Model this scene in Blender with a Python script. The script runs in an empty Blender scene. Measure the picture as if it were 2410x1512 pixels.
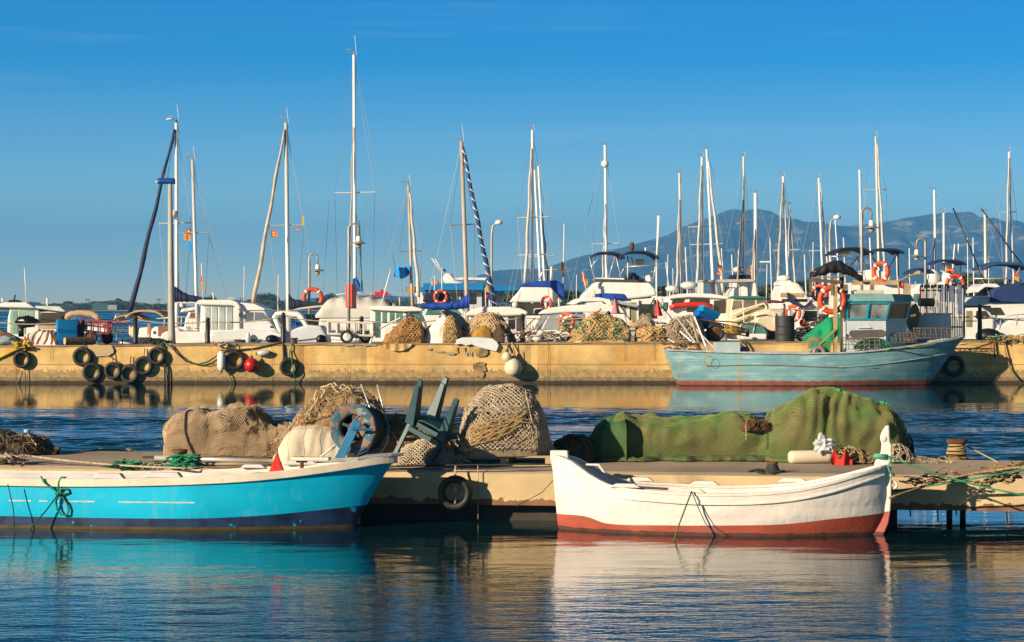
import bpy, bmesh, math, random
HAZE = True
from mathutils import Vector, Matrix, noise
R = math.radians
sc = bpy.context.scene
# ---------------------------------------------------------------- camera, sky, sun
cd = bpy.data.cameras.new('camera'); cam = bpy.data.objects.new('camera', cd); sc.collection.objects.link(cam)
cam.location = (0, 0, 2.44); cam.rotation_euler = (R(90), 0, 0)
cd.sensor_width = 36; cd.lens = 80.07; cd.shift_y = -0.0141; cd.clip_start = 0.5; cd.clip_end = 30000
sc.camera = cam
SUN_AZ, SUN_EL = R(232), R(18.5)
w = bpy.data.worlds.new('World'); sc.world = w; w.use_nodes = True
nt = w.node_tree; N = nt.nodes; Lk = nt.links; N.clear()
sky = N.new('ShaderNodeTexSky'); sky.sky_type = 'NISHITA'; sky.sun_disc = False
sky.sun_elevation = SUN_EL; sky.sun_rotation = SUN_AZ; sky.altitude = 0; sky.air_density = 1.0; sky.dust_density = 0.3; sky.ozone_density = 3.0
tc = N.new('ShaderNodeTexCoord'); mp = N.new('ShaderNodeMapping'); mp.inputs['Scale'].default_value = (1, 1, 4.5); mp.inputs['Location'].default_value = (0, 0, 0.02)
nz = N.new('ShaderNodeVectorMath'); nz.operation = 'NORMALIZE'
hs = N.new('ShaderNodeHueSaturation'); hs.inputs['Saturation'].default_value = 1.15; hs.inputs['Value'].default_value = 1.9
bg = N.new('ShaderNodeBackground'); bg.inputs['Strength'].default_value = 0.15
ou = N.new('ShaderNodeOutputWorld')
Lk.new(tc.outputs['Generated'], mp.inputs[0]); Lk.new(mp.outputs[0], nz.inputs[0]); Lk.new(nz.outputs[0], sky.inputs[0])
SK4 = (.09, .08, .09)
SK0, SK1, SK2, SK3 = (.72, .58, .46), (.66, .70, .53), (.002, .44, .66), (.004, .10, .105)
# faint high wisps of cloud
mp2 = N.new('ShaderNodeMapping'); mp2.inputs['Scale'].default_value = (3, 3, 55); mp2.inputs['Rotation'].default_value = (0.0, R(1.2), 0)
nz2 = N.new('ShaderNodeTexNoise'); nz2.inputs['Scale'].default_value = 1.6; nz2.inputs['Detail'].default_value = 6
rp = N.new('ShaderNodeMapRange'); rp.inputs[1].default_value = .56; rp.inputs[2].default_value = .8; rp.inputs[4].default_value = .07
mx = N.new('ShaderNodeMixRGB'); mx.inputs[2].default_value = (6.0, 6.6, 7.2, 1)
Lk.new(tc.outputs['Generated'], mp2.inputs[0]); Lk.new(mp2.outputs[0], nz2.inputs[0]); Lk.new(nz2.outputs[0], rp.inputs[0]); Lk.new(rp.outputs[0], mx.inputs[0])
sz_ = N.new('ShaderNodeSeparateXYZ'); Lk.new(tc.outputs['Generated'], sz_.inputs[0])
def curve(pts, sock):          # the air's colour by height above the horizon
    cr = N.new('ShaderNodeValToRGB'); e = cr.color_ramp.elements
    e[0].position, e[0].color = pts[0][0], (*pts[0][1], 1); e[1].position, e[1].color = pts[-1][0], (*pts[-1][1], 1)
    for p_, c_ in pts[1:-1]: q_ = e.new(p_); q_.color = (*c_, 1)
    Lk.new(sz_.outputs[2], cr.inputs[0]); return cr
cur = curve([(0, SK0), (.05, SK1), (.145, SK2), (.24, SK3), (.6, SK4)], None)
mu = N.new('ShaderNodeMixRGB'); mu.blend_type = 'MULTIPLY'; mu.inputs[0].default_value = 1
Lk.new(sky.outputs[0], mu.inputs[1]); Lk.new(cur.outputs[0], mu.inputs[2]); Lk.new(mu.outputs[0], hs.inputs['Color']); Lk.new(hs.outputs[0], mx.inputs[1]); Lk.new(mx.outputs[0], bg.inputs[0]); Lk.new(bg.outputs[0], ou.inputs[0])
sd = bpy.data.lights.new('sun', 'SUN'); sd.energy = 5.0; sd.angle = R(0.5); sd.color = (1.0, .83, .60)
so = bpy.data.objects.new('sun', sd); sc.collection.objects.link(so)
sdir = Vector((math.sin(SUN_AZ)*math.cos(SUN_EL), math.cos(SUN_AZ)*math.cos(SUN_EL), math.sin(SUN_EL)))
so.rotation_euler = sdir.to_track_quat('Z', 'Y').to_euler(); so.location = (-30, -30, 40)
sc.view_settings.view_transform = 'Standard'; sc.view_settings.look = 'None'; sc.view_settings.gamma = 1; sc.view_settings.exposure = .66
cy = sc.cycles
cy.max_bounces = 7; cy.diffuse_bounces = 2; cy.glossy_bounces = 4; cy.transmission_bounces = 5; cy.volume_bounces = 0; cy.transparent_max_bounces = 10
cy.caustics_reflective = False; cy.caustics_refractive = False; cy.use_denoising = True
# ---------------------------------------------------------------- helpers
F, H, HX, HY = 5360.0, 2.44, 1205.0, 722.0
def P(x, y, d): return Vector(((x-HX)*d/F, d, H-(y-HY)*d/F))     # a direction seen in the photo, at distance d
def PX(x, d): return (x-HX)*d/F
def PZ(y, d): return H-(y-HY)*d/F
rnd = random.Random(7)
def srgb(r, g, b, k=1.0):
    f = lambda v: ((v/255)/12.92 if v/255 <= .04045 else ((v/255+.055)/1.055)**2.4)*k
    return (f(r), f(g), f(b))
MATS = {}
def mat(name, col, rough=.6, metal=0, var=.25, vs=2.0, col2=None, bump=0, bs=30, bands=None, stain=None, stain2=None, emit=0, uvpat=None, alpha=None, spec=.5, coat=0, sheen=0, lines=None, speck=None):
    """procedural paint: two-tone noise, optional z bands, run-down stains, weave pattern in the unwrapped metres"""
    if name in MATS: return MATS[name]
    m = bpy.data.materials.new(name); m.use_nodes = True; t = m.node_tree; n = t.nodes; l = t.links
    b = n['Principled BSDF']; b.inputs['Roughness'].default_value = rough; b.inputs['Metallic'].default_value = metal
    b.inputs['Specular IOR Level'].default_value = spec; b.inputs['Coat Weight'].default_value = coat
    tc = n.new('ShaderNodeTexCoord')
    def noi(scale, detail=4, sc3=None, w=0):
        q = n.new('ShaderNodeTexNoise'); q.inputs['Scale'].default_value = scale; q.inputs['Detail'].default_value = detail
        if sc3 or w:
            mpn = n.new('ShaderNodeMapping'); mpn.inputs['Scale'].default_value = sc3 or (1, 1, 1); mpn.inputs['Location'].default_value = (w, w*2, w)
            l.new(tc.outputs['Object'], mpn.inputs[0]); l.new(mpn.outputs[0], q.inputs[0])
        else: l.new(tc.outputs['Object'], q.inputs[0])
        return q.outputs['Fac']
    def mr(src, a, c, lo=0, hi=1):
        q = n.new('ShaderNodeMapRange'); q.inputs[1].default_value = a; q.inputs[2].default_value = c; q.inputs[3].default_value = lo; q.inputs[4].default_value = hi
        l.new(src, q.inputs[0]); return q.outputs[0]
    def math_(op, a, c=None):
        q = n.new('ShaderNodeMath'); q.operation = op
        for i, v in enumerate((a, c)):
            if v is None: continue
            if isinstance(v, (int, float)): q.inputs[i].default_value = v
            else: l.new(v, q.inputs[i])
        return q.outputs[0]
    def mix(f, a, c):
        q = n.new('ShaderNodeMixRGB')
        if isinstance(f, (int, float)): q.inputs[0].default_value = f
        else: l.new(f, q.inputs[0])
        for i, v in ((1, a), (2, c)):
            if isinstance(v, tuple): q.inputs[i].default_value = (*v[:3], 1)
            else: l.new(v, q.inputs[i])
        return q.outputs[0]
    c2 = col2 or tuple(v*(1-var) for v in col)
    out = mix(mr(noi(vs, 5), .35, .65), col, c2)
    sep = None
    if bands or lines:
        sx = n.new('ShaderNodeSeparateXYZ'); l.new(tc.outputs['Object'], sx.inputs[0]); sep = sx.outputs
    if speck:                                       # (colour, scale, threshold)
        out = mix(mr(noi(speck[1], 3, w=3.3), speck[2], speck[2]+.02), out, speck[0])
    if stain:                                       # vertical run-downs: (colour, sx, sz, lo, hi, strength)
        out = mix(math_('MULTIPLY', mr(noi(1.0, 5, (stain[1], stain[1], stain[2]), 1.7), stain[3], stain[4]), stain[5]), out, stain[0])
    if stain2:                                      # blotches
        out = mix(math_('MULTIPLY', mr(noi(1.0, 6, (stain2[1], stain2[1], stain2[2]), 5.1), stain2[3], stain2[4]), stain2[5]), out, stain2[0])
    if lines:                                       # horizontal seams every dz: (dz, width, colour, strength)
        fr = math_('FRACT', math_('DIVIDE', math_('ADD', sep[2], math_('MULTIPLY', noi(.7, 2), lines[4] if len(lines) > 4 else 0)), lines[0]))
        out = mix(math_('MULTIPLY', math_('LESS_THAN', fr, lines[1]/lines[0]), lines[3]), out, lines[2])
    if bands:                                       # [(z, colour, wobble)] colour below z
        for z, cc, wob in bands:
            zz = math_('ADD', sep[2], math_('MULTIPLY', math_('SUBTRACT', noi(9, 4), .5), wob))
            out = mix(math_('LESS_THAN', zz, z), out, mix(mr(noi(6, 4), .35, .7), cc, tuple(v*.6 for v in cc)))
    hgt = None
    if uvpat:                                       # (kind, cell m, gap colour, line share)
        kind, cell, gap, wd = uvpat
        su = n.new('ShaderNodeSeparateXYZ'); l.new(tc.outputs['UV'], su.inputs[0])
        u, v = su.outputs[0], su.outputs[1]
        if kind == 'diamond': a_, b_ = math_('ADD', u, v), math_('SUBTRACT', u, v)
        else: a_, b_ = u, v
        tri = lambda s: math_('ABSOLUTE', math_('SUBTRACT', math_('FRACT', math_('DIVIDE', s, cell)), .5))
        mxm = math_('MINIMUM', tri(a_), tri(b_))
        f = mr(mxm, wd*.5, wd*.5+.12)
        out = mix(f, out, gap); hgt = math_('SUBTRACT', 1.0, f)
    l.new(out, b.inputs['Base Color'])
    if bump or hgt is not None:
        bp = n.new('ShaderNodeBump'); bp.inputs['Distance'].default_value = .01
        hh = None
        if bump: hh = noi(bs, 5); bp.inputs['Strength'].default_value = bump
        if hgt is not None: hh = hgt if hh is None else math_('ADD', hh, hgt); bp.inputs['Strength'].default_value = max(bump, .6)
        l.new(hh, bp.inputs['Height']); l.new(bp.outputs[0], b.inputs['Normal'])
    if alpha is not None: b.inputs['Alpha'].default_value = alpha
    MATS[name] = m; return m
class MB:
    def __init__(s, o=(0, 0, 0)): s.v = []; s.f = []; s.uv = []; s.o = Vector(o); s.has_uv = False
    def add(s, vs, fs, uv=None):
        b = len(s.v); s.v += [tuple(Vector(p)-s.o) for p in vs]; s.f += [tuple(i+b for i in f) for f in fs]
        s.uv += (uv or [(0, 0)]*len(vs)); s.has_uv |= uv is not None; return s
    def box(s, c, d, rz=0, M=None):
        c = Vector(c); h = Vector(d)/2; q = Matrix.Rotation(rz, 3, 'Z') if M is None else M
        vs = [c+q@Vector((sx*h.x, sy*h.y, sz*h.z)) for sx in (-1, 1) for sy in (-1, 1) for sz in (-1, 1)]
        return s.add(vs, [(0, 1, 3, 2), (4, 6, 7, 5), (0, 4, 5, 1), (2, 3, 7, 6), (0, 2, 6, 4), (1, 5, 7, 3)])
    def bar(s, a, b, wd, hd=None, up=(0, 0, 1)):
        a, b = Vector(a), Vector(b); hd = hd or wd; z = (b-a).normalized(); u = Vector(up)
        if abs(z.dot(u)) > .95: u = Vector((0, 1, 0))
        x = z.cross(u).normalized(); y = x.cross(z)
        vs = [p+x*i*wd/2+y*j*hd/2 for p in (a, b) for i, j in ((-1, -1), (1, -1), (1, 1), (-1, 1))]
        return s.add(vs, [(3, 2, 1, 0), (4, 5, 6, 7)]+[(i, (i+1) % 4, (i+1) % 4+4, i+4) for i in range(4)])
    def tube(s, pts, r, n=6, cap=True, closed=False):
        pts = [Vector(p) for p in pts]; k = len(pts); rs = r if isinstance(r, (list, tuple)) else [r]*k
        vs = []; prev = None
        for i, p in enumerate(pts):
            a = pts[(i-1) % k if closed else max(i-1, 0)]; b = pts[(i+1) % k if closed else min(i+1, k-1)]
            t = (b-a).normalized() if (b-a).length > 1e-9 else Vector((0, 0, 1))
            if prev is None: u = t.cross(Vector((0, 0, 1)));  u = u if u.length > .05 else t.cross(Vector((0, 1, 0)))
            else: u = prev-t*prev.dot(t); u = u if u.length > 1e-6 else t.cross(Vector((.3, 1, .2)))
            u.normalize(); prev = u; w_ = t.cross(u)
            vs += [p+(u*math.cos(6.28318*j/n)+w_*math.sin(6.28318*j/n))*rs[i] for j in range(n)]
        fs = [(i*n+j, i*n+(j+1) % n, ((i+1) % k)*n+(j+1) % n, ((i+1) % k)*n+j) for i in range(k if closed else k-1) for j in range(n)]
        if cap and not closed: fs += [tuple(range(n))[::-1], tuple(range((k-1)*n, k*n))]
        return s.add(vs, fs)
    def lathe(s, c, prof, n=16, axis=(0, 0, 1), squash=1, cap=True):
        c = Vector(c); a = Vector(axis).normalized(); u = a.cross(Vector((0, 0, 1)));  u = u if u.length > .05 else Vector((1, 0, 0)); u.normalize(); w_ = a.cross(u)
        vs = [c+a*z+(u*math.cos(6.28318*j/n)+w_*math.sin(6.28318*j/n)*squash)*r for r, z in prof for j in range(n)]
        k = len(prof)
        fs = [(i*n+j, i*n+(j+1) % n, (i+1)*n+(j+1) % n, (i+1)*n+j) for i in range(k-1) for j in range(n)]
        if cap and prof[0][0] > 1e-4: fs.append(tuple(range(n))[::-1])
        if cap and prof[-1][0] > 1e-4: fs.append(tuple(range((k-1)*n, k*n)))
        return s.add(vs, fs)
    def torus(s, c, Rr, r, axis=(0, 1, 0), n=28, m=10, sq=1.0):
        a = Vector(axis).normalized(); u = a.cross(Vector((0, 0, 1)));  u = u if u.length > .05 else Vector((1, 0, 0)); u.normalize(); w_ = a.cross(u); c = Vector(c); vs = []
        for i in range(n):
            q = 6.28318*i/n; d = u*math.cos(q)+w_*math.sin(q)
            vs += [c+d*(Rr+r*math.cos(6.28318*j/m))+a*(r*sq*math.sin(6.28318*j/m)) for j in range(m)]
        return s.add(vs, [(i*m+j, i*m+(j+1) % m, ((i+1) % n)*m+(j+1) % m, ((i+1) % n)*m+j) for i in range(n) for j in range(m)])
    def prism(s, pts, off):
        """pts: 3D outline, off: extrusion vector"""
        pts = [Vector(p) for p in pts]; off = Vector(off); k = len(pts)
        return s.add(pts+[p+off for p in pts], [tuple(range(k)), tuple(range(2*k-1, k-1, -1))]+[(i, i+k, (i+1) % k+k, (i+1) % k) for i in range(k)])
    def grid(s, fn, nu, nv, uvf=None, wrap=False):
        vs = []; uv = []
        for i in range(nu+1):
            for j in range(nv+1):
                vs.append(fn(i/nu, j/nv)); uv.append(uvf(i/nu, j/nv) if uvf else (0, 0))
        return s.add(vs, [(i*(nv+1)+j, (i+1)*(nv+1)+j, (i+1)*(nv+1)+j+1, i*(nv+1)+j+1) for i in range(nu) for j in range(nv)], uv if uvf else None)
    def strip(s, a, b, thick=None):
        """faces between two equal polylines"""
        k = len(a); return s.add(list(a)+list(b), [(i, i+1, k+i+1, k+i) for i in range(k-1)])
    def blob(s, c, r, seed=0, amp=.2, n=8, f=1.5):
        c = Vector(c); r = Vector(r) if isinstance(r, (tuple, list, Vector)) else Vector((r, r, r)); vs = []; m = n*2
        for i in range(n+1):
            th = math.pi*i/n
            for j in range(m):
                ph = 2*math.pi*j/m; d = Vector((math.sin(th)*math.cos(ph), math.sin(th)*math.sin(ph), math.cos(th)))
                k = 1+amp*noise.noise(d*f+Vector((seed*3.1, seed, 0))); vs.append(c+Vector((d.x*r.x, d.y*r.y, d.z*r.z))*k)
        return s.add(vs, [(i*m+j, (i+1)*m+j, (i+1)*m+(j+1) % m, i*m+(j+1) % m) for i in range(n) for j in range(m)])
    def build(s, name, m, parent=None, smooth=False, bevel=0, loc=None, thick=0, props=None, seg=2, ang=32):
        me = bpy.data.meshes.new(name)
        vv = s.v
        if loc is not None: L = Vector(loc); vv = [tuple(Vector(p)-L) for p in vv]
        me.from_pydata(vv, [], s.f)
        if s.has_uv:
            ul = me.uv_layers.new(name='UVMap'); idx = [0]*len(me.loops); me.loops.foreach_get('vertex_index', idx)
            flat = []; [flat.extend(s.uv[i]) for i in idx]; ul.data.foreach_set('uv', flat)
        me.materials.append(m)
        bm = bmesh.new(); bm.from_mesh(me)
        bmesh.ops.remove_doubles(bm, verts=bm.verts, dist=1e-5) if not s.has_uv and len(s.v) < 60000 else None
        bmesh.ops.recalc_face_normals(bm, faces=bm.faces); bm.to_mesh(me); bm.free()
        if smooth: me.polygons.foreach_set('use_smooth', [True]*len(me.polygons))
        o = bpy.data.objects.new(name, me); sc.collection.objects.link(o)
        if parent is not None: o.parent = parent
        if parent is not None and s.o.length > 0:          # world-placed parts: keep their place whatever the thing's base
            q, w_ = parent, Vector()
            while q is not None: w_ = w_+q.location; q = q.parent
            if (s.o-w_).length > 1e-6: o.location = s.o-w_
        if loc is not None: o.location = loc
        if thick:
            q = o.modifiers.new('t', 'SOLIDIFY'); q.thickness = thick; q.offset = -1
        if bevel:
            q = o.modifiers.new('b', 'BEVEL'); q.width = bevel; q.segments = seg; q.limit_method = 'ANGLE'; q.angle_limit = R(ang)
        return o
def tag(o, label=None, cat=None, group=None, kind=None):
    for k, v in (('label', label), ('category', cat), ('group', group), ('kind', kind)):
        if v: o[k] = v
    return o
def thing(name, label, cat, loc=(0, 0, 0), rz=0, group=None):
    o = bpy.data.objects.new(name, None); sc.collection.objects.link(o); o.location = loc; o.rotation_euler = (0, 0, rz); o.empty_display_size = .1
    return tag(o, label, cat, group)
def copy_tree(o, parent=None, loc=None, rz=None, label=None, scale=None):
    c = o.copy(); sc.collection.objects.link(c)
    if parent is not None: c.parent = parent
    if loc is not None: c.location = loc
    if rz is not None: c.rotation_euler = rz if isinstance(rz, (tuple, list)) else (0, 0, rz)
    if scale is not None: c.scale = (scale,)*3 if isinstance(scale, (int, float)) else scale
    if label: c['label'] = label
    for ch in list(o.children): copy_tree(ch, c)
    return c
def lerp_tab(tab, x):
    if x <= tab[0][0]: return tab[0][1]
    for (a, va), (b, vb) in zip(tab, tab[1:]):
        if x <= b:
            k = (x-a)/(b-a)
            return va+(vb-va)*k
    return tab[-1][1]
def smooth_tab(tab, x):
    n = len(tab)
    if x <= tab[0][0]: return tab[0][1]
    if x >= tab[-1][0]: return tab[-1][1]
    for i in range(n-1):
        (a, va), (b, vb) = tab[i], tab[i+1]
        if x <= b:
            h = b-a; k = (x-a)/h
            ma = (vb-va)/h if i == 0 else (vb-tab[i-1][1])/(b-tab[i-1][0])
            mb_ = (vb-va)/h if i == n-2 else (tab[i+2][1]-va)/(tab[i+2][0]-a)
            return (2*k**3-3*k*k+1)*va+(k**3-2*k*k+k)*h*ma+(-2*k**3+3*k*k)*vb+(k**3-k*k)*h*mb_
def sag(a, b, s, n=10):
    a, b = Vector(a), Vector(b)
    return [a.lerp(b, i/n)-Vector((0, 0, s*4*(i/n)*(1-i/n))) for i in range(n+1)]
def wob(pts, amp, f=3, seed=0):
    return [Vector(p)+amp*Vector(noise.noise_vector(Vector(p)*f+Vector((seed, 0, 0)))) for p in pts]
# ---------------------------------------------------------------- materials used in many places
WHITE = mat('gelcoat_white', (.80, .78, .74), .3, var=.10, vs=1.2, stain=((.45, .40, .32), 3, .5, .62, .8, .35))
WHITE2 = mat('painted_white', (.78, .76, .72), .5, var=.15, vs=3)
GREYW = mat('weathered_white', (.58, .57, .55), .55, var=.2, vs=2)
CREAM = mat('cream_paint', (.72, .62, .44), .5, var=.15)
DGLASS = mat('dark_glass', (.012, .016, .022), .06, var=.3, vs=.6)
GGLASS = mat('green_glass', (.10, .26, .22), .12, var=.6, vs=2.2)
CURTAIN = mat('curtained_glass', (.36, .55, .42), .25, var=.45, vs=1, stain=((.16, .28, .22), 14, .1, .45, .6, .8))
STEEL = mat('steel', (.60, .58, .54), .35, metal=.35, var=.2)
ALU = mat('mast_alu', (.70, .69, .67), .35, metal=.25, var=.12, vs=1)
ALUW = mat('mast_white', (.80, .79, .77), .4, var=.1)
WIRE = mat('stay_wire', (.30, .31, .33), .5, var=.1)
NAVY = mat('navy_canvas', (.012, .022, .07), .8, var=.5, vs=3, bump=.3, bs=6)
ROYAL = mat('royal_canvas', (.003, .065, .44), .75, var=.5, vs=3, bump=.3, bs=6)
AZURE = mat('azure_canvas', (.008, .15, .55), .75, var=.35, vs=3)
TEALC = mat('bottle_canvas', (.008, .04, .06), .8, var=.5)
TAN = mat('tan_canvas', (.55, .37, .20), .85, var=.3, vs=3)
BLACK = mat('black_plastic', (.012, .012, .014), .45, var=.5)
RUBBER = mat('rubber', (.016, .015, .015), .62, var=.6, vs=8, bump=.3, bs=40, stain2=((.09, .075, .055), 6, 6, .55, .75, .5))
ORANGE = mat('orange_buoy', (.75, .075, .012), .5, var=.25, vs=5)
RED = mat('red_paint', (.62, .025, .018), .45, var=.2)
REDR = mat('faded_red_paint', (.42, .06, .06), .6, var=.4, vs=6)
ROPE = mat('pale_rope', (.50, .40, .27), .9, var=.4, vs=20, bump=.5, bs=120)
ROPEG = mat('green_rope', (.02, .26, .13), .85, var=.45, vs=15, bump=.5, bs=120)
ROPED = mat('dark_rope', (.045, .040, .034), .9, var=.5, vs=15)
RUST = mat('rust', (.16, .06, .025), .85, var=.6, vs=9, bump=.5, bs=50)
WOOD = mat('weathered_wood', (.28, .19, .11), .85, var=.5, vs=6, stain=((.10, .07, .05), 5, .5, .5, .7, .7))
WOODL = mat('pale_wood', (.50, .36, .20), .8, var=.3, vs=4)
CRATEB = mat('crate_blue', (.003, .13, .50), .5, var=.25, vs=5)
CRATEL = mat('crate_light_blue', (.004, .27, .58), .5, var=.25, vs=5)
REDF = mat('flag_red', (.62, .03, .02), .8, var=.2); YELF = mat('flag_yellow', (.72, .42, .02), .8, var=.2); BLUF = mat('flag_blue', (.008, .30, .80), .8, var=.25)
# ---------------------------------------------------------------- setting: water, land, hills, quays
def water():
    m = bpy.data.materials.new('harbour_water'); m.use_nodes = True; t = m.node_tree; n = t.nodes; l = t.links
    b = n['Principled BSDF']; b.inputs['Base Color'].default_value = (.002, .020, .028, 1); b.inputs['Roughness'].default_value = .03; b.inputs['IOR'].default_value = 1.33
    tc = n.new('ShaderNodeTexCoord')
    def noi(s3, det=3, rz=0, dist=0):
        mp = n.new('ShaderNodeMapping'); mp.inputs['Scale'].default_value = s3; mp.inputs['Rotation'].default_value = (0, 0, rz)
        q = n.new('ShaderNodeTexNoise'); q.inputs['Scale'].default_value = 1; q.inputs['Detail'].default_value = det; q.inputs['Distortion'].default_value = dist
        l.new(tc.outputs['Object'], mp.inputs[0]); l.new(mp.outputs[0], q.inputs[0]); return q.outputs['Fac']
    def math_(op, a, c=None, d=None):
        q = n.new('ShaderNodeMath'); q.operation = op
        for i, v in enumerate((a, c, d)):
            if v is None: continue
            if isinstance(v, (int, float)): q.inputs[i].default_value = v
            else: l.new(v, q.inputs[i])
        return q.outputs[0]
    def mr(src, a, c, lo=0, hi=1):
        q = n.new('ShaderNodeMapRange'); q.interpolation_type = 'SMOOTHSTEP'; q.inputs[1].default_value = a; q.inputs[2].default_value = c; q.inputs[3].default_value = lo; q.inputs[4].default_value = hi
        l.new(src, q.inputs[0]); return q.outputs[0]
    # ripples too fine for the mesh, stronger where the wind ruffles the basin (stored per vertex)
    at = n.new('ShaderNodeAttribute'); at.attribute_name = 'ruffle'; amp = at.outputs['Fac']
    mu_ = math_('ADD', .05, math_('MULTIPLY', amp, .95))
    mid = math_('MULTIPLY', noi((3.4, 9.0, 1), 2, -.08, .2), 1.0)
    sml = math_('MULTIPLY', noi((11, 24, 1), 2, .1), .35)
    hgt = math_('MULTIPLY', math_('ADD', mid, sml), mu_)
    bp = n.new('ShaderNodeBump'); bp.inputs['Strength'].default_value = 1; bp.inputs['Distance'].default_value = .012
    l.new(hgt, bp.inputs['Height']); l.new(bp.outputs[0], b.inputs['Normal'])
    import numpy as np
    x0, x1, y0, y1 = -19.0, 19.0, 14.0, 74.0; nx, ny = 400, 1180
    gx, gy = np.meshgrid(np.linspace(x0, x1, nx), np.linspace(y0, y1, ny)); rg = np.random.RandomState(5)
    def soft(kx, ky, n_=7):
        o_ = np.zeros_like(gx)
        for i in range(n_): o_ += np.sin(gx*kx*rg.uniform(.4, 1.6)+gy*ky*rg.uniform(.4, 1.6)+rg.uniform(0, 6.28)+.8*np.sin(gx*.21+i))
        return o_/math.sqrt(n_)
    ss = lambda a, b, v: (lambda k: k*k*(3-2*k))(np.clip((v-a)/(b-a), 0, 1))
    yw = gy+1.3*soft(.09, .12)
    patch = ss(-1.1, .3, soft(.10, 1.1))
    rf = ss(27, 36, yw)*(1-ss(50, 59, yw))*(.22+.78*patch)
    calm = .022+.045*(1-ss(22, 31, gy))+.10*(1-ss(16.5, 21.5, gy))
    streak = ss(.2, 1.6, soft(.06, .9))
    amp_s = np.maximum(rf, .0)
    z = np.zeros_like(gx); zl = np.zeros_like(gx)
    for i in range(46):
        lam = .17*(7.0**rg.uniform(0, 1)); th = rg.normal(-1.45, .38); k = 6.2832/lam
        z += (lam**.9)*np.sin(k*(gx*math.cos(th)+gy*math.sin(th))+rg.uniform(0, 6.28))
    z *= 1/np.sqrt(np.mean(np.gradient(z, y1/ny-y0/ny, axis=0)**2))
    for i in range(40):
        lam = .155*(5.5**rg.uniform(0, 1)); th = rg.normal(-1.5, .6); k = 6.2832/lam
        zl += lam*np.sin(k*(gx*math.cos(th)+gy*math.sin(th))+rg.uniform(0, 6.28))
    zl *= 1/np.sqrt(np.mean(np.gradient(zl, y1/ny-y0/ny, axis=0)**2))
    fade = ss(0, 2, gx-x0)*ss(0, 2, x1-gx)*ss(0, .6, gy-y0)*ss(0, .6, y1-gy)
    Z = fade*(z*amp_s*W_RUF+zl*(calm+.05*streak*(1-rf))*W_CALM)
    co = np.stack([gx, gy, Z], -1).reshape(-1, 3)
    idx = np.arange(nx*ny).reshape(ny, nx); q = np.stack([idx[:-1, :-1], idx[:-1, 1:], idx[1:, 1:], idx[1:, :-1]], -1).reshape(-1, 4)
    # beyond the quay: the open water, rows getting wider apart with distance, always ruffled
    nr, na = 1150, 150; dd = 76.0*(1004/76.0)**(np.arange(nr)/(nr-1)); aa = np.linspace(-.30, .30, na); D2, A2 = np.meshgrid(dd, aa, indexing='ij')
    lg = np.log(D2); step = math.log(1004/76.0)/(nr-1); zf = np.zeros_like(D2)
    for i in range(34):
        p_ = step*rg.uniform(3, 6); q_ = rg.normal(0, 1)*90; zf += p_*np.sin(6.2832/p_*lg+q_*A2+rg.uniform(0, 6.28))
    zf *= D2; zf *= W_FAR/np.sqrt(np.mean((np.diff(zf, axis=0)/np.diff(D2, axis=0))**2)); zf *= (.6+.5*ss(-1, 1, np.sin(lg*17+A2*4)+np.sin(lg*41-A2*9)))
    zf *= ss(0, .05, lg-lg[0, 0])*ss(0, .003, lg[-1, 0]-lg)
    far = np.stack([A2*D2, D2, zf], -1).reshape(-1, 3); nb0 = len(co)
    if1 = np.arange(nr*na).reshape(nr, na)+nb0; qf = np.stack([if1[:-1, :-1], if1[:-1, 1:], if1[1:, 1:], if1[1:, :-1]], -1).reshape(-1, 4)
    fl, fr, bl, br = if1[0, 0], if1[0, -1], if1[-1, 0], if1[-1, -1]
    nb = nb0+nr*na
    extra = np.array([(-1500, -60, 0), (1500, -60, 0), (-1500, y0, 0), (1500, y0, 0), (-1500, 76, 0), (1500, 76, 0), (-1500, 1004, 0), (1500, 1004, 0)], float)
    c00, c10, c01, c11 = idx[0, 0], idx[0, -1], idx[-1, 0], idx[-1, -1]
    q2 = np.array([(nb, nb+1, nb+3, nb+2), (nb+2, c00, c01, nb+4), (c10, nb+3, nb+5, c11), (c01, c11, fr, fl), (c01, fl, fl, nb+4), (c11, nb+5, fr, fr), (nb+4, fl, bl, nb+6), (fr, nb+5, nb+7, br)])
    q2 = np.array([t for t in q2.tolist() if len(set(t)) == 4]); co = np.vstack([co, far, extra]); q = np.vstack([q, qf, q2])
    me = bpy.data.meshes.new('water'); me.vertices.add(len(co)); me.vertices.foreach_set('co', co.ravel()); me.loops.add(q.size); me.loops.foreach_set('vertex_index', q.ravel())
    me.polygons.add(len(q)); me.polygons.foreach_set('loop_start', np.arange(len(q))*4); me.polygons.foreach_set('use_smooth', np.ones(len(q), bool)); me.update(); me.validate()
    at_ = me.attributes.new('ruffle', 'FLOAT', 'POINT'); at_.data.foreach_set('value', np.concatenate([(rf+.14*(1-ss(22, 32, gy))+.7*(1-ss(16, 22, gy))).ravel(), np.full(nr*na, 1.5), np.full(8, .5)]))
    me.materials.append(m); o = bpy.data.objects.new('water', me); sc.collection.objects.link(o)
    return tag(o, kind='structure')
W_RUF, W_CALM, W_FAR = .125, .12, .15
water()
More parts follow.
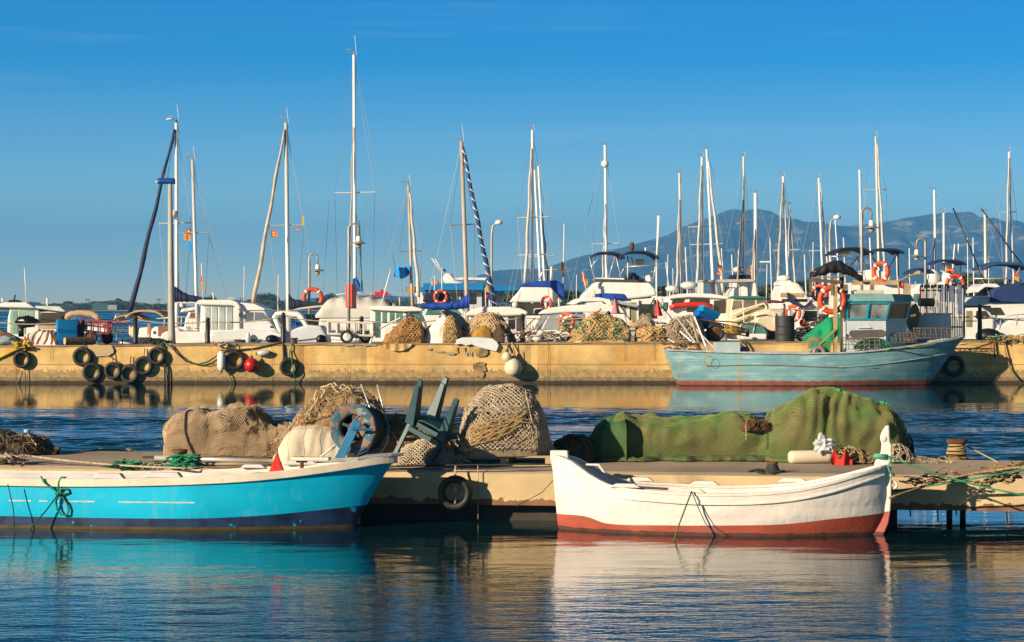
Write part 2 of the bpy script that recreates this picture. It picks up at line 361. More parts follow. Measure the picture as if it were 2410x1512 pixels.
# far land, one sheet from the beach to the hills
LAND = mat('far_land', (.16, .15, .07), .95, var=.5, vs=.02)
SAND = mat('beach_sand', (.50, .34, .19), .95, var=.3, vs=.05, stain2=((.22, .15, .09), .06, 1.5, .5, .65, .6))
tag(MB().add([(-1500, 1000, -.3), (1500, 1000, -.3), (1500, 1035, .9), (-1500, 1035, .9), (1500, 1130, 1.35), (-1500, 1130, 1.35)], [(0, 1, 2, 3), (3, 2, 4, 5)]).build('beach', SAND), kind='structure')
tag(MB().add([(-3400, 1128, 1.33), (3400, 1128, 1.33), (5200, 9000, 1.6), (-5200, 9000, 1.6), (-3400, 1000, -.4), (-1499, 1000, -.4), (-1499, 1128, 1.33), (3400, 1000, -.4), (1499, 1000, -.4), (1499, 1128, 1.33)], [(0, 1, 2, 3), (4, 5, 6, 0), (8, 7, 1, 9)]).build('ground', LAND), kind='structure')
# a nearer spit of land behind the marina on the right
tag(MB().add([(55, 330, -.4), (1500, 330, -.4), (1500, 345, 1.0), (60, 345, 1.0), (1500, 1010, 1.2), (160, 1010, 1.2)], [(0, 1, 2, 3), (3, 2, 4, 5), (0, 3, 5)]).build('spit_ground', LAND), kind='structure')
def hills(name, tab, D, depth, base, seed, colr):
    import mathutils
    x0, x1 = tab[0][0], tab[-1][0]; nx, ny = 260, 46
    def fn(u, v):
        px = x0+(x1-x0)*u; top = PZ(smooth_tab(tab, px), D)-base
        e = math.sin(min(1, v*1.25)*math.pi/2)**1.25 if v < .8 else 1-(v-.8)*2
        yy = D-depth+depth*1.1*v; X_ = (px-HX)*D/F
        p = Vector((X_*.0035, yy*.0035, seed)); r = 1-abs(noise.fractal(p, 1.0, 2.1, 6)*1.6)
        gul = noise.fractal(Vector((X_*.012, yy*.0035, seed+4)), .9, 2.2, 5)
        k = 1+(r-.6)*.30*(1-max(0, e)**6)+gul*.22*(1-max(0, e)**5)
        k += .008*noise.fractal(Vector((X_*.02, 0, seed)), .8, 2, 5) if e > .9 else 0
        return Vector((X_, yy, base+max(0, top)*max(0, e)*k-2))
    return tag(MB().grid(fn, nx, ny).build(name, colr, smooth=True), kind='structure')
MTN = mat('mountain_scrub', (.06, .08, .06), .95, var=.5, vs=.004, stain2=((.42, .36, .30), .012, .055, .56, .66, .9), bump=1, bs=.02)
MTN2 = mat('mountain_scrub_low', (.07, .085, .055), .95, var=.4, vs=.004, bump=1, bs=.02)
main_tab = [(1040, 690), (1120, 655), (1160, 641), (1200, 638), (1270, 633), (1310, 622), (1350, 609), (1400, 598), (1470, 582), (1530, 566), (1560, 556), (1590, 541), (1640, 522), (1670, 511), (1692, 503), (1704, 500), (1720, 502), (1750, 501), (1780, 508), (1820, 521), (1850, 530), (1880, 535), (1920, 538), (1980, 537), (2050, 529), (2110, 517), (2150, 511), (2190, 507), (2222, 509), (2250, 520), (2270, 525), (2300, 525), (2322, 533), (2350, 546), (2380, 560), (2410, 576), (2480, 598), (2600, 630), (2760, 660), (2950, 700)]
hills('mountains', main_tab, 7000, 1500, 0, 1.3, MTN)
hills('foothills', [(560, 712), (700, 704), (760, 700), (840, 696), (900, 693), (960, 697), (1060, 690), (1200, 668), (1340, 655), (1500, 650), (1700, 640), (1900, 652), (2100, 640), (2300, 650), (2500, 660), (2800, 700)], 6000, 700, 0, 7.7, MTN2)
# haze over the land
hz = bpy.data.materials.new('haze'); hz.use_nodes = True; hn = hz.node_tree; hn.nodes.clear()
pv = hn.nodes.new('ShaderNodeVolumePrincipled'); pv.inputs['Color'].default_value = (.13, .47, 1.0, 1); pv.inputs['Density'].default_value = 2.0e-4; pv.inputs['Anisotropy'].default_value = .0
ho = hn.nodes.new('ShaderNodeOutputMaterial'); hn.links.new(pv.outputs[0], ho.inputs['Volume'])
if HAZE:
    tag(MB().box((0, 4450, 158), (12000, 9300, 322)).build('haze', hz), kind='stuff')
# concrete
STAINC = (.10, .075, .045)
QUAY = mat('quay_concrete', (.76, .50, .19), .9, var=.38, vs=1.1, bump=.8, bs=9, stain=((.48, .24, .06), 1.6, .22, .52, .70, .7), stain2=((.16, .11, .07), .7, 1.6, .62, .78, .45), lines=(.62, .018, (.16, .10, .05), .9, .05), bands=[(.42, (.42, .29, .13), .5), (.20, (.26, .18, .09), .22), (.09, (.055, .04, .022), .08)], speck=((.60, .43, .22), 5, .70))
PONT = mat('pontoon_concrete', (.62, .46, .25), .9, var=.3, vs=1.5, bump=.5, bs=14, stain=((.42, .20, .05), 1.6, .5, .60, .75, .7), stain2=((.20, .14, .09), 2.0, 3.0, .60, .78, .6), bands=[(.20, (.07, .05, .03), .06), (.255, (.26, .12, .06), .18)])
DECK = mat('deck_concrete', (.46, .35, .25), .92, var=.3, vs=.8, bump=.4, bs=20, stain2=((.15, .12, .10), .5, 3.0, .52, .7, .6))
QX0, QX1, QY, QB = -22.0, 22.0, 72.3, 76.2
def qz(X): return 1.275+.165*(X/16.0)*.5                      # the quay rises a little to the right
def quay():
    r = thing('concrete_quay', 'long ochre concrete quay wall with rust stains behind the basin, tyres hung along it', 'quay', (0, QY, 0))
    o = (0, QY, 0); joints = [-15.6, -10.9, -6.55, -4.6, .55, 5.5, 10.1, 14.9]
    n_ = 220
    def front(u, v):
        X_ = QX0+(QX1-QX0)*u; z = -1+(qz(X_)+1)*v
        e = .02*noise.fractal(Vector((X_*.8, z*1.5, 2)), .8, 2, 4)
        if z < .28: e -= .03*(1-max(z, 0)/.28)
        for j in joints:
            if abs(X_-j) < .07 and z > .2: e += .03
        return Vector((X_, QY+e, z))
    MB(o).grid(front, n_, 24).build('wall_face', QUAY, r)
    m = MB(o)
    for i in range(44):
        a, b = QX0+i, QX0+i+1
        m.add([(a, QY-.0, qz(a)+.002), (b, QY-.0, qz(b)+.002), (b, QB, qz(b)+.002), (a, QB, qz(a)+.002)], [(0, 1, 2, 3)])
    m.build('top_deck', DECK, r)
    MB(o).box((0, QB-.1, .1), (44, .2, 2.2)).build('rear_wall', QUAY, r)
    MB(o).box((QX1, (QY+QB)/2, .1), (.2, QB-QY-.2, 2.2)).box((QX0, (QY+QB)/2, .1), (.2, QB-QY-.2, 2.2)).build('end_wall', QUAY, r)
    m = MB(o)
    for i in range(44): a, b = QX0+i, QX0+i+1; m.add([(a, QY-.035, qz(a)-.03), (b, QY-.035, qz(b)-.03), (b, QY-.035, qz(b)+.012), (a, QY-.035, qz(a)+.012), (a, QY+.16, qz(a)+.012), (b, QY+.16, qz(b)+.012), (a, QY+.16, qz(a)-.03), (b, QY+.16, qz(b)-.03)], [(0, 1, 2, 3), (3, 2, 5, 4), (4, 5, 7, 6), (0, 6, 7, 1)])
    m.build('coping', mat('coping', (.40, .28, .16), .9, var=.5, vs=1.4, stain2=((.12, .07, .05), 1.5, 3, .5, .7, .7)), r)
    # faded blue daubs of lettering and two dark stains, as thin skins of paint on the face
    def skin(x, y, w_, h_, k_, nm, mt_):
        s_ = QY/F; c = P(x, y, QY-.038-k_*.0013); n_ = 22; m = MB(o); ring = []
        for i in range(n_):
            a_ = 6.2832*i/n_; q_ = 1+.45*noise.noise(Vector((math.cos(a_)*1.6+k_*3, math.sin(a_)*1.6, k_))); ring.append(c+Vector((math.copysign(abs(math.cos(a_))**.6, math.cos(a_))*w_*s_*.5*q_, 0, math.copysign(abs(math.sin(a_))**.6, math.sin(a_))*h_*s_*.5*q_)))
        m.add(ring, [tuple(range(n_))]).build(nm, mt_, r)
    PATCH = mat('blue_daub', (.16, .25, .24), .9, col2=(.44, .32, .15), vs=9)
    for k_, (x, y, w_, h_) in enumerate(((822, 813, 24, 4), (868, 812, 34, 5), (1036, 829, 26, 4), (1062, 833, 20, 6), (1075, 824, 4, 16), (1092, 822, 4, 10), (1096, 833, 4, 10), (1107, 833, 4, 10), (1010, 822, 12, 5))): skin(x, y, w_, h_, k_, 'painted_letter', PATCH)
    DS = mat('dark_stain', (.40, .27, .12), .9, col2=(.16, .105, .05), vs=7)
    for k_, (x, y, w_, h_) in enumerate(((1131, 864, 30, 22), (1130, 880, 20, 18), (1132, 830, 30, 20))): skin(x, y, w_, h_, k_+11, 'dark_stain', DS)
    skin(236, 824, 50, 28, 16, 'grey_patch', mat('grey_patch', (.44, .36, .24), .9, col2=(.52, .36, .17), vs=3))
    m = MB(o)
    for x, ya, yb in ((820, 855, 902), (870, 814, 840), (803, 812, 830), (1108, 812, 842), (385, 812, 860), (1290, 806, 905), (1470, 806, 850), (640, 812, 903), (310, 850, 903), (120, 812, 850), (1540, 804, 850), (2330, 800, 903)):
        pts = [P(x+rnd.uniform(-2, 2), ya+(yb-ya)*i/7, QY-.05) for i in range(8)]; m.tube(pts, .005, 4)
    m.build('crack', mat('crack', (.06, .04, .03), .95), r)
quay()
# near pontoon: slab on piers
PF0, PF1 = Vector((-9.5, 27.13, 0)), Vector((9.5, 24.47, 0))
PB0, PB1 = Vector((-9.5, 29.95, 0)), Vector((9.5, 26.95, 0))
PT = .58
def pfd(X): return 27.13+(24.47-27.13)*(X+9.5)/19
def pontoon():
    r = thing('concrete_pontoon', 'low concrete pontoon with nets piled on it behind the two near boats', 'pontoon', (0, 25.8, 0)); o = (0, 25.8, 0)
    n_ = 160
    def face(u, v):
        p = PF0.lerp(PF1, u); z = .19+(PT-.03-.19)*v; e = .006*noise.fractal(Vector((p.x*2, z*3, 2)), .8, 2, 4)
        if v < .2: e += .01*noise.noise(Vector((p.x*4, 0, 0)))
        return Vector((p.x, p.y+e, z))
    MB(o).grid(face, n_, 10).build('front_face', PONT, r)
    def top(u, v):
        p = PF0.lerp(PF1, u).lerp(PB0.lerp(PB1, u), v); p.z = PT-(.03 if v < .001 else 0)+.004*noise.noise(Vector((p.x*1.2, p.y*1.2, 1))); return p
    vv = [0, .02]+[.02+.98*i/12 for i in range(1, 13)]
    m = MB(o); m.grid(lambda u, v: top(u, vv[round(v*13)]), n_, 13); m.build('deck_slab', DECK, r, smooth=False)
    MB(o).add([PB0+Vector((0, 0, .19)), PB1+Vector((0, 0, .19)), PB1+Vector((0, 0, PT)), PB0+Vector((0, 0, PT))], [(0, 1, 2, 3)]).add([PF0+Vector((0, .01, .192)), PF1+Vector((0, .01, .192)), PB1+Vector((0, 0, .192)), PB0+Vector((0, 0, .192))], [(0, 1, 2, 3)]).build('underside', PONT, r)
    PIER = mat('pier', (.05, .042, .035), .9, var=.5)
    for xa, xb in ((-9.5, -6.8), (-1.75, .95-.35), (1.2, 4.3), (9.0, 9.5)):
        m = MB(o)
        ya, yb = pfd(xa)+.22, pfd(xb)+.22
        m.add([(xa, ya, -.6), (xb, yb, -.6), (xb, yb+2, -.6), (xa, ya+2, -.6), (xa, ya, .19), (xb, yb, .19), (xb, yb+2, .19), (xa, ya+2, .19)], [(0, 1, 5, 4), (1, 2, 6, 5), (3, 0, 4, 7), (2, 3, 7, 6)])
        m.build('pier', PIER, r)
    for i, x in enumerate((5.05, 5.2, 6.3)):
        MB(o).tube([(x, pfd(x)+1.2, -.5), (x, pfd(x)+1.2, .19)], .035, 8).build('pile', PIER, r)
    m = MB(o)
    for x, L in ((4.45, .1), (4.75, .15), (4.95, .08), (5.5, .16), (5.75, .1), (6.0, .12), (6.1, .06)):
        m.tube([(x, pfd(x)+.3, .19), (x+.01, pfd(x)+.3, .19-L)], .008, 4)
    m.build('hanging_weed', mat('weed', (.03, .03, .02), .9), r)
pontoon()
# ---------------------------------------------------------------- boats moored in front
def hull_shell(mb, T0, T1, xl, xr, beam, sheer, keel, pe, nu=44, nv=10, side=(1, -1), inset=0, ztop=0):
    """rows along the length from station T0 to T1; xl/xr(z) stem lines; beam(t); sheer(t); keel(t); pe(t) section fullness"""
    for sd_ in side:
        def fn(u, v):
            t = T0+(T1-T0)*u; zs = sheer(t)-ztop; zk = keel(t); ph = v*math.pi/2
            z = zs+(zk-zs)*(math.sin(ph)**1.15); y = max(0, beam(t)-inset)*max(0, math.cos(ph))**pe(t)
            return Vector((xl(z)+(xr(z)-xl(z))*t, sd_*y, z))
        mb.grid(fn, nu, nv)
    return mb
def rail(mb, pts, wd, hd):
    """a square moulding along a 3D line, kept upright"""
    k = len(pts); vs = []
    for i, p in enumerate(pts):
        a = pts[max(0, i-1)]; b = pts[min(k-1, i+1)]; t = Vector(b)-Vector(a); s_ = Vector((-t.y, t.x, 0)).normalized(); p = Vector(p)
        vs += [p+s_*wd/2, p-s_*wd/2, p-s_*wd/2-Vector((0, 0, hd)), p+s_*wd/2-Vector((0, 0, hd))]
    return mb.add(vs, [(i*4+j, i*4+(j+1) % 4, i*4+4+(j+1) % 4, i*4+4+j) for i in range(k-1) for j in range(4)]+[(0, 1, 2, 3), (k*4-1, k*4-2, k*4-3, k*4-4)])
# ---- white double-ended rowing boat
def white_boat():
    rz = math.atan2(-.62, 3.39); cx, cy_ = 2.215, 24.72
    r = thing('wooden_rowing_boat', 'small white wooden double-ended boat with brick red bottom and tall stem post', 'boat', (cx, cy_, 0), rz)
    WB = mat('white_boat_paint', (.78, .71, .65), .6, lines=(.115, .004, (.52, .44, .36), .55, .03), var=.16, vs=2.2, bump=.8, bs=12, stain2=((.48, .38, .28), 3, 8, .66, .8, .35), speck=((.40, .30, .22), 14, .76))
    def bandz(x): return 0
    L = 3.47
    xl = lambda z: -L/2-.075*max(0, z)/.8+(.10 if z < 0 else 0)*min(1, -z/.1)
    def xr(z): return L/2+.09-.16*max(0, (.20-z))/.30 if z < .20 else L/2+.09+.03*min(1, (z-.2)/.5)
    beam = lambda t: .56*max(0, 1-abs(2*t-1)**2.7)**.78+.012
    shp = lambda px: (px-1318+26)/(2088-1300)
    tab = [(shp(1318), .80), (shp(1350), .745), (shp(1400), .60), (shp(1450), .505), (shp(1550), .465), (shp(1700), .445), (shp(1850), .485), (shp(1950), .575), (shp(2050), .715), (shp(2088), .77)]
    sheer = lambda t: smooth_tab(tab, t)
    keel = lambda t: -.28
    pe = lambda t: .42+.75*abs(2*t-1)**2.2
    # bottom paint line rises at both ends: the red part is its own shell piece, cut at the line
    line = lambda t: smooth_tab([(0, .165), (.10, .165), (.17, .10), (.35, .105), (.5, .115), (.7, .135), (.85, .19), (1, .235)], t)
    def split(upper):
        mb = MB()
        for sd_ in (1, -1):
            def fn(u, v):
                t = u; zs, zk, lz = sheer(t), -.28, line(t)
                z = zs+(lz-zs)*v if upper else lz+(zk-lz)*v
                q = min(1, max(0, (z-zs)/(zk-zs))); ph = math.asin(q**(1/1.15)); y = beam(t)*max(0, math.cos(ph))**pe(t)
                y += .012*noise.noise(Vector((t*9, z*8, sd_)))*min(1, y*8)
                return Vector((xl(z)+(xr(z)-xl(z))*t, sd_*y, z))
            mb.grid(fn, 60, 12 if upper else 6)
        return mb
    split(True).build('hull', WB, r, smooth=True)
    split(False).build('red_bottom', mat('red_bottom_paint', (.46, .075, .035), .6, var=.5, vs=4, col2=(.30, .07, .045), bands=[(.035, (.12, .05, .03), .04)], stain2=((.14, .13, .13), 2, 9, .52, .72, .6), bump=.4, bs=25), r, smooth=True)
    hull_shell(MB(), .03, .97, xl, xr, beam, sheer, lambda t: -.02, lambda t: .35+.5*abs(2*t-1)**2, 44, 8, inset=.035, ztop=.02).build('inner_planking', WB, r, smooth=True)
    m = MB()
    def fl(u, v): t = .05+.9*u; y = beam(t)*.82; return Vector((xl(.2)+(xr(.2)-xl(.2))*t, (2*v-1)*y, .20+.06*abs(2*u-1)**3))
    m.grid(fl, 24, 4).build('floorboards', WB, r)
    # rails: gunwale cap and lower strake
    for nm, dz, out_, w_, h_ in (('gunwale', .0, .012, .055, .03), ('rubbing_strake', -.10, .014, .02, .022)):
        for s_ in (-1, 1):
            pts = []
            for i in range(61):
                t = .012+.976*i/60; z = sheer(t)+dz; q = min(1, max(0, -dz/(sheer(t)+.28))); y = beam(t)*math.cos(math.asin(q**(1/1.15)))**pe(t)
                pts.append(Vector((xl(z)+(xr(z)-xl(z))*t, s_*(y+out_-(.02 if nm == 'gunwale' else 0)), z+.012)))
            rail(MB(), pts, w_, h_).build(nm, WB, r, bevel=.004)
    m = MB()                                                   # strake plank between cap and strake
    for s_ in (-1, 1):
        a, b = [], []
        for i in range(61):
            t = .012+.976*i/60
            for lst, dz in ((a, .0), (b, -.105)):
                z = sheer(t)+dz; q = min(1, max(0, -dz/(sheer(t)+.28))); y = beam(t)*math.cos(math.asin(q**(1/1.15)))**pe(t); lst.append(Vector((xl(z)+(xr(z)-xl(z))*t, s_*(y+.011), z)))
        m.strip(a, b)
    m.build('sheer_plank', WB, r, smooth=True)
    # end posts
    pl = [(-.085, .86), (.11, .86), (.115, .77), (.19, .69), (.22, .60), (.10, .30), (.11, .168), (.006, .168), (-.02, .45), (-.085, .78)]
    MB().prism([(-L/2+x, -.037, z) for x, z in ((.006, .168), (.03, .0), (.09, -.28), (.16, -.28), (.13, .168))], (0, .074, 0)).build('stern_foot', MATS['red_bottom_paint'], r, bevel=.01)
    MB().prism([(-L/2+x-.0, -.035, z) for x, z in pl], (0, .07, 0)).build('stern_post', WB, r, bevel=.012)
    ex = L/2+.09
    pr = [(-.13, .76), (-.06, .88), (-.05, .97), (-.07, 1.03), (-.055, 1.09), (-.01, 1.165), (.03, 1.17), (.035, 1.0), (.055, .96), (.052, .45), (.042, .245), (-.08, .235), (-.07, .4)]
    MB().prism([(ex+x, -.042, z) for x, z in ((.043, .245), (.02, .12), (-.03, .0), (-.10, -.12), (-.22, -.12), (-.15, .06), (-.08, .235))], (0, .084, 0)).build('stem_foot', mat('stem_foot_red', (.50, .12, .09), .6, var=.3, vs=8, bump=.4, bs=30, bands=[(.03, (.12, .05, .03), .03)]), r, bevel=.01)
    MB().prism([(ex+x, -.04, z) for x, z in pr], (0, .08, 0)).build('stem_post', WB, r, bevel=.012)
    MB().lathe((ex-.030, -.046, 1.03), [(0, -.004), (.033, -.003), (.036, 0), (.033, .006), (0, .008)], 14, (0, 1, 0)).build('carved_disc', WB, r, smooth=True)
    MB().torus((ex+.075, 0, .53), .036, .014, (0, 1, 0), 20, 8).build('bow_ring', mat('white_ring', (.75, .73, .70), .4), r, smooth=True)
    for x in (-.95, -.1, .85):
        t = (x+L/2)/L; MB().box((x, 0, sheer(t)-.10), (.20, beam(t)*1.75, .03)).build('thwart', WB, r, bevel=.006)
    def chock(x, s_, L_=.34):
        t = (x+L/2)/L; y = s_*(beam(t)-.01)
        MB().prism([(x-L_/2, y-.03, sheer(t)+.012), (x-L_/2+.07, y-.03, sheer(t)+.055), (x+L_/2-.07, y-.03, sheer(t)+.055), (x+L_/2, y-.03, sheer(t)+.012)], (0, .06, 0)).build('oarlock_chock', WB, r, bevel=.01)
    for x, s_ in ((-.93, -1), (-.22, -1), (-.18, 1), (.80, 1), (-.9, 1)): chock(x, s_)
    m = MB(); m.tube([(-.80, -.33, sheer(.28)+.02), (-.50, -.22, sheer(.35)+.01)], .014, 8); m.build('thole_bar', mat('grey_wood', (.16, .12, .10), .8, var=.4), r)
    # bow hatch frame at the stern end
    m = MB(); a = Vector((-L/2+.36, .12, .70)); m.box(a, (.14, .012, .02)); m.bar(a+Vector((.07, 0, 0)), a+Vector((.16, 0, -.13)), .02); m.bar(a+Vector((-.07, 0, 0)), a+Vector((-.02, 0, -.09)), .02)
    m.build('rope_guide', WB, r)
    MW = r.matrix_basis
    return r, MW, sheer, beam, L
wboat, WBM, wsheer, wbeam, WBL = white_boat()
# ---- turquoise fishing boat
def blue_boat():
    ang = math.atan2(.62, -5.0)                                 # bow at the local origin, hull runs along local +x away from it
    r = thing('turquoise_fishing_boat', 'turquoise wooden boat with cream rail and navy bottom, net hauler on its bow', 'boat', (-1.215, 25.12, 0), ang)
    TQ = mat('turquoise_paint', (.002, .46, .72), .5, lines=(.16, .004, (.0, .24, .42), .45, .02), stain=((.16, .40, .46), 7, .8, .62, .78, .5), var=.16, vs=1.6, bump=.25, bs=8, stain2=((.10, .55, .72), 5, 5, .60, .78, .5), speck=((.25, .5, .58), 9, .77), spec=.3)
    RL = mat('cream_rail_paint', (.74, .64, .50), .6, var=.15, vs=4, stain2=((.40, .25, .12), 6, 6, .66, .78, .7), bump=.3, bs=30)
    IN = mat('boat_inside_paint', (.60, .58, .58), .65, var=.2, vs=3)
    L = 5.1
    tab = [(0, .80), (.03, .795), (.1, .735), (.2, .665), (.32, .61), (.5, .57), (.7, .55), (1, .56)]
    sheer = lambda t: smooth_tab(tab, t)
    xl = lambda z: .03+.50*max(0, (.80-z)/.80)**.85 if z > 0 else .53+.5*(-z)
    xr = lambda z: L
    beam = lambda t: .60*(1-(1-min(1, t/.48))**2.3)**.80*(1-.12*max(0, (t-.5)/.5)**2)+.006
    pe = lambda t: .28+.65*max(0, 1-t/.45)**1.3
    line = lambda t: smooth_tab([(0, .25), (.08, .215), (.25, .150), (.45, .125), (1, .135)], t)
    def split(upper):
        mb = MB()
        for sd_ in (1, -1):
            def fn(u, v):
                t = u**1.3; zs, zk, lz = sheer(t)-.03, -.3, line(t)
                z = zs+(lz-zs)*v if upper else lz+(zk-lz)*v
                q = min(1, max(0, (z-sheer(t))/(zk-sheer(t)))); ph = math.asin(q**(1/1.1)); y = beam(t)*max(0, math.cos(ph))**pe(t)
                y += .006*noise.noise(Vector((t*9, z*6, sd_)))*min(1, y*8)
                return Vector((xl(z)+(xr(z)-xl(z))*t, sd_*y, z))
            mb.grid(fn, 64, 12 if upper else 6)
        return mb
    split(True).build('hull', TQ, r, smooth=True)
    split(False).build('navy_bottom', mat('navy_bottom_paint', (.02, .05, .13), .5, var=.6, vs=5, bands=[(.032, (.10, .075, .02), .02)], speck=((.01, .34, .6), 5, .67), bump=.3, bs=20), r, smooth=True)
    def side(t, z, s_, out_=0):
        q = min(1, max(0, (z-sheer(t))/(-.3-sheer(t)))); ph = math.asin(q**(1/1.1)); y = beam(t)*max(0, math.cos(ph))**pe(t)+out_
        return Vector((xl(z)+(xr(z)-xl(z))*t, s_*y, z))
    for s_ in (-1, 1):                                          # cream rail 8 cm deep standing 2 cm proud
        a = [side((i/50)**1.3, sheer((i/50)**1.3)-.035, s_, .008) for i in range(51)]
        a = [p+Vector((0, 0, .035)) for p in a]; rail(MB(), a, .045, .085).build('gunwale_rail', RL, r, bevel=.006)
    m = MB(); m.prism([(-.02, 0, .83), (.10, .10, .825), (.45, .28, .79), (.45, -.28, .79), (.10, -.10, .825)], (0, 0, -.035)); m.build('bow_cap', mat('bow_cap_paint', (.42, .43, .44), .55, var=.25, vs=6), r, bevel=.008)
    MB().grid(lambda u, v: Vector(((.06+.28*u)*L, (2*v-1)*beam(.06+.28*u)*.93, sheer(.06+.28*u)-.045+.02*math.cos((2*v-1)*1.5))), 16, 6).build('foredeck', IN, r, smooth=True)
    MB().grid(lambda u, v: Vector(((.34+.66*u)*L, (2*v-1)*beam(.34+.66*u)*.9, .22)), 10, 2).build('floor', IN, r)
    for s_ in (1, -1):                                          # coaming around the well
        MB().prism([Vector((x_*L, s_*(beam(x_)-.09), sheer(x_)-.03)) for x_ in (.34, .5, .7, .99)]+[Vector((x_*L, s_*(beam(x_)-.09), .2)) for x_ in (.99, .7, .5, .34)], (0, .02*s_, 0)).build('coaming', IN, r)
    for x_ in (.5, .74): MB().box((x_*L, 0, sheer(x_)-.10), (.18, beam(x_)*1.8, .03)).build('thwart', IN, r, bevel=.004)
    def pad(t, s_, L_=.34, h=.06):
        p = side(t, sheer(t), s_, -.02); MB().prism([p+Vector((-L_/2, -.05, 0)), p+Vector((-L_/2+.05, -.05, h)), p+Vector((L_/2-.05, -.05, h)), p+Vector((L_/2, -.05, 0))], (0, .10, 0)).build('rail_block', IN, r, bevel=.008)
    pad(.475, 1, .42); pad(.22, -1, .4, .05); pad(.33, -1, .3, .04); pad(.6, 1, .36)
    # thin white worn line along the side, in dashes
    for a_, b_ in ((.985, .945), (.895, .865), (.83, .775), (.755, .735), (.715, .62), (.565, .385)):
        for s_ in (1,):
            top, bot = [], []
            for i in range(13):
                t = a_+(b_-a_)*i/12; top.append(side(t, .312+.006*noise.noise(Vector((t*60, 0, 0))), s_, .003)); bot.append(side(t, .296+.006*noise.noise(Vector((t*60, 5, 0))), s_, .003))
            MB().strip(top, bot).build('worn_line', mat('line_paint', (.50, .62, .62), .6, var=.3, vs=12), r)
    # samson post and mooring cleat
    m = MB(); m.tube([(1.05, .34, .62), (1.05, .34, .80)], .022, 8); m.tube([(.99, .34, .745), (1.11, .34, .745)], .014, 6); m.build('mooring_post', RUST, r)
    # red flag rag on a stub
    p = side(.235, sheer(.235), 1, -.03)
    m = MB(); m.tube([p+Vector((.0, 0, -.03)), p+Vector((-.02, 0, .24))], .012, 6); m.build('flag_stick', WOOD, r)
    m = MB()
    def rag(u, v): a = v*6.28; q = .012+.055*u**1.2*(1+.35*math.sin(a*3)); return p+Vector((-.02+q*math.cos(a)*1.15, q*math.sin(a)*.6, .20-.20*u))
    m.grid(rag, 8, 24).build('red_rag', mat('red_cloth', (.70, .03, .015), .85, var=.45, vs=14), r, smooth=True)
    # small shelf plank on the bow
    m = MB(); m.box((.95, .32, .775), (.42, .14, .04)); m.build('bow_plank', RL, r, bevel=.01)
    # net hauler: two flanged drum on a slanted blue arm
    return r, side, sheer, L
bboat, bside, bsheer, BBL = blue_boat()
BBM = Matrix.Translation(bboat.location) @ Matrix.Rotation(bboat.rotation_euler.z, 4, 'Z')
def hauler():
    """the painted steel net drum bolted on the turquoise boat's bow (a part of that boat)"""
    inv = BBM.inverted(); q = lambda x, y, d: inv @ P(x, y, d)
    PB = mat('peeling_blue_paint', (.018, .10, .15), .7, col2=(.010, .05, .08), vs=5, bump=.8, bs=18, stain2=((.20, .11, .07), 9, 9, .50, .56, .95), speck=((.18, .22, .21), 7, .66))
    IR = mat('drum_dark', (.02, .022, .026), .7, var=.5)
    d0 = 25.35
    c1 = q(832, 1008, d0); c2 = q(862, 1006, d0+.34)            # near and far flange centres
    ax = (c2-c1).normalized(); s_ = d0/F
    Rr = 59*s_
    def ring(c, nm):
        m = MB()
        m.lathe(c, [(Rr*.52, .0), (Rr*.62, -.045), (Rr*.90, -.02), (Rr*.985, -.03), (Rr, -.015), (Rr, .01), (Rr*.96, .012), (Rr*.60, -.02), (Rr*.52, .02), (Rr*.52, 0)], 40, ax, cap=False); return m.build(nm, PB, bboat, smooth=True, ang=40)
    f1 = ring(c1, 'near_flange'); f2 = ring(c2, 'far_flange')
    MB().lathe(c1, [(Rr*.88, .01), (Rr*.88, (c2-c1).length-.01)], 30, ax, cap=False).build('drum_barrel', IR, bboat, smooth=True)
    m = MB(); u = ax.cross(Vector((0, 0, 1))).normalized(); w_ = u.cross(ax)
    for k in range(5):
        a = k*6.2832/5+.3; e = c1+(u*math.cos(a)+w_*math.sin(a))*Rr*.56; m.bar(c1+ax*.02, e+ax*.02, .045, .03)
    m.lathe(c1, [(0, -.03), (.06, -.03), (.07, .0), (.06, .03), (0, .03)], 16, ax); m.build('spokes', mat('rusty_spokes', (.10, .06, .05), .85, col2=(.04, .05, .06), vs=8), bboat)
    BP = mat('arm_blue', (.012, .15, .30), .5, var=.3, vs=6)
    foot = q(797, 1083, 25.25); hub = q(838, 1000, 25.2)
    MB().bar(foot, hub+(hub-foot)*.12, .10, .03, up=(0, 1, 0)).build('support_arm', BP, bboat, bevel=.006)
    MB().tube([q(829, 1009, 25.17), q(878, 1012, 25.17)], .016, 8).build('axle_bar', BP, bboat)
    MB().bar(q(870, 1078, 25.75), q(872, 1000, 25.75), .06, .03, up=(0, 1, 0)).build('support_arm', BP, bboat)
    for pts in ([(850, 905, 25.6), (876, 975, 25.55), (882, 1010, 25.5), (878, 1040, 25.45), (862, 1062, 25.4), (840, 1072, 25.35)], [(888, 906, 25.8), (903, 965, 25.8), (914, 1005, 25.8), (912, 1040, 25.75), (898, 1064, 25.7), (878, 1076, 25.6)]):
        W_ = [q(*p) for p in pts]; MB().tube(W_, .010, 8).build('guide_rod', STEEL, bboat, smooth=True)
    MB().tube([q(868, 948, 25.55), q(833, 993, 25.2)], .010, 8).build('brace_rod', STEEL, bboat)
    m = MB(); m.tube([q(752, 1078, 25.2), q(778, 1058, 25.25)], .012, 8); m.tube([q(778, 1058, 25.25), q(788, 1050, 25.3)], .018, 8); m.build('tilt_lever', WHITE, bboat)
    MB().bar(q(742, 1086, 25.15), q(905, 1078, 25.3), .09, .045).build('hauler_base', mat('base_paint', (.55, .53, .50), .6, var=.3, vs=8), bboat, bevel=.01)
hauler()
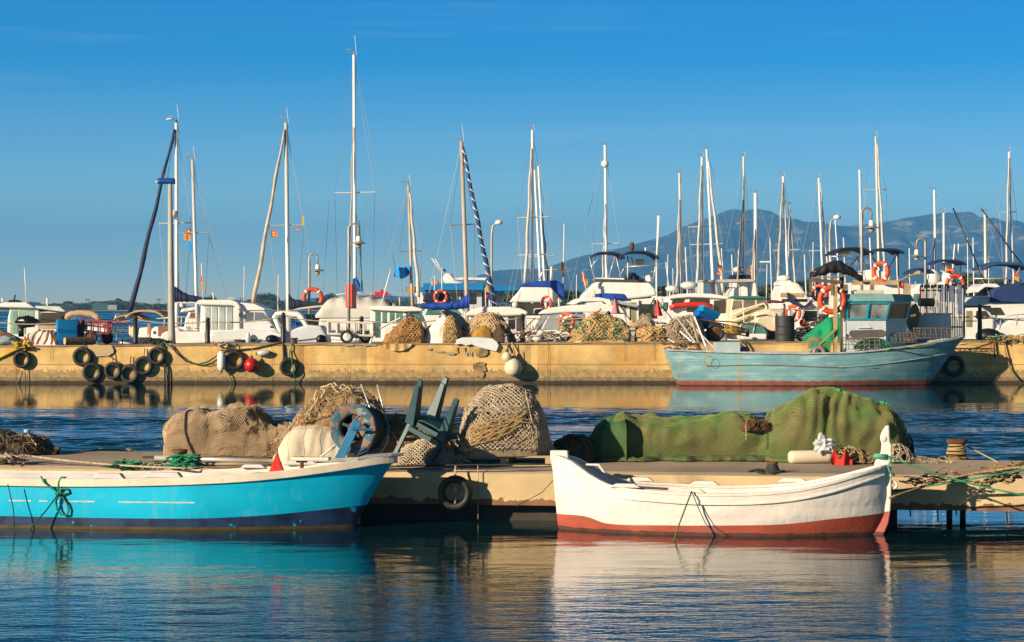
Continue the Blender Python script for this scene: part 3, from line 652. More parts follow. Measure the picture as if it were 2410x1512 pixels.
# ---------------------------------------------------------------- nets and gear on the near pontoon
class Mound:
    """a heap lying on a surface: silhouette points (px, py) at distance d, half depth hd(u), standing on height z0"""
    def __init__(s, tab, d, hd, z0, seed=0, fold=.03, ff=4, pw=.72, vfold=0, rise=0, lean=0):
        s.tab = tab; s.d = d; s.hd = hd; s.z0 = z0; s.seed = seed; s.fold = fold; s.ff = ff; s.pw = pw; s.vfold = vfold; s.lean = lean
        xs = []; acc = 0; prev = None; N_ = 160; s.cum = []
        for i in range(N_+1):
            px = tab[0][0]+(tab[-1][0]-tab[0][0])*i/N_; p = (px*d/F, smooth_tab(tab, px)*d/F)
            if prev: acc += math.hypot(p[0]-prev[0], p[1]-prev[1])
            s.cum.append((acc, px)); prev = p
        s.L = acc; s.W = 2*hd+max(.01, s.z0*0+max(PZ(b, d) for a, b in tab)-z0)*1.2
        hm = max(.05, s.W-2*hd); acc = [0]; q0 = None
        for i in range(61):
            t_ = math.pi*i/60; q1 = (-math.copysign(abs(math.cos(t_))**.8, math.cos(t_))*hd, hm*.8*max(0, math.sin(t_))**pw)
            if q0: acc.append(acc[-1]+math.hypot(q1[0]-q0[0], q1[1]-q0[1]))
            q0 = q1
        s.va = acc
        s.base = P((tab[0][0]+tab[-1][0])/2, 0, d); s.base.z = z0
    def phv(s, v):
        A_ = s.va; t_ = v*A_[-1]
        for i in range(60):
            if A_[i+1] >= t_: return math.pi*(i+(t_-A_[i])/max(1e-9, A_[i+1]-A_[i]))/60
        return math.pi
    def S(s, u, v, off=0):
        a = u*s.L; c = s.cum; lo, hi = 0, len(c)-1
        while hi-lo > 1:
            mid = (lo+hi)//2
            if c[mid][0] <= a: lo = mid
            else: hi = mid
        k = (a-c[lo][0])/max(1e-9, c[hi][0]-c[lo][0]); px = c[lo][1]+(c[hi][1]-c[lo][1])*k
        hgt = max(.0, PZ(smooth_tab(s.tab, px), s.d)-s.z0); ph = s.phv(v)
        hmax = max(.05, s.W-2*s.hd)
        hd = s.hd*min(1, (hgt/hmax*1.6))**.6*(1-.12*math.sin(u*7+s.seed))
        sp = math.sin(ph)
        x = PX(px, s.d); y = s.d-math.copysign(abs(math.cos(ph))**.8, math.cos(ph))*hd; z = s.z0+hgt*max(0, sp)**s.pw
        x += s.lean*(z-s.z0)
        p = Vector((x, y, z)); nrm = Vector((0, -math.cos(ph), sp*1.0)); nrm.x = 1.5*(u-.5)*sp; nrm.normalize()
        e = min(1, sp*3)*min(1, hgt*8)
        q = Vector((p.x*s.ff, p.y*s.ff, p.z*s.ff*.8+s.seed*5))
        dsp = s.fold*(noise.noise(q)+.5*noise.noise(q*2.3))
        if s.vfold: dsp += s.vfold*math.sin(p.x*34+3*noise.noise(q*.7)*3+s.seed)*(.3+.7*abs(math.cos(ph)))
        return p+nrm*(dsp*e+off)
    def skin(s, nu=90, nv=36, off=0, v0=0, v1=1, u0=0, u1=1, mb=None):
        mb = mb or MB(s.base)
        return mb.grid(lambda u, v: s.S(u0+(u1-u0)*u, v0+(v1-v0)*v, off), nu, nv, lambda u, v: ((u0+(u1-u0)*u)*s.L, (v0+(v1-v0)*v)*s.W))
    def net(s, cell, r, off=.012, v0=.02, v1=.8, u0=0, u1=1, seed=1, jit=.25, diamond=True, mb=None, skip=0):
        mb = mb or MB(s.base); nu = max(4, int(s.L*(u1-u0)/cell)); nv = max(4, int(s.W*(v1-v0)/cell)); rn = random.Random(seed); C = {}
        def g(i, j):
            if (i, j) not in C:
                u = u0+(u1-u0)*(i+rn.uniform(-jit, jit))/nu; v = v0+(v1-v0)*(j+rn.uniform(-jit, jit))/nv
                u += .25*cell*noise.noise(Vector((i*.15, j*.15, seed))); v += .5*cell*noise.noise(Vector((i*.12, j*.12, seed+9)))
                C[(i, j)] = s.S(min(1, max(0, u)), min(1, max(0, v)), off*(1+rn.uniform(-.5, .5)))
            return C[(i, j)]
        for i in range(nu):
            for j in range(nv):
                if diamond:
                    if (i+j) % 2: e = [((i+1, j), (i, j+1))]
                    else: e = [((i, j), (i+1, j+1))]
                else: e = [((i, j), (i+1, j)), ((i, j), (i, j+1))]
                for a, b in e:
                    if skip and rn.random() < skip: continue
                    mb.tube([g(*a), g(*b)], r, 3, cap=False)
        return mb
    def strand(s, n, r, ln, off=.02, seed=3, mb=None, v0=.05, v1=.75, u0=0, u1=1, step=.035, turn=.9, sides=4):
        mb = mb or MB(s.base); rn = random.Random(seed)
        for _ in range(n):
            u, v = rn.uniform(u0, u1), rn.uniform(v0, v1); a = rn.uniform(0, 6.28); pts = []; da = rn.uniform(-turn, turn)
            for k in range(int(ln/step*rn.uniform(.4, 1))):
                pts.append(s.S(u, v, off*(.4+1.2*rn.random()))); da = da*.8+rn.uniform(-turn, turn)*.5; a += da
                u = min(u1, max(u0, u+math.cos(a)*step/s.L)); v = min(v1, max(v0, v+math.sin(a)*step/s.W))
            if len(pts) > 2: mb.tube(pts, r*rn.uniform(.7, 1.2), sides, cap=False)
        return mb
def on_pont(x, y, z=PT):                      # where a line of sight at (x, y) meets the pontoon top
    d = (H-z)*F/(y-HY); return Vector((PX(x, d), d, z))
Z0 = PT+.002
# -- fine brown net over a bale
M1 = Mound([(393, 1082), (394, 1040), (395, 1012), (402, 994), (420, 980), (450, 970), (480, 965), (508, 967), (530, 956), (548, 953), (568, 956), (600, 966), (625, 978), (643, 990), (660, 1001), (680, 1006), (700, 1020), (716, 1050), (720, 1084)], 27.95, .42, Z0, 2, .09, 3.8, .55)
r = thing('net_bale', 'long lumpy bale wrapped in fine brown fishing net on the pontoon, behind the turquoise boat', 'net', M1.base, group='nets heaped on the near pontoon')
BN = mat('brown_bale_cloth', (.20, .13, .07), .95, var=.4, vs=7)
M1.skin(120, 40).build('bale', BN, r, smooth=True)
NETB = mat('brown_net_cord', (.54, .39, .24), .95, var=.3, vs=4)
M1.net(.0155, .0042, .012, v0=.015, v1=.86, jit=.08, seed=2).build('netting', NETB, r)
m = MB(M1.base)
m.tube([M1.S(.34-.05*math.sin(i/20*3.1), .04+.5*i/20, .03) for i in range(21)], .011, 6); m.tube([M1.S(.335+.06*i/20+.05*math.sin(i/10), .54+.06*math.sin(i/5), .03) for i in range(21)], .010, 6); m.build('binding_rope', ROPED, r)
# -- heap of loose net on a cream canvas
M2 = Mound([(655, 1095), (668, 1050), (690, 1005), (702, 985), (718, 966), (735, 948), (752, 933), (775, 921), (800, 918), (830, 921), (860, 934), (880, 948), (895, 968), (905, 1000), (912, 1040), (915, 1085)], 27.3, .42, .80, 5, .07, 6, .62)
M2b = Mound([(636, 1094), (648, 1070), (665, 1040), (685, 1016), (700, 1003), (730, 1000), (790, 1002), (815, 1012), (830, 1040), (838, 1080), (850, 1094)], 27.05, .50, Z0, 3, .025, 4, .7, vfold=.006)
r = thing('canvas_bundle', 'cream canvas bundle under a heap of loose brown net beside the blue drum', 'canvas', M2b.base)
CV = mat('cream_canvas', (.70, .60, .44), .9, var=.14, vs=3, bump=.5, bs=9, stain=((.48, .36, .22), 4, 1.2, .60, .8, .5))
M2b.skin(60, 24).build('canvas', CV, r, smooth=True)
m = MB(M2.base)
for u in (.3, .42, .54, .66): m.tube([M2b.S(u+.008*math.sin(i), .05+.4*i/12, .002) for i in range(13)], .0014, 4)
m.tube([M2b.S(.2+.6*i/20, .33, .002) for i in range(21)], .0014, 4)
m.build('seam', mat('seam_thread', (.42, .33, .22), .9), r)
r = thing('loose_net_heap', 'heap of tangled loose brown net with small orange and blue floats, behind the blue drum', 'net', M2.base, group='nets heaped on the near pontoon')
TN = mat('tan_net_mass', (.36, .235, .115), .95, var=.5, vs=16, col2=(.16, .10, .05), bump=1, bs=70)
TNC = mat('tan_net_strand', (.50, .35, .18), .95, var=.45, vs=9)
M2.skin(100, 34).build('net_mass', TN, r, smooth=True)
M2.strand(420, .0035, .7, .035, 4, v0=.19, v1=.8, sides=3).build('net_strands', TNC, r)
M2.strand(26, .008, 1.0, .05, 8, v0=.2, v1=.72, turn=.5).build('head_rope', mat('head_rope', (.60, .46, .29), .9, var=.3), r)
def floats(Mo, r_, n, seed, v0=.15, v1=.6, parent=None, rad=.02):
    rn = random.Random(seed)
    for k in range(n):
        p = Mo.S(rn.uniform(.05, .95), rn.uniform(v0, v1), .045); o = MB(Mo.base).blob(p, (rad, rad*.8, rad*1.1), k, .05, 5).build('float', [ORANGE, mat('pale_blue_float', (.10, .32, .40), .5)][k % 2], parent, smooth=True)
floats(M2, .02, 13, 3, .2, .55, r, .017)
# -- second loose heap behind the chairs
M3 = Mound([(845, 1100), (858, 1060), (870, 1020), (890, 1000), (915, 989), (945, 986), (975, 988), (1000, 1000), (1030, 1010), (1060, 1040), (1075, 1095)], 27.5, .35, Z0, 8, .05, 6, .65)
r = thing('loose_net_heap', 'lower heap of tangled brown net between the blue drum and the upturned chairs', 'net', M3.base, group='nets heaped on the near pontoon')
M3.skin(80, 28).build('net_mass', TN, r, smooth=True); M3.strand(260, .0035, .7, .03, 14, v0=.05, v1=.8, sides=3).build('net_strands', TNC, r); M3.strand(10, .007, .9, .045, 15, turn=.4).build('head_rope', MATS['head_rope'], r)
floats(M3, .02, 5, 6, .1, .5, r, .016)
# -- coarse net heap under the chairs, spread at their feet
M4 = Mound([(900, 1104), (920, 1090), (945, 1062), (970, 1044), (1000, 1036), (1040, 1040), (1062, 1058), (1080, 1085), (1088, 1104)], 26.75, .30, Z0, 11, .03, 6, .7)
r = thing('coarse_net_heap', 'low heap of coarse grey brown net lying under the upturned dark green chairs', 'net', M4.base, group='nets heaped on the near pontoon')
GN = mat('grey_net_mass', (.20, .15, .10), .95, var=.5, vs=12)
GNC = mat('grey_net_cord', (.54, .44, .31), .95, var=.3, vs=5)
M4.skin(60, 20).build('net_mass', GN, r, smooth=True); M4.net(.022, .0055, .014, v0=.03, v1=.8, seed=5).build('netting', GNC, r)
# -- pink striped cloth beside it
M5 = Mound([(1015, 1106), (1035, 1085), (1055, 1050), (1075, 1035), (1090, 1040), (1098, 1080), (1102, 1104)], 26.7, .22, Z0, 4, .02, 5, .7, vfold=.006)
M5.skin(30, 14).build('striped_cloth', mat('pinkish_cloth', (.52, .40, .34), .9, var=.2, uvpat=('grid', .018, (.36, .24, .22), .2)), smooth=True, loc=M5.base)
tag(bpy.data.objects['striped_cloth'], 'crumpled pale pink cloth between the chairs and the tall domed net pile', 'cloth')
# -- big domed net pile on a pallet
M6 = Mound([(1074, 1084), (1076, 1060), (1082, 1030), (1090, 1000), (1099, 972), (1112, 945), (1128, 927), (1150, 915), (1180, 911), (1212, 913), (1238, 921), (1256, 938), (1270, 965), (1282, 1000), (1292, 1040), (1304, 1062), (1312, 1088)], 26.95, .50, .70, 21, .045, 4.2, .50)
r = thing('domed_net_pile', 'tall domed pile of knotted pale grey net tied with ropes, on a wooden pallet', 'net', M6.base, group='nets heaped on the near pontoon')
M6.skin(100, 40, off=-.02).build('net_core', mat('pile_core', (.32, .245, .16), .95, var=.5, vs=9, col2=(.17, .12, .08), bump=1, bs=40), r, smooth=True)
M6.net(.027, .005, .018, v0=.02, v1=.85, seed=7, jit=.3).build('netting', GNC, r)
M6.net(.018, .004, .03, v0=.02, v1=.7, u0=.0, u1=.32, seed=9, jit=.4).build('netting', GNC, r)
M6.net(.020, .004, .03, v0=.02, v1=.55, u0=.62, u1=.8, seed=19, jit=.4).build('netting', GNC, r)
OCH = mat('ochre_net_cord', (.55, .37, .17), .95, var=.3)
for a, b, v_, wv in ((.12, .60, .10, .10), (.16, .64, .15, .10), (.10, .58, .07, .09), (.30, .72, .22, .06)):     # swags of gathered net
    m = MB(M6.base)
    for k in range(7):
        m.tube([M6.S(a+(b-a)*i/24, max(.01, v_+wv*(2*i/24-1)**2+.006*k+.006*math.sin(i*2+k)), .035+.01*math.sin(k*2)) for i in range(25)], .0065, 4)
    m.build('gathered_net', GNC if v_ > .2 else OCH, r)
m = MB(M6.base); m.tube([M6.S(.05+.9*i/40, .24+.06*math.sin(i/5), .045) for i in range(41)], .007, 6); m.tube([M6.S(.26+.005*math.sin(i), .02+.5*i/20, .05) for i in range(21)], .006, 6); m.tube([M6.S(.64-.04*math.sin(i/7), .2+.36*i/20, .045) for i in range(21)], .009, 6)
m.build('binding_rope', ROPE, r)
def pallet(name, label, c, w_, dp, rz, hgt=.12, group=None, mt=None, planks=6):
    r = thing(name, label, 'pallet', c, rz, group); mt = mt or WOOD
    for k in range(planks): MB().box((0, -dp/2+dp*(k+.5)/planks, hgt-.011), (w_, dp/planks*.72, .022)).build('top_board', mt, r)
    for x in (-w_/2+.05, 0, w_/2-.05):
        MB().box((x, 0, hgt/2), (.09, dp*.98, hgt-.045)).build('block', mt, r)
    for y in (-dp/2+.05, 0, dp/2-.05): MB().box((0, y, .012), (w_, .09, .020)).build('base_board', mt, r)
    return r
pallet('wooden_pallet', 'wooden pallet on the near pontoon carrying the tall domed net pile', (M6.base.x+.02, 26.9, PT+.004), 1.15, .8, -.13, mt=WOODL, group='pallets')
# -- heap of dark fouled net between pile and green net
M7 = Mound([(1296, 1084), (1302, 1062), (1310, 1045), (1325, 1034), (1345, 1030), (1370, 1030), (1385, 1040), (1392, 1060), (1396, 1084)], 27.3, .28, Z0, 31, .04, 8, .6)
r = thing('dark_net_heap', 'small heap of dark red and green fouled rope beside the green net', 'net', M7.base)
M7.skin(50, 20).build('net_mass', mat('fouled_mass', (.035, .020, .012), .95, col2=(.10, .05, .025), vs=12, bump=1, bs=50), r, smooth=True)
M7.strand(60, .008, .5, .02, 3).build('net_strands', mat('fouled_rope', (.13, .04, .02), .9, col2=(.03, .10, .05), vs=8), r)
# -- green net: long low bale and tall heap
GNET = mat('green_net_cloth', (.085, .155, .035), .9, col2=(.19, .17, .055), vs=2.6, stain2=((.24, .14, .07), 2.2, 2.8, .50, .66, .8), stain=((.025, .06, .015), 4.5, 1.0, .50, .66, .75), uvpat=('diamond', .027, (.030, .055, .018), .30), bump=.4, bs=10)
GNC2 = mat('green_net_cord', (.13, .24, .06), .9, col2=(.26, .24, .09), vs=3)
M8 = Mound([(1378, 1084), (1385, 1050), (1396, 1022), (1412, 1004), (1430, 992), (1448, 984), (1468, 980), (1478, 984), (1492, 987), (1525, 984), (1560, 981), (1595, 979), (1635, 980), (1660, 981), (1700, 976), (1728, 976), (1752, 981), (1775, 990), (1800, 1010), (1830, 1040), (1850, 1080)], 27.85, .42, Z0, 41, .08, 3.0, .6, vfold=.004)
r = thing('green_net_bale', 'long low bale under green mesh net, between dark rope and the tall green heap', 'net', M8.base, group='green nets on the near pontoon')
M8.skin(170, 40).build('net_cover', GNET, r, smooth=True)
M8.net(.0185, .0033, .010, v0=.03, v1=.8, seed=17, jit=.06).build('netting', GNC2, r)
m = MB(M8.base)
def hem(Mo, u, v): q = Mo.S(u, 0, 0); return Vector((q.x, q.y-.02-.20*v*(.7+1.1*noise.noise(Vector((u*11, 0, 3)))), Z0+.05*math.sin(v*3.1)*(1+.6*noise.noise(Vector((u*31, v*2, 1))))+.028*abs(noise.noise(Vector((u*85, v*3, 8))))+.004))
m.grid(lambda u, v: hem(M8, u, v), 140, 8, lambda u, v: (u*M8.L, v*.2)); m.build('trailing_hem', GNET, r, smooth=True)
M8c = Mound([(1380, 1086), (1388, 1052), (1400, 1024), (1416, 1002), (1436, 987), (1456, 979), (1470, 979), (1482, 992), (1486, 1020), (1478, 1050), (1470, 1086)], 27.7, .42, Z0, 61, .06, 4, .6, vfold=.012)
M8c.skin(50, 34).build('loose_flap', mat('darker_green_net', (.05, .17, .05), .9, col2=(.10, .17, .05), vs=3, uvpat=('diamond', .027, (.012, .05, .02), .30), bump=.4, bs=10), r, smooth=True)
M9 = Mound([(1760, 1084), (1768, 1050), (1790, 1022), (1808, 1000), (1826, 978), (1845, 958), (1862, 945), (1884, 933), (1910, 925), (1938, 921), (1965, 924), (1988, 926), (2008, 936), (2024, 944), (2044, 946), (2066, 953), (2082, 962), (2098, 980), (2112, 1003), (2126, 1035), (2138, 1060), (2145, 1080)], 27.8, .52, Z0, 47, .13, 2.6, .6, vfold=.018)
r = thing('green_net_heap', 'tall draped heap of green mesh net with deep folds behind the white boat', 'net', M9.base, group='green nets on the near pontoon')
M9.skin(190, 60).build('net_cover', GNET, r, smooth=True)
M9.net(.0185, .0033, .010, v0=.03, v1=.8, u0=0, u1=.9, seed=18, jit=.06).build('netting', GNC2, r)
m = MB(M9.base); m.grid(lambda u, v: hem(M9, u*.86, v), 120, 8, lambda u, v: (u*M9.L, v*.2)); m.build('trailing_hem', GNET, r, smooth=True)
for a_, b_, v_ in ((.30, .14, .5), (.50, .08, .52), (.72, .05, .46)): MB(M9.base).tube([M9.S(a_+b_*i/20, v_+.01*math.sin(i), .02) for i in range(21)], .012, 6).build('edge_rope', mat('bright_green_rope', (.01, .42, .20), .8, var=.4), r)
M9.strand(40, .006, .4, .03, 5, u0=.90, u1=.99, v0=.03, v1=.6).build('dark_folds', mat('dark_net', (.03, .035, .02), .95, var=.5), r)
# coil of brown rope lying in the dip between the two green nets
M10 = Mound([(1742, 1010), (1752, 1000), (1768, 992), (1785, 990), (1800, 993), (1812, 1004)], 27.5, .12, PZ(1014, 27.5), 3, .02, 8, .7)
r = thing('rope_coil', 'dark brown rope coil caught in the dip between the two green nets', 'rope', M10.base); M10.skin(20, 10).build('coil_mass', MATS['fouled_mass'], r, smooth=True); M10.strand(34, .006, .4, .015, 2).build('coil_strands', mat('ochre_dark_rope', (.20, .10, .03), .9, col2=(.05, .03, .02), vs=9), r)
m = MB(M10.base); m.tube([P(1760, 986, 27.3), P(1755, 1000, 27.2), P(1757, 1020, 27.15), P(1756, 1036, 27.12)], .009, 6); m.build('loose_end', mat('ochre_rope', (.42, .25, .10), .9), r)
# -- long cream fender, white bag, red rag, ropes in front of the green heap
fd = (H-PT-.075)*F/(1070-HY)
c = P(1907, 1070, 26.95); c.z = PT+.082
MB().lathe(c, [(0, -.265), (.05, -.262), (.073, -.24), (.078, -.2), (.078, .2), (.073, .24), (.05, .262), (0, .265)], 20, (1, .12, .01)).build('long_fender', mat('cream_fender', (.74, .64, .47), .45, var=.14, vs=4), smooth=True, loc=c)
tag(bpy.data.objects['long_fender'], 'cream sausage fender lying on the pontoon in front of the tall green net', 'fender')
q = P(1940, 1048, 26.9)
MB().blob((0, 0, 0), (.11, .07, .085), 6, .9, 18, 2.6).blob((-.04, 0, .07), (.035, .03, .07), 3, .7, 10, 2).build('plastic_bag', mat('white_plastic', (.60, .64, .66), .35, var=.35, vs=20), bevel=0).location = q
tag(bpy.data.objects['plastic_bag'], 'crumpled white plastic bag tucked behind the cream fender', 'bag')
q = Vector((PX(1985, 26.72), 26.72, PT))
m = MB()
def rag2(u, v): return q+Vector((-.14+.24*u, -.05+.09*v+.03*math.sin(u*9), max(.004, .12*math.sin(v*3.1)*(1+.5*math.sin(u*11))+.03*math.sin(u*3)*v)))
m.grid(rag2, 24, 10); m.build('red_cloth', mat('red_cloth', (.70, .03, .015)), smooth=True, loc=q); tag(bpy.data.objects['red_cloth'], 'crumpled red cloth on the pontoon beside the cream fender', 'cloth')
M11 = Mound([(1955, 1090), (1965, 1072), (1985, 1060), (2010, 1060), (2035, 1074), (2060, 1080), (2085, 1090)], 27.0, .16, Z0, 13, .03, 9, .7)
r = thing('rope_heap', 'heap of ochre rope before the tall green net by the stem post', 'rope', M11.base); M11.skin(30, 12, off=-.02).build('rope_mass', MATS['fouled_mass'], r, smooth=True)
M11.strand(46, .008, .6, .025, 9, turn=.5).build('rope_loops', mat('straw_rope', (.46, .33, .16), .9, var=.5), r)
M12 = Mound([(2080, 1092), (2095, 1060), (2110, 1050), (2128, 1056), (2150, 1076), (2200, 1086), (2240, 1092)], 27.1, .15, Z0, 15, .03, 9, .7)
r = thing('rope_heap', 'pale rope strands trailing off the right end of the tall green net', 'rope', M12.base); M12.strand(60, .007, .8, .02, 19, turn=.35, v1=.7).build('rope_loops', ROPE, r); M12.skin(20, 8, off=-.02, u1=.5).build('rope_mass', MATS['fouled_mass'], r, smooth=True)
# -- stacked upturned chairs
def chairs():
    GP = mat('bottle_green_plastic', (.008, .06, .075), .5, var=.35, vs=6)
    def chair(M, lab):
        r = thing('plastic_chair', lab, 'chair', (0, 0, 0), group='stacked plastic chairs'); r.matrix_world = M
        def leg(a, b, w0, w1):
            a, b = Vector(a), Vector(b); return MB().add([a+Vector((sx*w0/2, sy*w0/3, 0)) for sx, sy in ((-1, -1), (1, -1), (1, 1), (-1, 1))]+[b+Vector((sx*w1/2, sy*w1/3, 0)) for sx, sy in ((-1, -1), (1, -1), (1, 1), (-1, 1))], [(3, 2, 1, 0), (4, 5, 6, 7)]+[(i, (i+1) % 4, (i+1) % 4+4, i+4) for i in range(4)])
        for sx in (-1, 1):
            leg((sx*.255, -.26, 0), (sx*.215, -.20, .42), .052, .125).build('leg', GP, r, bevel=.004)
            leg((sx*.24, .27, 0), (sx*.205, .20, .42), .052, .115).build('leg', GP, r, bevel=.004)
            MB().bar((sx*.25, -.21, .64), (sx*.25, .20, .62), .05, .022).build('armrest', GP, r, bevel=.006)
            MB().bar((sx*.215, -.205, .40), (sx*.25, -.20, .64), .05, .03).build('arm_support', GP, r, bevel=.004)
        MB().grid(lambda u, v: Vector(((2*u-1)*.225, -.22+.43*v, .43-.02*math.cos((2*u-1)*1.4)-.012*math.sin(v*3))), 10, 8).build('seat', GP, r, smooth=True, thick=.008)
        m = MB()
        for k, (a, b) in enumerate(((.46, .47), (.84, .88))): m.bar((-.20, .22+.1*(k), a), (.20, .22+.1*k, a), .03, .05)
        for sx in (-1, 1): m.bar((sx*.215, .20, .42), (sx*.20, .33, .86), .04, .03)
        m.build('backrest', GP, r); return r
    # upside down, tilted: legs point up
    c = P(1034, 1000, 26.75)
    Rm = Matrix.Rotation(R(20), 4, 'Y') @ Matrix.Rotation(R(180+12), 4, 'X') @ Matrix.Rotation(R(28), 4, 'Z')
    S_ = 1.12
    def put(off): return Matrix.Translation(c+Vector(off)) @ Rm @ Matrix.Scale(S_, 4) @ Matrix.Translation((0, 0, -.42))
    chair(put((0, 0, 0)), 'dark green plastic garden chair upside down on a net heap, upper of the two nested')
    chair(put((-.035, -.02, -.075)), 'dark green plastic garden chair upside down on a net heap, lower of the two nested')
    m = MB(c)
    for pts in ([(985, 1022), (1000, 1040), (1014, 1056), (1030, 1048)], [(1050, 1010), (1066, 1014), (1072, 1030), (1060, 1060), (1045, 1068)], [(1018, 965), (1032, 970), (1046, 967)], [(1005, 1040), (1018, 1050), (1020, 1075), (1040, 1082), (1062, 1078)]):
        m.tube(wob([P(x, y, 26.45) for x, y in pts], .01, 9), .008, 6)
    m.build('white_cord', mat('white_cord', (.66, .60, .50), .8, var=.2), loc=c); tag(bpy.data.objects['white_cord'], 'white cord tying the upturned dark green chairs together', 'rope')
chairs()
# -- left end of the pontoon: bollards, rope, nets, poles, sparrow
def bollard(nm, lab, p, s_=1.0, wrap=ROPE):
    r = thing('mooring_bollard', lab, 'bollard', p, group='bollards wrapped in rope on the near pontoon')
    MB().lathe((0, 0, 0), [(.11*s_, 0), (.10*s_, .02), (.075*s_, .04), (.07*s_, .15*s_), (.11*s_, .17*s_), (.115*s_, .20*s_), (.09*s_, .215*s_), (0, .22*s_)], 18).build('iron_post', RUST, r, smooth=True)
    m = MB()
    for k in range(5): m.torus((rnd.uniform(-.005, .005), 0, .05*s_+.024*k*s_), .085*s_+.006*(4-k), .013, (rnd.uniform(-.1, .1), rnd.uniform(-.1, .1), 1), 18, 6)
    m.build('rope_turns', wrap, r, smooth=True)
    m = MB(); rn = random.Random(len(lab))
    for k in range(26):
        a = rn.uniform(0, 6.28); q = Vector((math.cos(a)*.12, math.sin(a)*.12, .012)); m.tube(wob([q+Vector((math.cos(a+j*.35)*.03*j-.02*j, math.sin(a+j*.3)*.02*j, .012*math.sin(j))) for j in range(6)], .01, 9, k), .008, 5)
    m.build('rope_ends', wrap, r); return r
bollard('b', 'bollard wrapped in ochre rope on the far edge near the right end', on_pont(2252, 1080), 1.12, mat('straw_rope', (.46, .33, .16)))
bollard('b', 'pale rope-wrapped bollard cut by the left frame edge on the pontoon front', Vector((PX(-8, 26.9), 26.9, PT)), 1.0)
bollard('b', 'low rusty bollard with dark rope, behind the middle of the white boat', on_pont(1818, 1112), .55, ROPED)
bollard('b', 'rusty bollard smothered in green rope behind the turquoise boat', on_pont(424, 1092), .8, ROPEG)
M13 = Mound([(-60, 1060), (-30, 1030), (0, 1020), (25, 1026), (50, 1030), (75, 1034), (100, 1044), (118, 1056), (136, 1061)], 28.7, .35, Z0, 51, .05, 7, .7)
r = thing('brown_net_heap', 'low heap of dark brown net at the far left end of the pontoon', 'net', M13.base, group='nets heaped on the near pontoon'); M13.skin(60, 16).build('net_mass', mat('dark_brown_mass', (.10, .065, .04), .95, col2=(.035, .025, .02), vs=12, bump=1, bs=60), r, smooth=True)
M13.strand(200, .005, .6, .03, 23, sides=3).build('net_strands', mat('dark_brown_strand', (.22, .15, .09), .95, var=.6, vs=8), r)
q = P(64, 1018, 28.7)
r = thing('tin_mug', 'blue and white enamel beaker perched on rope at the left pontoon end', 'beaker', q); MB().lathe((0, 0, 0), [(.03, -.04), (.045, .04), (.04, .04), (.025, -.035)], 14).build('cup', mat('enamel', (.30, .48, .60), .35, var=.4, vs=20), r, smooth=True)
m = MB(); m.torus((-.02, 0, -.05), .05, .02, (0, 0, 1), 14, 6); m.build('rope_ring', ROPE, r)
def rope_obj(lab, pts, rad, mt, cat='rope', nm='mooring_rope', sg=6, group=None):
    c = Vector(pts[0]); o = MB(c).tube(pts, rad, sg).build(nm, mt, smooth=True); o.location = c; return tag(o, lab, cat, group)
rope_obj('pale rope running from the left bollard to the turquoise boat rail', sag(P(58, 1072, 26.9), P(440, 1102, 25.9), .03, 14), .013, ROPE)
rope_obj('short pale rope lying from the knot to the green bollard', wob(sag(P(440, 1102, 25.9), P(690, 1086, 26.6), .02, 14), .02, 4), .009, ROPE)
rope_obj('thin grey rope stretched from the left beaker out of frame', sag(P(-40, 1042, 28.4), P(62, 1020, 28.65), .01, 8), .012, ROPE)
rope_obj('grey rope from the beaker down to the pontoon edge', sag(P(66, 1022, 28.65), P(86, 1048, 28.4), .005, 6), .012, ROPE)
def pole(lab, a, b, rad, mt): o = MB(a).tube([a, b], rad, 10).build('loose_pole', mt, smooth=True); o.location = a; tag(o, lab, 'pole', 'poles lying on the pontoon')
pole('shiny grey metal tube lying on the pontoon in front of the brown net bale', P(365, 1078, 27.2)*1, P(652, 1086, 26.8), .028, STEEL)
pole('thin straight wooden pole lying nearest the turquoise boat', P(425, 1093, 26.6), P(655, 1092, 26.6), .018, WOODL)
pole('short pale stick behind the turquoise boat, left of the green rope', P(246, 1098, 26.75), P(425, 1096, 26.7), .015, WOODL)
MB(P(385, 1075, 27.3)).box(P(385, 1077, 27.3), (.5, .12, .02)).build('dark_plank', mat('dark_plank', (.06, .05, .045), .8), loc=None).location = P(385, 1075, 27.3)
tag(bpy.data.objects['dark_plank'], 'dark flat plank lying at the left foot of the brown net bale', 'plank')
def tangle(lab, pts, n, rad, mt, spread, cat='rope', nm='rope_tangle', seed=0):
    rn = random.Random(seed); c = sum((Vector(p) for p in pts), Vector())/len(pts); m = MB(c)
    for k in range(n):
        p = Vector(pts[k % len(pts)])+Vector((rn.uniform(-1, 1)*spread[0], rn.uniform(-1, 1)*spread[1], rn.uniform(0, 1)*spread[2])); a = rn.uniform(0, 6.28); q = []
        for j in range(9): a += rn.uniform(-.9, .9); p = p+Vector((math.cos(a)*.028, math.sin(a)*.02, rn.uniform(-.012, .012))); q.append(p.copy())
        m.tube(q, rad*rn.uniform(.7, 1.2), 5)
    o = m.build(nm, mt, smooth=True); o.location = c; return tag(o, lab, cat)
tangle('knotted green and grey rope on the pale stick behind the turquoise boat', [on_pont(285+15*k, 1100) for k in range(4)], 26, .010, ROPEG, (.05, .05, .05), seed=4)
tangle('pale rope knots on the pontoon edge left of the green bollard', [on_pont(350+10*k, 1099) for k in range(3)], 20, .008, ROPE, (.06, .05, .04), seed=5)
tangle('green rope tumbling down the pontoon edge from its bollard', [P(420, 1082, 26.5), P(424, 1092, 26.45), P(426, 1102, 26.4), P(430, 1100, 26.4)], 46, .012, ROPEG, (.05, .03, .05), seed=6)
tangle('brown rope knot lying by the left frame edge above the boat', [P(8+8*k, 1085, 26.75) for k in range(4)], 40, .011, ROPE, (.05, .05, .07), seed=7)
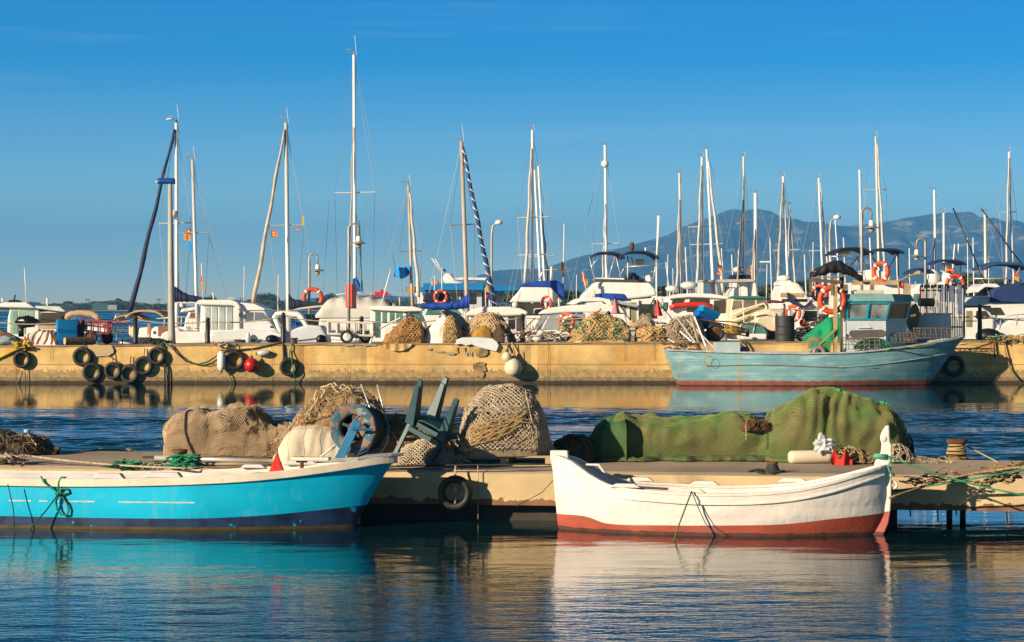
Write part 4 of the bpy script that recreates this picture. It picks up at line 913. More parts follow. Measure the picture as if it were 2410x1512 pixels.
tangle('pale rope heap at the foot of the tall domed net pile', [P(1078+9*k, 1082, 26.55) for k in range(3)], 40, .008, ROPE, (.05, .05, .06), seed=8)
tangle('dark chain and rope hanging below the small rusty bollard', [P(1812, 1125, 25.62), P(1815, 1135, 25.6), P(1820, 1143, 25.6)], 30, .008, ROPED, (.03, .01, .03), seed=9)
def sparrow():
    p = on_pont(306, 1067); r = thing('sparrow', 'tiny brown sparrow standing on the far edge of the near pontoon', 'bird', p)
    BR = mat('sparrow_brown', (.13, .075, .04), .9, col2=(.30, .24, .18), vs=40)
    m = MB()
    def body(u, v):
        x = -.055+.11*u; rr = .024*math.sin(math.pi*min(1, u*.92+.04))**.6*(1 if u < .72 else .8); a = v*6.283; zc = .040+.014*u+(.012 if u > .7 else 0)*(u-.7)*3
        return Vector((-x, rr*.9*math.cos(a), zc+rr*math.sin(a)))
    m.grid(body, 16, 12); m.bar((.05, 0, .042), (.095, 0, .034), .014, .005); m.build('body', BR, r, smooth=True)
    MB().lathe((-.058, 0, .058), [(.006, 0), (0, .014)], 8, (-1, 0, -.1)).build('beak', mat('beak', (.05, .04, .03)), r)
    for s_ in (-1, 1): MB().tube([(0, s_*.009, .025), (-.004, s_*.010, 0)], .0018, 5).build('leg', MATS['beak'], r)
    r.rotation_euler = (0, 0, .2); r.scale = (.9,)*3
sparrow()
# -- big tyre hanging on the pontoon, its ropes, shadow-casting line
def tyre_mesh(Rr, wd, nm='tyre'):
    m = MB(); k = Rr
    m.lathe((0, 0, 0), [(k*.62, -wd*.36), (k*.70, -wd*.49), (k*.86, -wd*.5), (k*.96, -wd*.40), (k, -wd*.25), (k, wd*.25), (k*.96, wd*.40), (k*.86, wd*.5), (k*.70, wd*.49), (k*.62, wd*.36), (k*.60, wd*.30), (k*.80, wd*.2), (k*.84, 0), (k*.80, -wd*.2), (k*.60, -wd*.30), (k*.62, -wd*.36)], 36, (0, 1, 0), cap=False)
    return m
def tyre(lab, c, Rr, wd=.16, rz=0, group='tyres hung as fenders'):
    r = thing('tyre_fender', lab, 'tyre', c, rz, group); tyre_mesh(Rr, wd).build('tyre', RUBBER, r, smooth=True); return r
tc_ = P(1071, 1160, 25.72)
tr_ = tyre('black tyre hanging on the near pontoon below the domed net pile', tc_, .195, .14, -.14)
MB().tube(wob([(-.0, -.0, -.14), (.01, .01, -.02), (.0, .0, .06), (-.01, .02, .10), (0, .02, .19), (0, .05, .30)], .006, 9), .012, 6).build('hanging_rope', ROPE, tr_, smooth=True)
MB().blob((.01, 0, .02), (.03, .03, .05), 3, .5).build('rope_knot', ROPE, tr_, smooth=True)
pf = lambda X_: pfd(X_)-.05
def edge_pt(x, y, out_=.05):                      # a point just in front of the pontoon's front face
    d = 25.8
    for _ in range(6): d = pfd(PX(x, d))-out_
    return P(x, y, d)
rope_obj('dark slack rope stretched along the pontoon edge, upper of the pair', wob([edge_pt(x, 1098+.5*math.sin(x*.01)-(x-900)*.012) for x in range(845, 1330, 24)], .006, 5), .008, ROPED)
rope_obj('dark slack rope stretched along the pontoon edge, lower of the pair', wob([edge_pt(x, 1101+5*math.sin((x-845)/485*3.14)-(x-900)*.01) for x in range(845, 1330, 24)], .006, 5, 3), .008, ROPED)
rope_obj('thin pale cord hanging from the pontoon edge to the water, right of the tyre', wob([edge_pt(1125, y) for y in (1095, 1130, 1160, 1190, 1222)], .004, 9), .006, ROPE)
rope_obj('thin dark line slanting from the pontoon to the water beside the white boat', [edge_pt(1312, 1120), P(1275, 1160, 25.3), P(1215, 1192, 25.2)], .004, ROPED)
# mooring lines of the white boat
stem = P(2072, 1075, 24.3)
rope_obj('green rope knotted round the white boat stem and running off to the right', [P(2068, 1072, 24.36), P(2082, 1074, 24.30), P(2094, 1076, 24.32)]+sag(P(2094, 1076, 24.32), P(2450, 1172, 23.6), .05, 14), .010, ROPEG, nm='bow_line')
rope_obj('frayed green rope tail hanging from the knot on the stem post', wob([P(2092, 1076, 24.3), P(2096, 1084, 24.28), P(2090, 1098, 24.28), P(2094, 1110, 24.28), P(2105, 1120, 24.28)], .006, 9), .012, mat('pale_green_rope', (.10, .42, .28), .85, var=.4), nm='rope_tail')
for z_ in range(3):
    pass
m = MB(stem)
for k in range(3): m.torus(P(2072, 1071+3*k, 24.37), .065, .010, (.05, .1, 1), 18, 6)
o = m.build('stem_lashing', mat('pale_green_rope', (.10, .42, .28)), smooth=True); o.location = stem; tag(o, 'green rope turns lashed round the white boat stem post', 'rope')
rope_obj('straight green rope from behind the stem post up to the right frame edge', sag(P(2091, 1157, 24.75), P(2450, 1096, 24.1), .02, 12), .010, ROPEG, nm='bow_line')
rope_obj('thick brown rope from the white bow ring up along the pontoon', wob(sag(P(2094, 1172, 24.3), P(2205, 1135, 24.7), .0, 8)+sag(P(2215, 1130, 24.7), P(2430, 1098, 24.2), -.02, 10), .006, 6), .016, mat('brown_hawser', (.34, .23, .12), .95, var=.5, vs=25, bump=.8, bs=90), nm='hawser')
tangle('frayed knots binding the ropes over the pontoon face', [P(x, y, 24.75) for x, y in ((2170, 1136), (2180, 1132), (2215, 1122), (2230, 1116), (2200, 1128), (2162, 1142))], 44, .007, MATS['brown_hawser'], (.04, .02, .03), seed=12)
tangle('knotted brown ropes hanging at the right end of the pontoon', [P(x, y, 24.45) for x, y in ((2360, 1110), (2380, 1106), (2400, 1100), (2350, 1122), (2345, 1138), (2368, 1128))], 60, .010, MATS['brown_hawser'], (.06, .03, .05), seed=13)
rope_obj('dark rope slanting from the tangled knots to the pontoon bottom', [P(2350, 1130, 24.4), P(2300, 1160, 24.45), P(2258, 1190, 24.5)], .010, ROPED)
rope_obj('straw coloured rope from the far bollard to the pontoon edge', sag(on_pont(2262, 1074)+Vector((0, 0, .16)), on_pont(2350, 1089), .0, 4), .010, MATS['straw_rope'])
rope_obj('straw coloured rope across the right pontoon edge', wob(sag(P(2345, 1132, 24.38), P(2420, 1098, 24.2), .0, 6), .01, 6), .014, MATS['straw_rope'])
wb = lambda x, y, d=24.1: P(x, y, d)
rope_obj('green mooring line running from the white boat gunwale down into the water', [wb(1628, 1157, 24.15), wb(1622, 1172, 24.08), wb(1600, 1230, 23.9), wb(1586, 1272, 23.75), wb(1584, 1285, 23.7)], .009, mat('mossy_rope', (.10, .20, .06), .9, var=.5), nm='side_line')
rope_obj('thin dark line curving down the white boat side into the water', [wb(1628, 1157, 24.15), wb(1642, 1192, 24.12), wb(1660, 1232, 24.1), wb(1690, 1262, 24.0)], .005, ROPED, nm='side_line')
# turquoise boat: green loops on the side and the line to the water
gb = lambda x, y: P(x, y, 24.93)
rope_obj('green rope slanting from the knot on the turquoise boat down into the water', [gb(140, 1160), gb(110, 1200), gb(70, 1246), gb(62, 1256)], .009, mat('deep_green_rope', (.005, .11, .06), .8, var=.5), nm='side_line')
o = MB(gb(140, 1160))
for pts in ([(96, 1121), (104, 1136), (120, 1148), (136, 1158)], [(156, 1124), (144, 1124), (138, 1135), (137, 1160)], [(140, 1160), (132, 1180), (134, 1200), (145, 1212), (158, 1212), (162, 1200), (158, 1186), (148, 1172), (140, 1156)], [(136, 1158), (148, 1150), (160, 1152), (164, 1160), (150, 1164), (138, 1158), (130, 1162), (138, 1170), (144, 1160)]):
    o.tube([P(x, y, 24.96) for x, y in pts], .011, 6)
o = o.build('rope_knot', ROPEG, smooth=True); o.location = gb(140, 1160); tag(o, 'green rope knot with a hanging loop on the turquoise boat side', 'rope')
rope_obj('thin dark line hanging over the turquoise boat side by the left frame edge', wob([gb(18, 1140), gb(24, 1165), gb(32, 1200), gb(34, 1240)], .005, 8), .006, ROPED, nm='side_line')
# ---------------------------------------------------------------- gear on and along the far quay
def QT(x, d): X_ = PX(x, d); return Vector((X_, d, qz(X_)+.006))
def qm(tab, d, hd, **k): c = QT((tab[0][0]+tab[-1][0])/2, d); return Mound(tab, d, hd, c.z, **k)
TYG = 'tyres hanging on the far quay wall'
for x, y, rr, lab in ((52, 846, 21, 'black tyre alone at the left end of the quay wall, hung by yellow cloth'), (194, 840, 23, 'black tyre under the red cart, uppermost of its pair'), (217, 876, 23, 'black tyre below and right of the one under the red cart'), (266, 873, 21, 'smallest black tyre in the low row on the quay wall'), (305, 880, 22.5, 'lowest black tyre of the group, touching the waterline'),
                      (338, 861, 22.5, 'black tyre halfway up the rising row on the quay wall'), (369, 838, 21, 'black tyre highest in the row, beside the hanging black ropes'), (553, 848, 24, 'black tyre between the white fender and the red ball'), (680, 864, 22, 'black tyre hanging on a chain from the rusty bollard')):
    d = QY-.10; o = tyre(lab, P(x, y, d), rr*d/F, .16, rnd.uniform(-.15, .15), TYG)
    MB().tube([(0, 0, rr*d/F*.6), (rnd.uniform(-.06, .06), .04, rr*d/F+.25)], .014, 5).build('hanging_rope', ROPED, o)
tyre('black tyre in shade under the grey blue boat bow', P(2245, 862, QY-.13), .34, .19, .1, TYG)
def fender(lab, p, r0, L, mt, tip, nm='hanging_fender', ax=(0, 0, 1)):
    r = thing(nm, lab, 'fender', p, 0, 'fenders on the far quay wall'); prof = [(.03, -L/2-.04), (.05, -L/2), (r0*.85, -L/2+.06), (r0, -L/2+.14), (r0, L/2-.14), (r0*.85, L/2-.06), (.05, L/2), (.03, L/2+.05)]
    MB().lathe((0, 0, 0), prof, 18, ax).build('body', mt, r, smooth=True)
    for s_ in (-1, 1): MB().lathe(Vector(ax)*s_*(L/2-.02), [(.05, 0), (.045, .05*s_), (.0, .1*s_)], 10, ax).build('tip', tip, r, smooth=True)
    return r
TIPB = mat('teal_tip', (.01, .10, .14), .5)
fender('white cylindrical fender with blue ends hanging left of a tyre', P(521, 850, QY-.2), .13, .60, WHITE, TIPB)
fender('small grey cylindrical fender tied high under the quay edge', P(620, 831, QY-.14), .10, .36, GREYW, BLACK, ax=(1, 0, .12))
def ball(lab, p, r0, mt, tip, pear=.0):
    r = thing('ball_buoy', lab, 'buoy', p, 0, 'ball buoys on the far quay'); n = 16
    MB().lathe((0, 0, 0), [(r0*math.sin(math.pi*i/n)*(1-pear*max(0, -math.cos(math.pi*i/n))*.0-pear*max(0, math.cos(math.pi*(1-i/n)))*.35), -r0*math.cos(math.pi*i/n)*(1+pear*.25*(i > n/2))) for i in range(n+1)], 24).build('ball', mt, r, smooth=True)
    MB().lathe((0, 0, r0*.95*(1+pear*.25)), [(.05, 0), (.045, .07), (.02, .09)], 10).build('eye', tip, r)
    MB().tube([(0, 0, r0+.05), (.03, .05, r0+.35)], .014, 5).build('lanyard', ROPE, r); return r
ball('shiny red ball buoy hanging on the quay wall', P(592, 860, QY-.24), .235, mat('red_vinyl', (.55, .012, .012), .35, var=.3), TIPB)
OLDW = mat('old_ivory_vinyl', (.66, .62, .42), .5, var=.18, vs=4)
ball('large ivory ball buoy hanging on the quay wall', P(1208, 866, QY-.28), .285, OLDW, TIPB, .3)
ball('small ivory ball buoy hanging above the large one', P(1193, 841, QY-.3), .16, OLDW, TIPB, .2)
def qrope(lab, pts, rad, mt, w_=.02, **k): return rope_obj(lab, wob([P(x, y, QY-o_) for x, y, o_ in pts], w_, 2.5, len(pts)), rad, mt, **k)
qrope('black rope hanging from the rope heap to the water, beside the highest tyre', [(384, 806, .06), (385, 830, .08), (387, 860, .08), (389, 902, .1)], .028, ROPED)
qrope('second black rope trailing to the water beside the tyres', [(380, 812, .06), (388, 850, .1), (396, 903, .1)], .02, ROPED)
qrope('black hose drooping in a long curve from the rope heap to the white fender', [(402, 812, .06), (416, 832, .08), (438, 850, .1), (466, 857, .1), (490, 852, .1), (508, 840, .08), (524, 826, .06), (560, 824, .06), (600, 820, .05), (640, 812, .05), (668, 806, .04)], .024, ROPED)
qrope('green rope drooping below the black hose', [(386, 806, .04), (402, 818, .07), (425, 842, .1), (455, 856, .12), (482, 859, .12), (510, 851, .1), (530, 840, .06)], .013, ROPEG)
qrope('green rope hanging into the water right of the white fender', [(536, 872, .1), (541, 886, .1), (549, 904, .12)], .018, mat('mossy_rope', (.10, .20, .06)))
qrope('thin brown rope slanting behind the tyres on the quay wall', [(220, 812, .04), (255, 838, .06), (290, 860, .06)], .009, MATS['brown_hawser'])
qrope('brown ropes hanging left tyre to water', [(38, 868, .1), (40, 904, .1)], .012, MATS['brown_hawser'])
qrope('dark weedy rope trailing under the leftmost tyre', [(58, 868, .1), (62, 898, .1)], .012, ROPED)
qrope('brown chain of rope above the large ivory buoy', [(1194, 810, .04), (1196, 828, .1)], .03, RUST)
qrope('pale rope holding the large ivory buoy from the quay edge', [(1204, 805, .04), (1208, 822, .1), (1212, 840, .2)], .02, ROPE)
qrope('dark rope falling beside the tyre on the chain', [(666, 806, .04), (668, 840, .08), (666, 852, .08)], .035, ROPED)
qrope('green rope falling from the rusty bollard to the water', [(690, 800, .04), (684, 825, .08), (690, 870, .25), (696, 903, .12)], .018, ROPEG)
qrope('yellow green mooring rope from the grey blue bow to the quay', [(2256, 812, .3), (2300, 806, .2), (2350, 795, .1)], .016, mat('yellow_green_rope', (.32, .36, .08), .85, var=.3))
qrope('brown rope and net trailing down the quay at the right edge', [(2362, 790, .06), (2366, 830, .08), (2378, 870, .1), (2400, 896, .1)], .022, MATS['brown_hawser'])
qrope('dark rope down the right end of the quay', [(2338, 795, .06), (2340, 820, .08), (2341, 842, .08)], .03, RUST)
tangle('yellow cloth bundled on the quay edge above the leftmost tyre', [P(48+8*k, 812+5*k, QY-.1) for k in range(3)], 30, .03, mat('yellow_cloth', (.60, .40, .03), .9, var=.4), (.1, .03, .1), cat='cloth', nm='yellow_cloth', seed=30)
qrope('yellow cloth strap slanting down from the quay edge at far left', [(62, 814, .05), (30, 826, .06), (0, 842, .05), (-30, 856, .05)], .05, mat('yellow_cloth', (.60, .40, .03)), cat='strap', nm='cloth_strap')
tangle('heap of black rope on the quay edge above the highest tyre', [QT(355+9*k, 72.5)+Vector((0, 0, .04)) for k in range(4)], 60, .028, ROPED, (.15, .1, .15), seed=31)
tangle('green rope snarl beside the black rope heap', [QT(384, 72.45)+Vector((0, 0, .02))], 16, .02, ROPEG, (.08, .08, .1), seed=32)
tangle('pale rope knot over the white fender', [P(520, 815, QY-.08)], 30, .02, ROPE, (.12, .04, .12), seed=33)
tangle('green and yellow rope snarl on the quay at the right edge', [QT(2340+14*k, 72.5)+Vector((0, 0, .02)) for k in range(5)], 70, .022, mat('mixed_green_rope', (.08, .25, .12), .85, col2=(.50, .28, .06), vs=3), (.18, .1, .14), seed=34)
tangle('rope ends and floats hanging at the green rope snarl', [P(2345+13*k, 805, QY-.08) for k in range(5)], 40, .016, MATS['brown_hawser'], (.1, .05, .1), seed=35)
def qboll(lab, x, h=.16, rr=.13, mt=RUST, d=72.65):
    p = QT(x, d); r = thing('quay_bollard', lab, 'bollard', p, 0, 'bollards on the quay edge'); MB().lathe((0, 0, 0), [(rr, 0), (rr*.8, .02), (rr*.7, h*.7), (rr, h*.8), (rr, h), (0, h)], 14).build('iron_post', mt, r, smooth=False); return r
qboll('rusty mushroom bollard on the quay edge above the chained tyre', 692, .2)
qboll('rusty brown bollard in front of the net pile with green ropes', 1365, .32, .10)
qboll('squat black bollard above the ivory buoys', 1196, .30, .22, BLACK, 72.7)
# black rope posts along the back of the quay, pale rope between them
posts = [(149, 750), (319, 742), (489, 747), (667, 735), (851, 744), (1037, 743), (1230, 738), (1432, 732), (1636, 730), (2306, 716)]
pp = []
for x, yt in posts:
    d = 75.5; p = QT(x, d); top = PZ(yt, d); h = top-p.z; r = thing('rope_post', f'black iron rope post on the quay, {dict({149:"behind the blue crates",319:"right of the red cart",489:"before the white cabin cruiser",667:"beside the white arch boat",851:"behind the white handcart",1037:"behind the leaning grey board",1230:"right of the third net pile",1432:"behind the ochre and green net pile",1636:"behind the tall leaning poles",2306:"right of the shiny tube rack"})[x]}', 'post', p, 0, 'black rope posts along the quay')
    MB().lathe((0, 0, 0), [(.10, 0), (.085, .05), (.075, h*.5), (.062, h*.88), (.075, h*.90), (.07, h*.93), (.055, h*.97), (0, h)], 14).build('post', BLACK, r, smooth=True); pp.append(Vector((p.x, p.y, top-.14)))
pp = [P(-60, 752, 75.5)]+pp
for i in range(len(pp)-2):
    if i == 8: continue
    rope_obj(f'pale rope strung between the quay posts, span {["at the far left edge", "over the blue crates and red cart", "across the tall grey pole", "before the white cabin cruiser", "over the white handcart", "behind the brown net pile", "behind the canvas net pile", "before the white glazed boat", "behind the pallet load"][i]}', sag(pp[i], pp[i+1], .10, 10), .022, ROPE, nm='barrier_rope', group='barrier ropes on the quay')
rope_obj('pale rope strung from the shiny tube rack out of frame at right', sag(P(2240, 748, 75.4), P(2306, 743, 75.5), .02, 4)[:-1]+sag(P(2306, 745, 75.5), P(2500, 752, 75.5), .08, 8), .022, ROPE, nm='barrier_rope', group='barrier ropes on the quay')
# left: leaning crate, striped roll, planks, crates, log
def crate(nm, lab, p, w_, dp, h, mt, rz=0, group=None, parts=True):
    r = thing(nm, lab, 'crate', p, rz, group); t = .018
    m = MB(); m.box((0, 0, .02), (w_-.03, dp-.03, .02)); m.build('base', mt, r)
    for s_ in (-1, 1):
        m = MB(); m.box((0, s_*(dp/2-t/2), h/2), (w_, t, h)); [m.box((0, s_*(dp/2+.006), z), (w_+.02, .014, .016)) for z in (h*.97, h*.55, .02)]; m.build('side', mt, r)
        m = MB(); m.box((s_*(w_/2-t/2), 0, h/2), (t, dp-2*t-.002, h)); [m.box((s_*(w_/2+.006), 0, z), (.014, dp-.01, .016)) for z in (h*.97, h*.55)]; m.build('end_panel', mt, r)
    return r
for st, (x0_, ds, lab) in enumerate(((158, 73.1, 'front'), (175, 73.75, 'rear'))):
    base = QT(x0_, ds); z = base.z; n_ = 9
    for k in range(n_):
        h = .085 if k not in (0, 4) else .15; c_ = CRATEB if k in (0, 4) or st else CRATEL
        crate('fish_crate', f'{"dark" if c_ is CRATEB else "light"} blue plastic fish crate, {["bottom", "second", "third", "fourth", "fifth", "sixth", "seventh", "eighth", "top"][k]} of the {lab} stack on the quay', (base.x-.02, base.y, z), .60, .42, h, c_, .35+rnd.uniform(-.03, .03), 'blue fish crates stacked on the quay'); z += h-.012
r = crate('fish_crate', 'brown weathered crate tipped on its side at the left frame edge', QT(20, 73.1)+Vector((0, 0, .15)), .95, .4, .22, mat('brown_crate', (.22, .12, .06), .8, var=.5, vs=8)); r.rotation_euler = (0, R(26), .1)
Ms = qm([(55, 811), (60, 792), (72, 784), (90, 779), (112, 778), (130, 783), (142, 796), (146, 811)], 73.1, .3, seed=5, fold=.05, ff=5)
SW = mat('striped_cloth_brown', (.72, .66, .60), .9, var=.1)
r = thing('striped_cushion', 'crumpled brown and white striped cushions in a heap on the quay', 'cushion', Ms.base); Ms.skin(60, 20).build('cushion', mat('cushion_white', (.72, .66, .60), .9, var=.1, bump=.5, bs=8), r, smooth=True)
m = MB(Ms.base); STR = mat('cushion_stripe', (.22, .08, .035), .9)
for k in range(11):
    u0 = .04+.085*k; m = MB(Ms.base); m.grid(lambda u, v: Ms.S(u0+.035*u+.06*math.sin(v*5+k), .02+.7*v, .012), 3, 14); m.build('stripe', STR, r, smooth=True)
for lab, x, y, w_, mt, h, d in (('pale plank lying across the striped cushions', 125, 771, .85, WOODL, .12, 73.3), ('dark short block on the end of the pale plank', 190, 771, .4, BLACK, .12, 73.6)):
    p = P(x, y, d); o = MB(p).box(p, (w_, .3, h)).build('plank', mt, bevel=.01); o.location = p; tag(o, lab, 'plank')
def bagobj(lab, x, y, d, w_, h, mt, seed, nm='bag', cat='bag', dp=.25, amp=.35):
    p = P(x, y, d); o = MB().blob((0, 0, 0), (w_/2, dp, h/2), seed, amp, 14, 2.2).build(nm, mt, smooth=True); o.location = p; return tag(o, lab, cat)
bagobj('pale blue bundle on the quay beside the tipped brown crate', 12, 802, 72.9, .8, .3, mat('pale_blue_cloth', (.34, .42, .46), .9, var=.3, bump=.6, bs=9), 4)
p = QT(188, 73.0); p.z += .13
r = thing('log', 'short sawn log lying behind the red cart wheel', 'log', p); MB().lathe((0, 0, 0), [(0, -.5), (.125, -.5), (.13, .5), (0, .5)], 16, (.85, .53, 0)).build('bark', mat('bark', (.12, .08, .05), .95, var=.5, vs=8, bump=1, bs=30), r, smooth=False); MB().lathe((-.427, -.268, 0), [(0, 0), (.118, 0), (.118, .01)], 16, (-.85, -.53, 0)).build('sawn_end', WOODL, r)
# hand carts: a railed tray on two wheels
def cart(lab, tab_, d, mt, wheels, dp, tyr=.16, handle=None, white=False):
    x0_, x1_, yt0, yt1, yb0, yb1 = tab_; a, b = P(x0_, yb0, d), P(x1_, yb1, d); at_, bt = P(x0_, yt0, d), P(x1_, yt1, d)
    c = Vector(((a.x+b.x)/2, d, qz((a.x+b.x)/2))); r = thing('hand_cart', lab, 'cart', c, 0, 'hand carts on the quay'); o = c; q = Vector((0, dp, 0)); tt = .035 if white else .022
    MB(o).add([a, b, b+q, a+q, a+Vector((0, 0, .02)), b+Vector((0, 0, .02)), b+q+Vector((0, 0, .02)), a+q+Vector((0, 0, .02))], [(0, 1, 2, 3), (4, 5, 6, 7), (0, 1, 5, 4), (2, 3, 7, 6), (0, 3, 7, 4), (1, 2, 6, 5)]).build('tray', mt, r)
    for sd_, nm in ((0, 'side_rail'), (1, 'side_rail')):
        m = MB(o); k = q*sd_
        m.tube([a+k, b+k], tt, 6); m.tube([at_+k, bt+k], tt, 6); m.tube([(a+at_)/2+k, (b+bt)/2+k], tt*(.1 if white else .8), 6)
        for i in range(6 if white else 5): u = i/(5 if white else 4); m.tube([a.lerp(b, u)+k, at_.lerp(bt, u)+k], tt, 6)
        m.build(nm, mt, r)
    for e0, e1 in ((a, at_), (b, bt)):
        m = MB(o); m.tube([e1, e1+q], tt, 6); m.tube([e0, e0+q], tt, 6); m.tube([(e0+e1)/2, (e0+e1)/2+q], tt, 6); [m.tube([e0+q*u, e1+q*u], tt, 6) for u in (.33, .66)]; m.build('end_rail', mt, r)
    for wx, wy, wd_ in wheels:
        cw = P(wx, wy, wd_); wr = max(.12, cw.z-qz(cw.x)-.01); w_ = thing('wheel', None, None, cw-c); w_.parent = r
        tyre_mesh(wr, .10).build('wheel_tyre', RUBBER, w_, smooth=True); MB().lathe((0, 0, 0), [(0, -.03), (wr*.3, -.04), (wr*.62, -.02), (wr*.64, .02), (wr*.3, .04), (0, .03)], 18, (0, 1, 0)).build('wheel_rim', WHITE2 if white else RUST, w_)
        MB(c).tube([cw+Vector((0, -.03, 0)), cw+Vector((0, -.03, .12)), Vector((cw.x+.05, cw.y-.03, a.z+(b.z-a.z)*.4+.02))], .025, 6).build('fork', mt, r)
    if handle:
        for pts in handle: MB(o).tube([P(*t_) for t_ in pts], tt, 6).build('handle', mt, r)
    return r
cart('faded red steel handcart with low railed tray, left of the tall grey pole', (187, 252, 752, 759, 778, 786), 73.3, REDR, ((213, 795, 73.2), (252, 796, 74.1)), .85, handle=[[(252, 760, 73.4), (300, 765, 73.8), (310, 770, 73.8)], [(187, 752, 74.1), (300, 760, 74.1)], [(236, 784, 73.3), (243, 812, 73.3)], [(290, 778, 74.0), (288, 812, 74.0)]])
cart('white steel handcart with railed tray and raised drawbar', (772, 877, 757, 762, 786, 791), 73.2, mat('cart_white', (.70, .66, .58), .5, var=.2), ((816, 793, 73.05), (860, 793, 74.0)), .8, white=True, handle=[[(858, 793, 73.3), (926, 757, 73.4), (942, 749, 73.4)], [(877, 790, 73.3), (870, 812, 73.3)]])
# net piles on the quay
def qpile(lab, tab, d, hd, core, cord, cell, seed, nm='net_pile', **k):
    Mq = qm(tab, d, hd, seed=seed, fold=.10, ff=3.5, **k); r = thing(nm, lab, 'net', Mq.base, 0, 'net piles on the far quay'); Mq.skin(70, 24).build('net_core', core, r, smooth=True)
    if cord: Mq.net(cell*1.3, .013, .028, v0=.03, v1=.75, seed=seed, jit=.35).build('netting', cord, r)
    return r, Mq
RUSTN = mat('rust_brown_net', (.13, .05, .018), .95, col2=(.36, .20, .06), vs=5, bump=1, bs=40); RUSTC = mat('rust_brown_cord', (.48, .26, .09), .95, var=.4, vs=5)
OCHN = mat('ochre_net', (.42, .20, .03), .95, col2=(.62, .42, .20), vs=3.5, bump=.8, bs=30); OCHC = mat('ochre_cord', (.62, .42, .18), .95, var=.35)
r, Mq = qpile('rusty brown net pile spilling over the quay edge, beside the white handcart', [(902, 812), (908, 798), (920, 784), (935, 770), (948, 759), (962, 753), (976, 752), (988, 760), (996, 778), (1000, 795), (1004, 808)], 73.3, .62, RUSTN, RUSTC, .045, 3)
m = MB(Mq.base); m.grid(lambda u, v: P(902+68*u, 810+17*v*math.sin(math.pi*min(1, u*1.0+.02))**.5, QY-.08-.02*math.sin(u*20)), 18, 5); m.build('hanging_flap', OCHN, r, thick=.02)
m = MB(Mq.base); [m.tube(wob([P(954+3*k, 756, 73.1), P(950+6*k, 746-2*k, 73.1), P(962+5*k, 741, 73.1), P(975, 746+k, 73.1)], .03, 3, k), .02, 5) for k in range(3)]; m.build('anchor_hooks', RUST, r)
r, Mq = qpile('sheet of white canvas and brown net under the leaning grey board', [(978, 806), (990, 795), (1005, 777), (1020, 760), (1032, 748), (1046, 742), (1056, 748), (1066, 770), (1078, 795), (1088, 806)], 73.4, .55, mat('white_tarp', (.70, .68, .64), .85, var=.15, vs=2, bump=.5, bs=6), None, .05, 6, nm='canvas_pile')
Mn = qm([(1040, 806), (1043, 775), (1048, 755), (1058, 745), (1070, 752), (1082, 775), (1092, 806)], 73.1, .4, seed=8, fold=.05); m = Mn.skin(30, 18); m.build('brown_net', mat('olive_net', (.26, .17, .08), .95, var=.5, vs=6), r, smooth=True); Mn.net(.05, .009, .02, seed=3, jit=.4).build('netting', OCHC, r)
c = QT(1075, 73.6); r = thing('grey_board', 'blue grey board leaning over the canvas and net pile', 'board', c)
o = MB(c).prism([P(1036, 735, 73.3), P(1052, 731, 73.6), P(1074, 738, 74.0), P(1088, 748, 74.1), P(1100, 762, 74.0), P(1098, 790, 73.7), P(1092, 782, 73.3)], (.02, -.03, .02)).build('panel', mat('slate_board', (.24, .28, .34), .6, var=.15), r)
MB(c).bar(P(1036, 733, 73.2), P(1095, 786, 73.2), .05, .04).build('wooden_edge', WOODL, r)
r, Mq = qpile('ochre and tan net pile behind the torn white sheet', [(1084, 806), (1088, 785), (1096, 768), (1106, 756), (1120, 745), (1138, 739), (1156, 738), (1172, 744), (1186, 756), (1198, 775), (1208, 796), (1214, 806)], 73.7, .65, mat('tan_net_cloth', (.52, .36, .19), .95, var=.3, vs=2, bump=.7, bs=14), mat('tan_cord', (.58, .42, .24), .95, var=.3), .05, 12)
Mk = qm([(1108, 806), (1112, 788), (1122, 773), (1136, 766), (1150, 768), (1158, 780), (1162, 806)], 73.2, .35, seed=9, fold=.05); Mk.skin(24, 14).build('ochre_core', mat('deep_ochre', (.50, .25, .03), .9, var=.4, vs=4), r, smooth=True)
Mk = qm([(1158, 806), (1162, 780), (1172, 762), (1184, 768), (1198, 785), (1210, 806)], 73.2, .4, seed=19, fold=.05); Mk.skin(24, 14).build('dark_net', mat('dark_brown_net', (.10, .055, .03), .95, var=.5, vs=6), r, smooth=True)
c = P(1125, 800, 72.6); r = thing('torn_sheet', 'torn white foam sheet hanging over the quay edge below the ochre net pile', 'sheet', c)
MB(c).prism([P(x, y, 72.55) for x, y in ((1075, 799), (1090, 794), (1130, 793), (1160, 796), (1170, 803), (1174, 812), (1168, 826), (1150, 821), (1128, 816), (1110, 809), (1098, 812), (1086, 808), (1072, 810))], (0, -.36, -.02)).build('sheet', mat('foam_white', (.68, .72, .72), .7, var=.12, bump=.5, bs=5), r, bevel=.01)
pallet('wooden_pallet', 'blue edged pallet under the canvas and net pile', QT(1032, 73.5), 1.2, .8, 0, .14, 'pallets', mat('pale_blue_wood', (.20, .34, .42), .8, var=.4))
pallet('wooden_pallet', 'grey pallet among branches and rope right of the third net pile', QT(1305, 73.1), 1.7, .9, 0, .22, 'pallets', mat('grey_pallet', (.30, .26, .20), .85, var=.4, vs=5))
pallet('wooden_pallet', 'brown pallet under the tan bag load', QT(1530, 73.1), 1.35, .9, 0, .18, 'pallets', WOOD)
tangle('heap of broken rusty rods and branches on the quay, right of the third net pile', [QT(1235+12*k, 73.0)+Vector((0, 0, .08)) for k in range(8)], 60, .018, RUST, (.3, .3, .28), cat='scrap', nm='scrap_heap', seed=40)
m = MB(QT(1260, 73)); rn = random.Random(4)
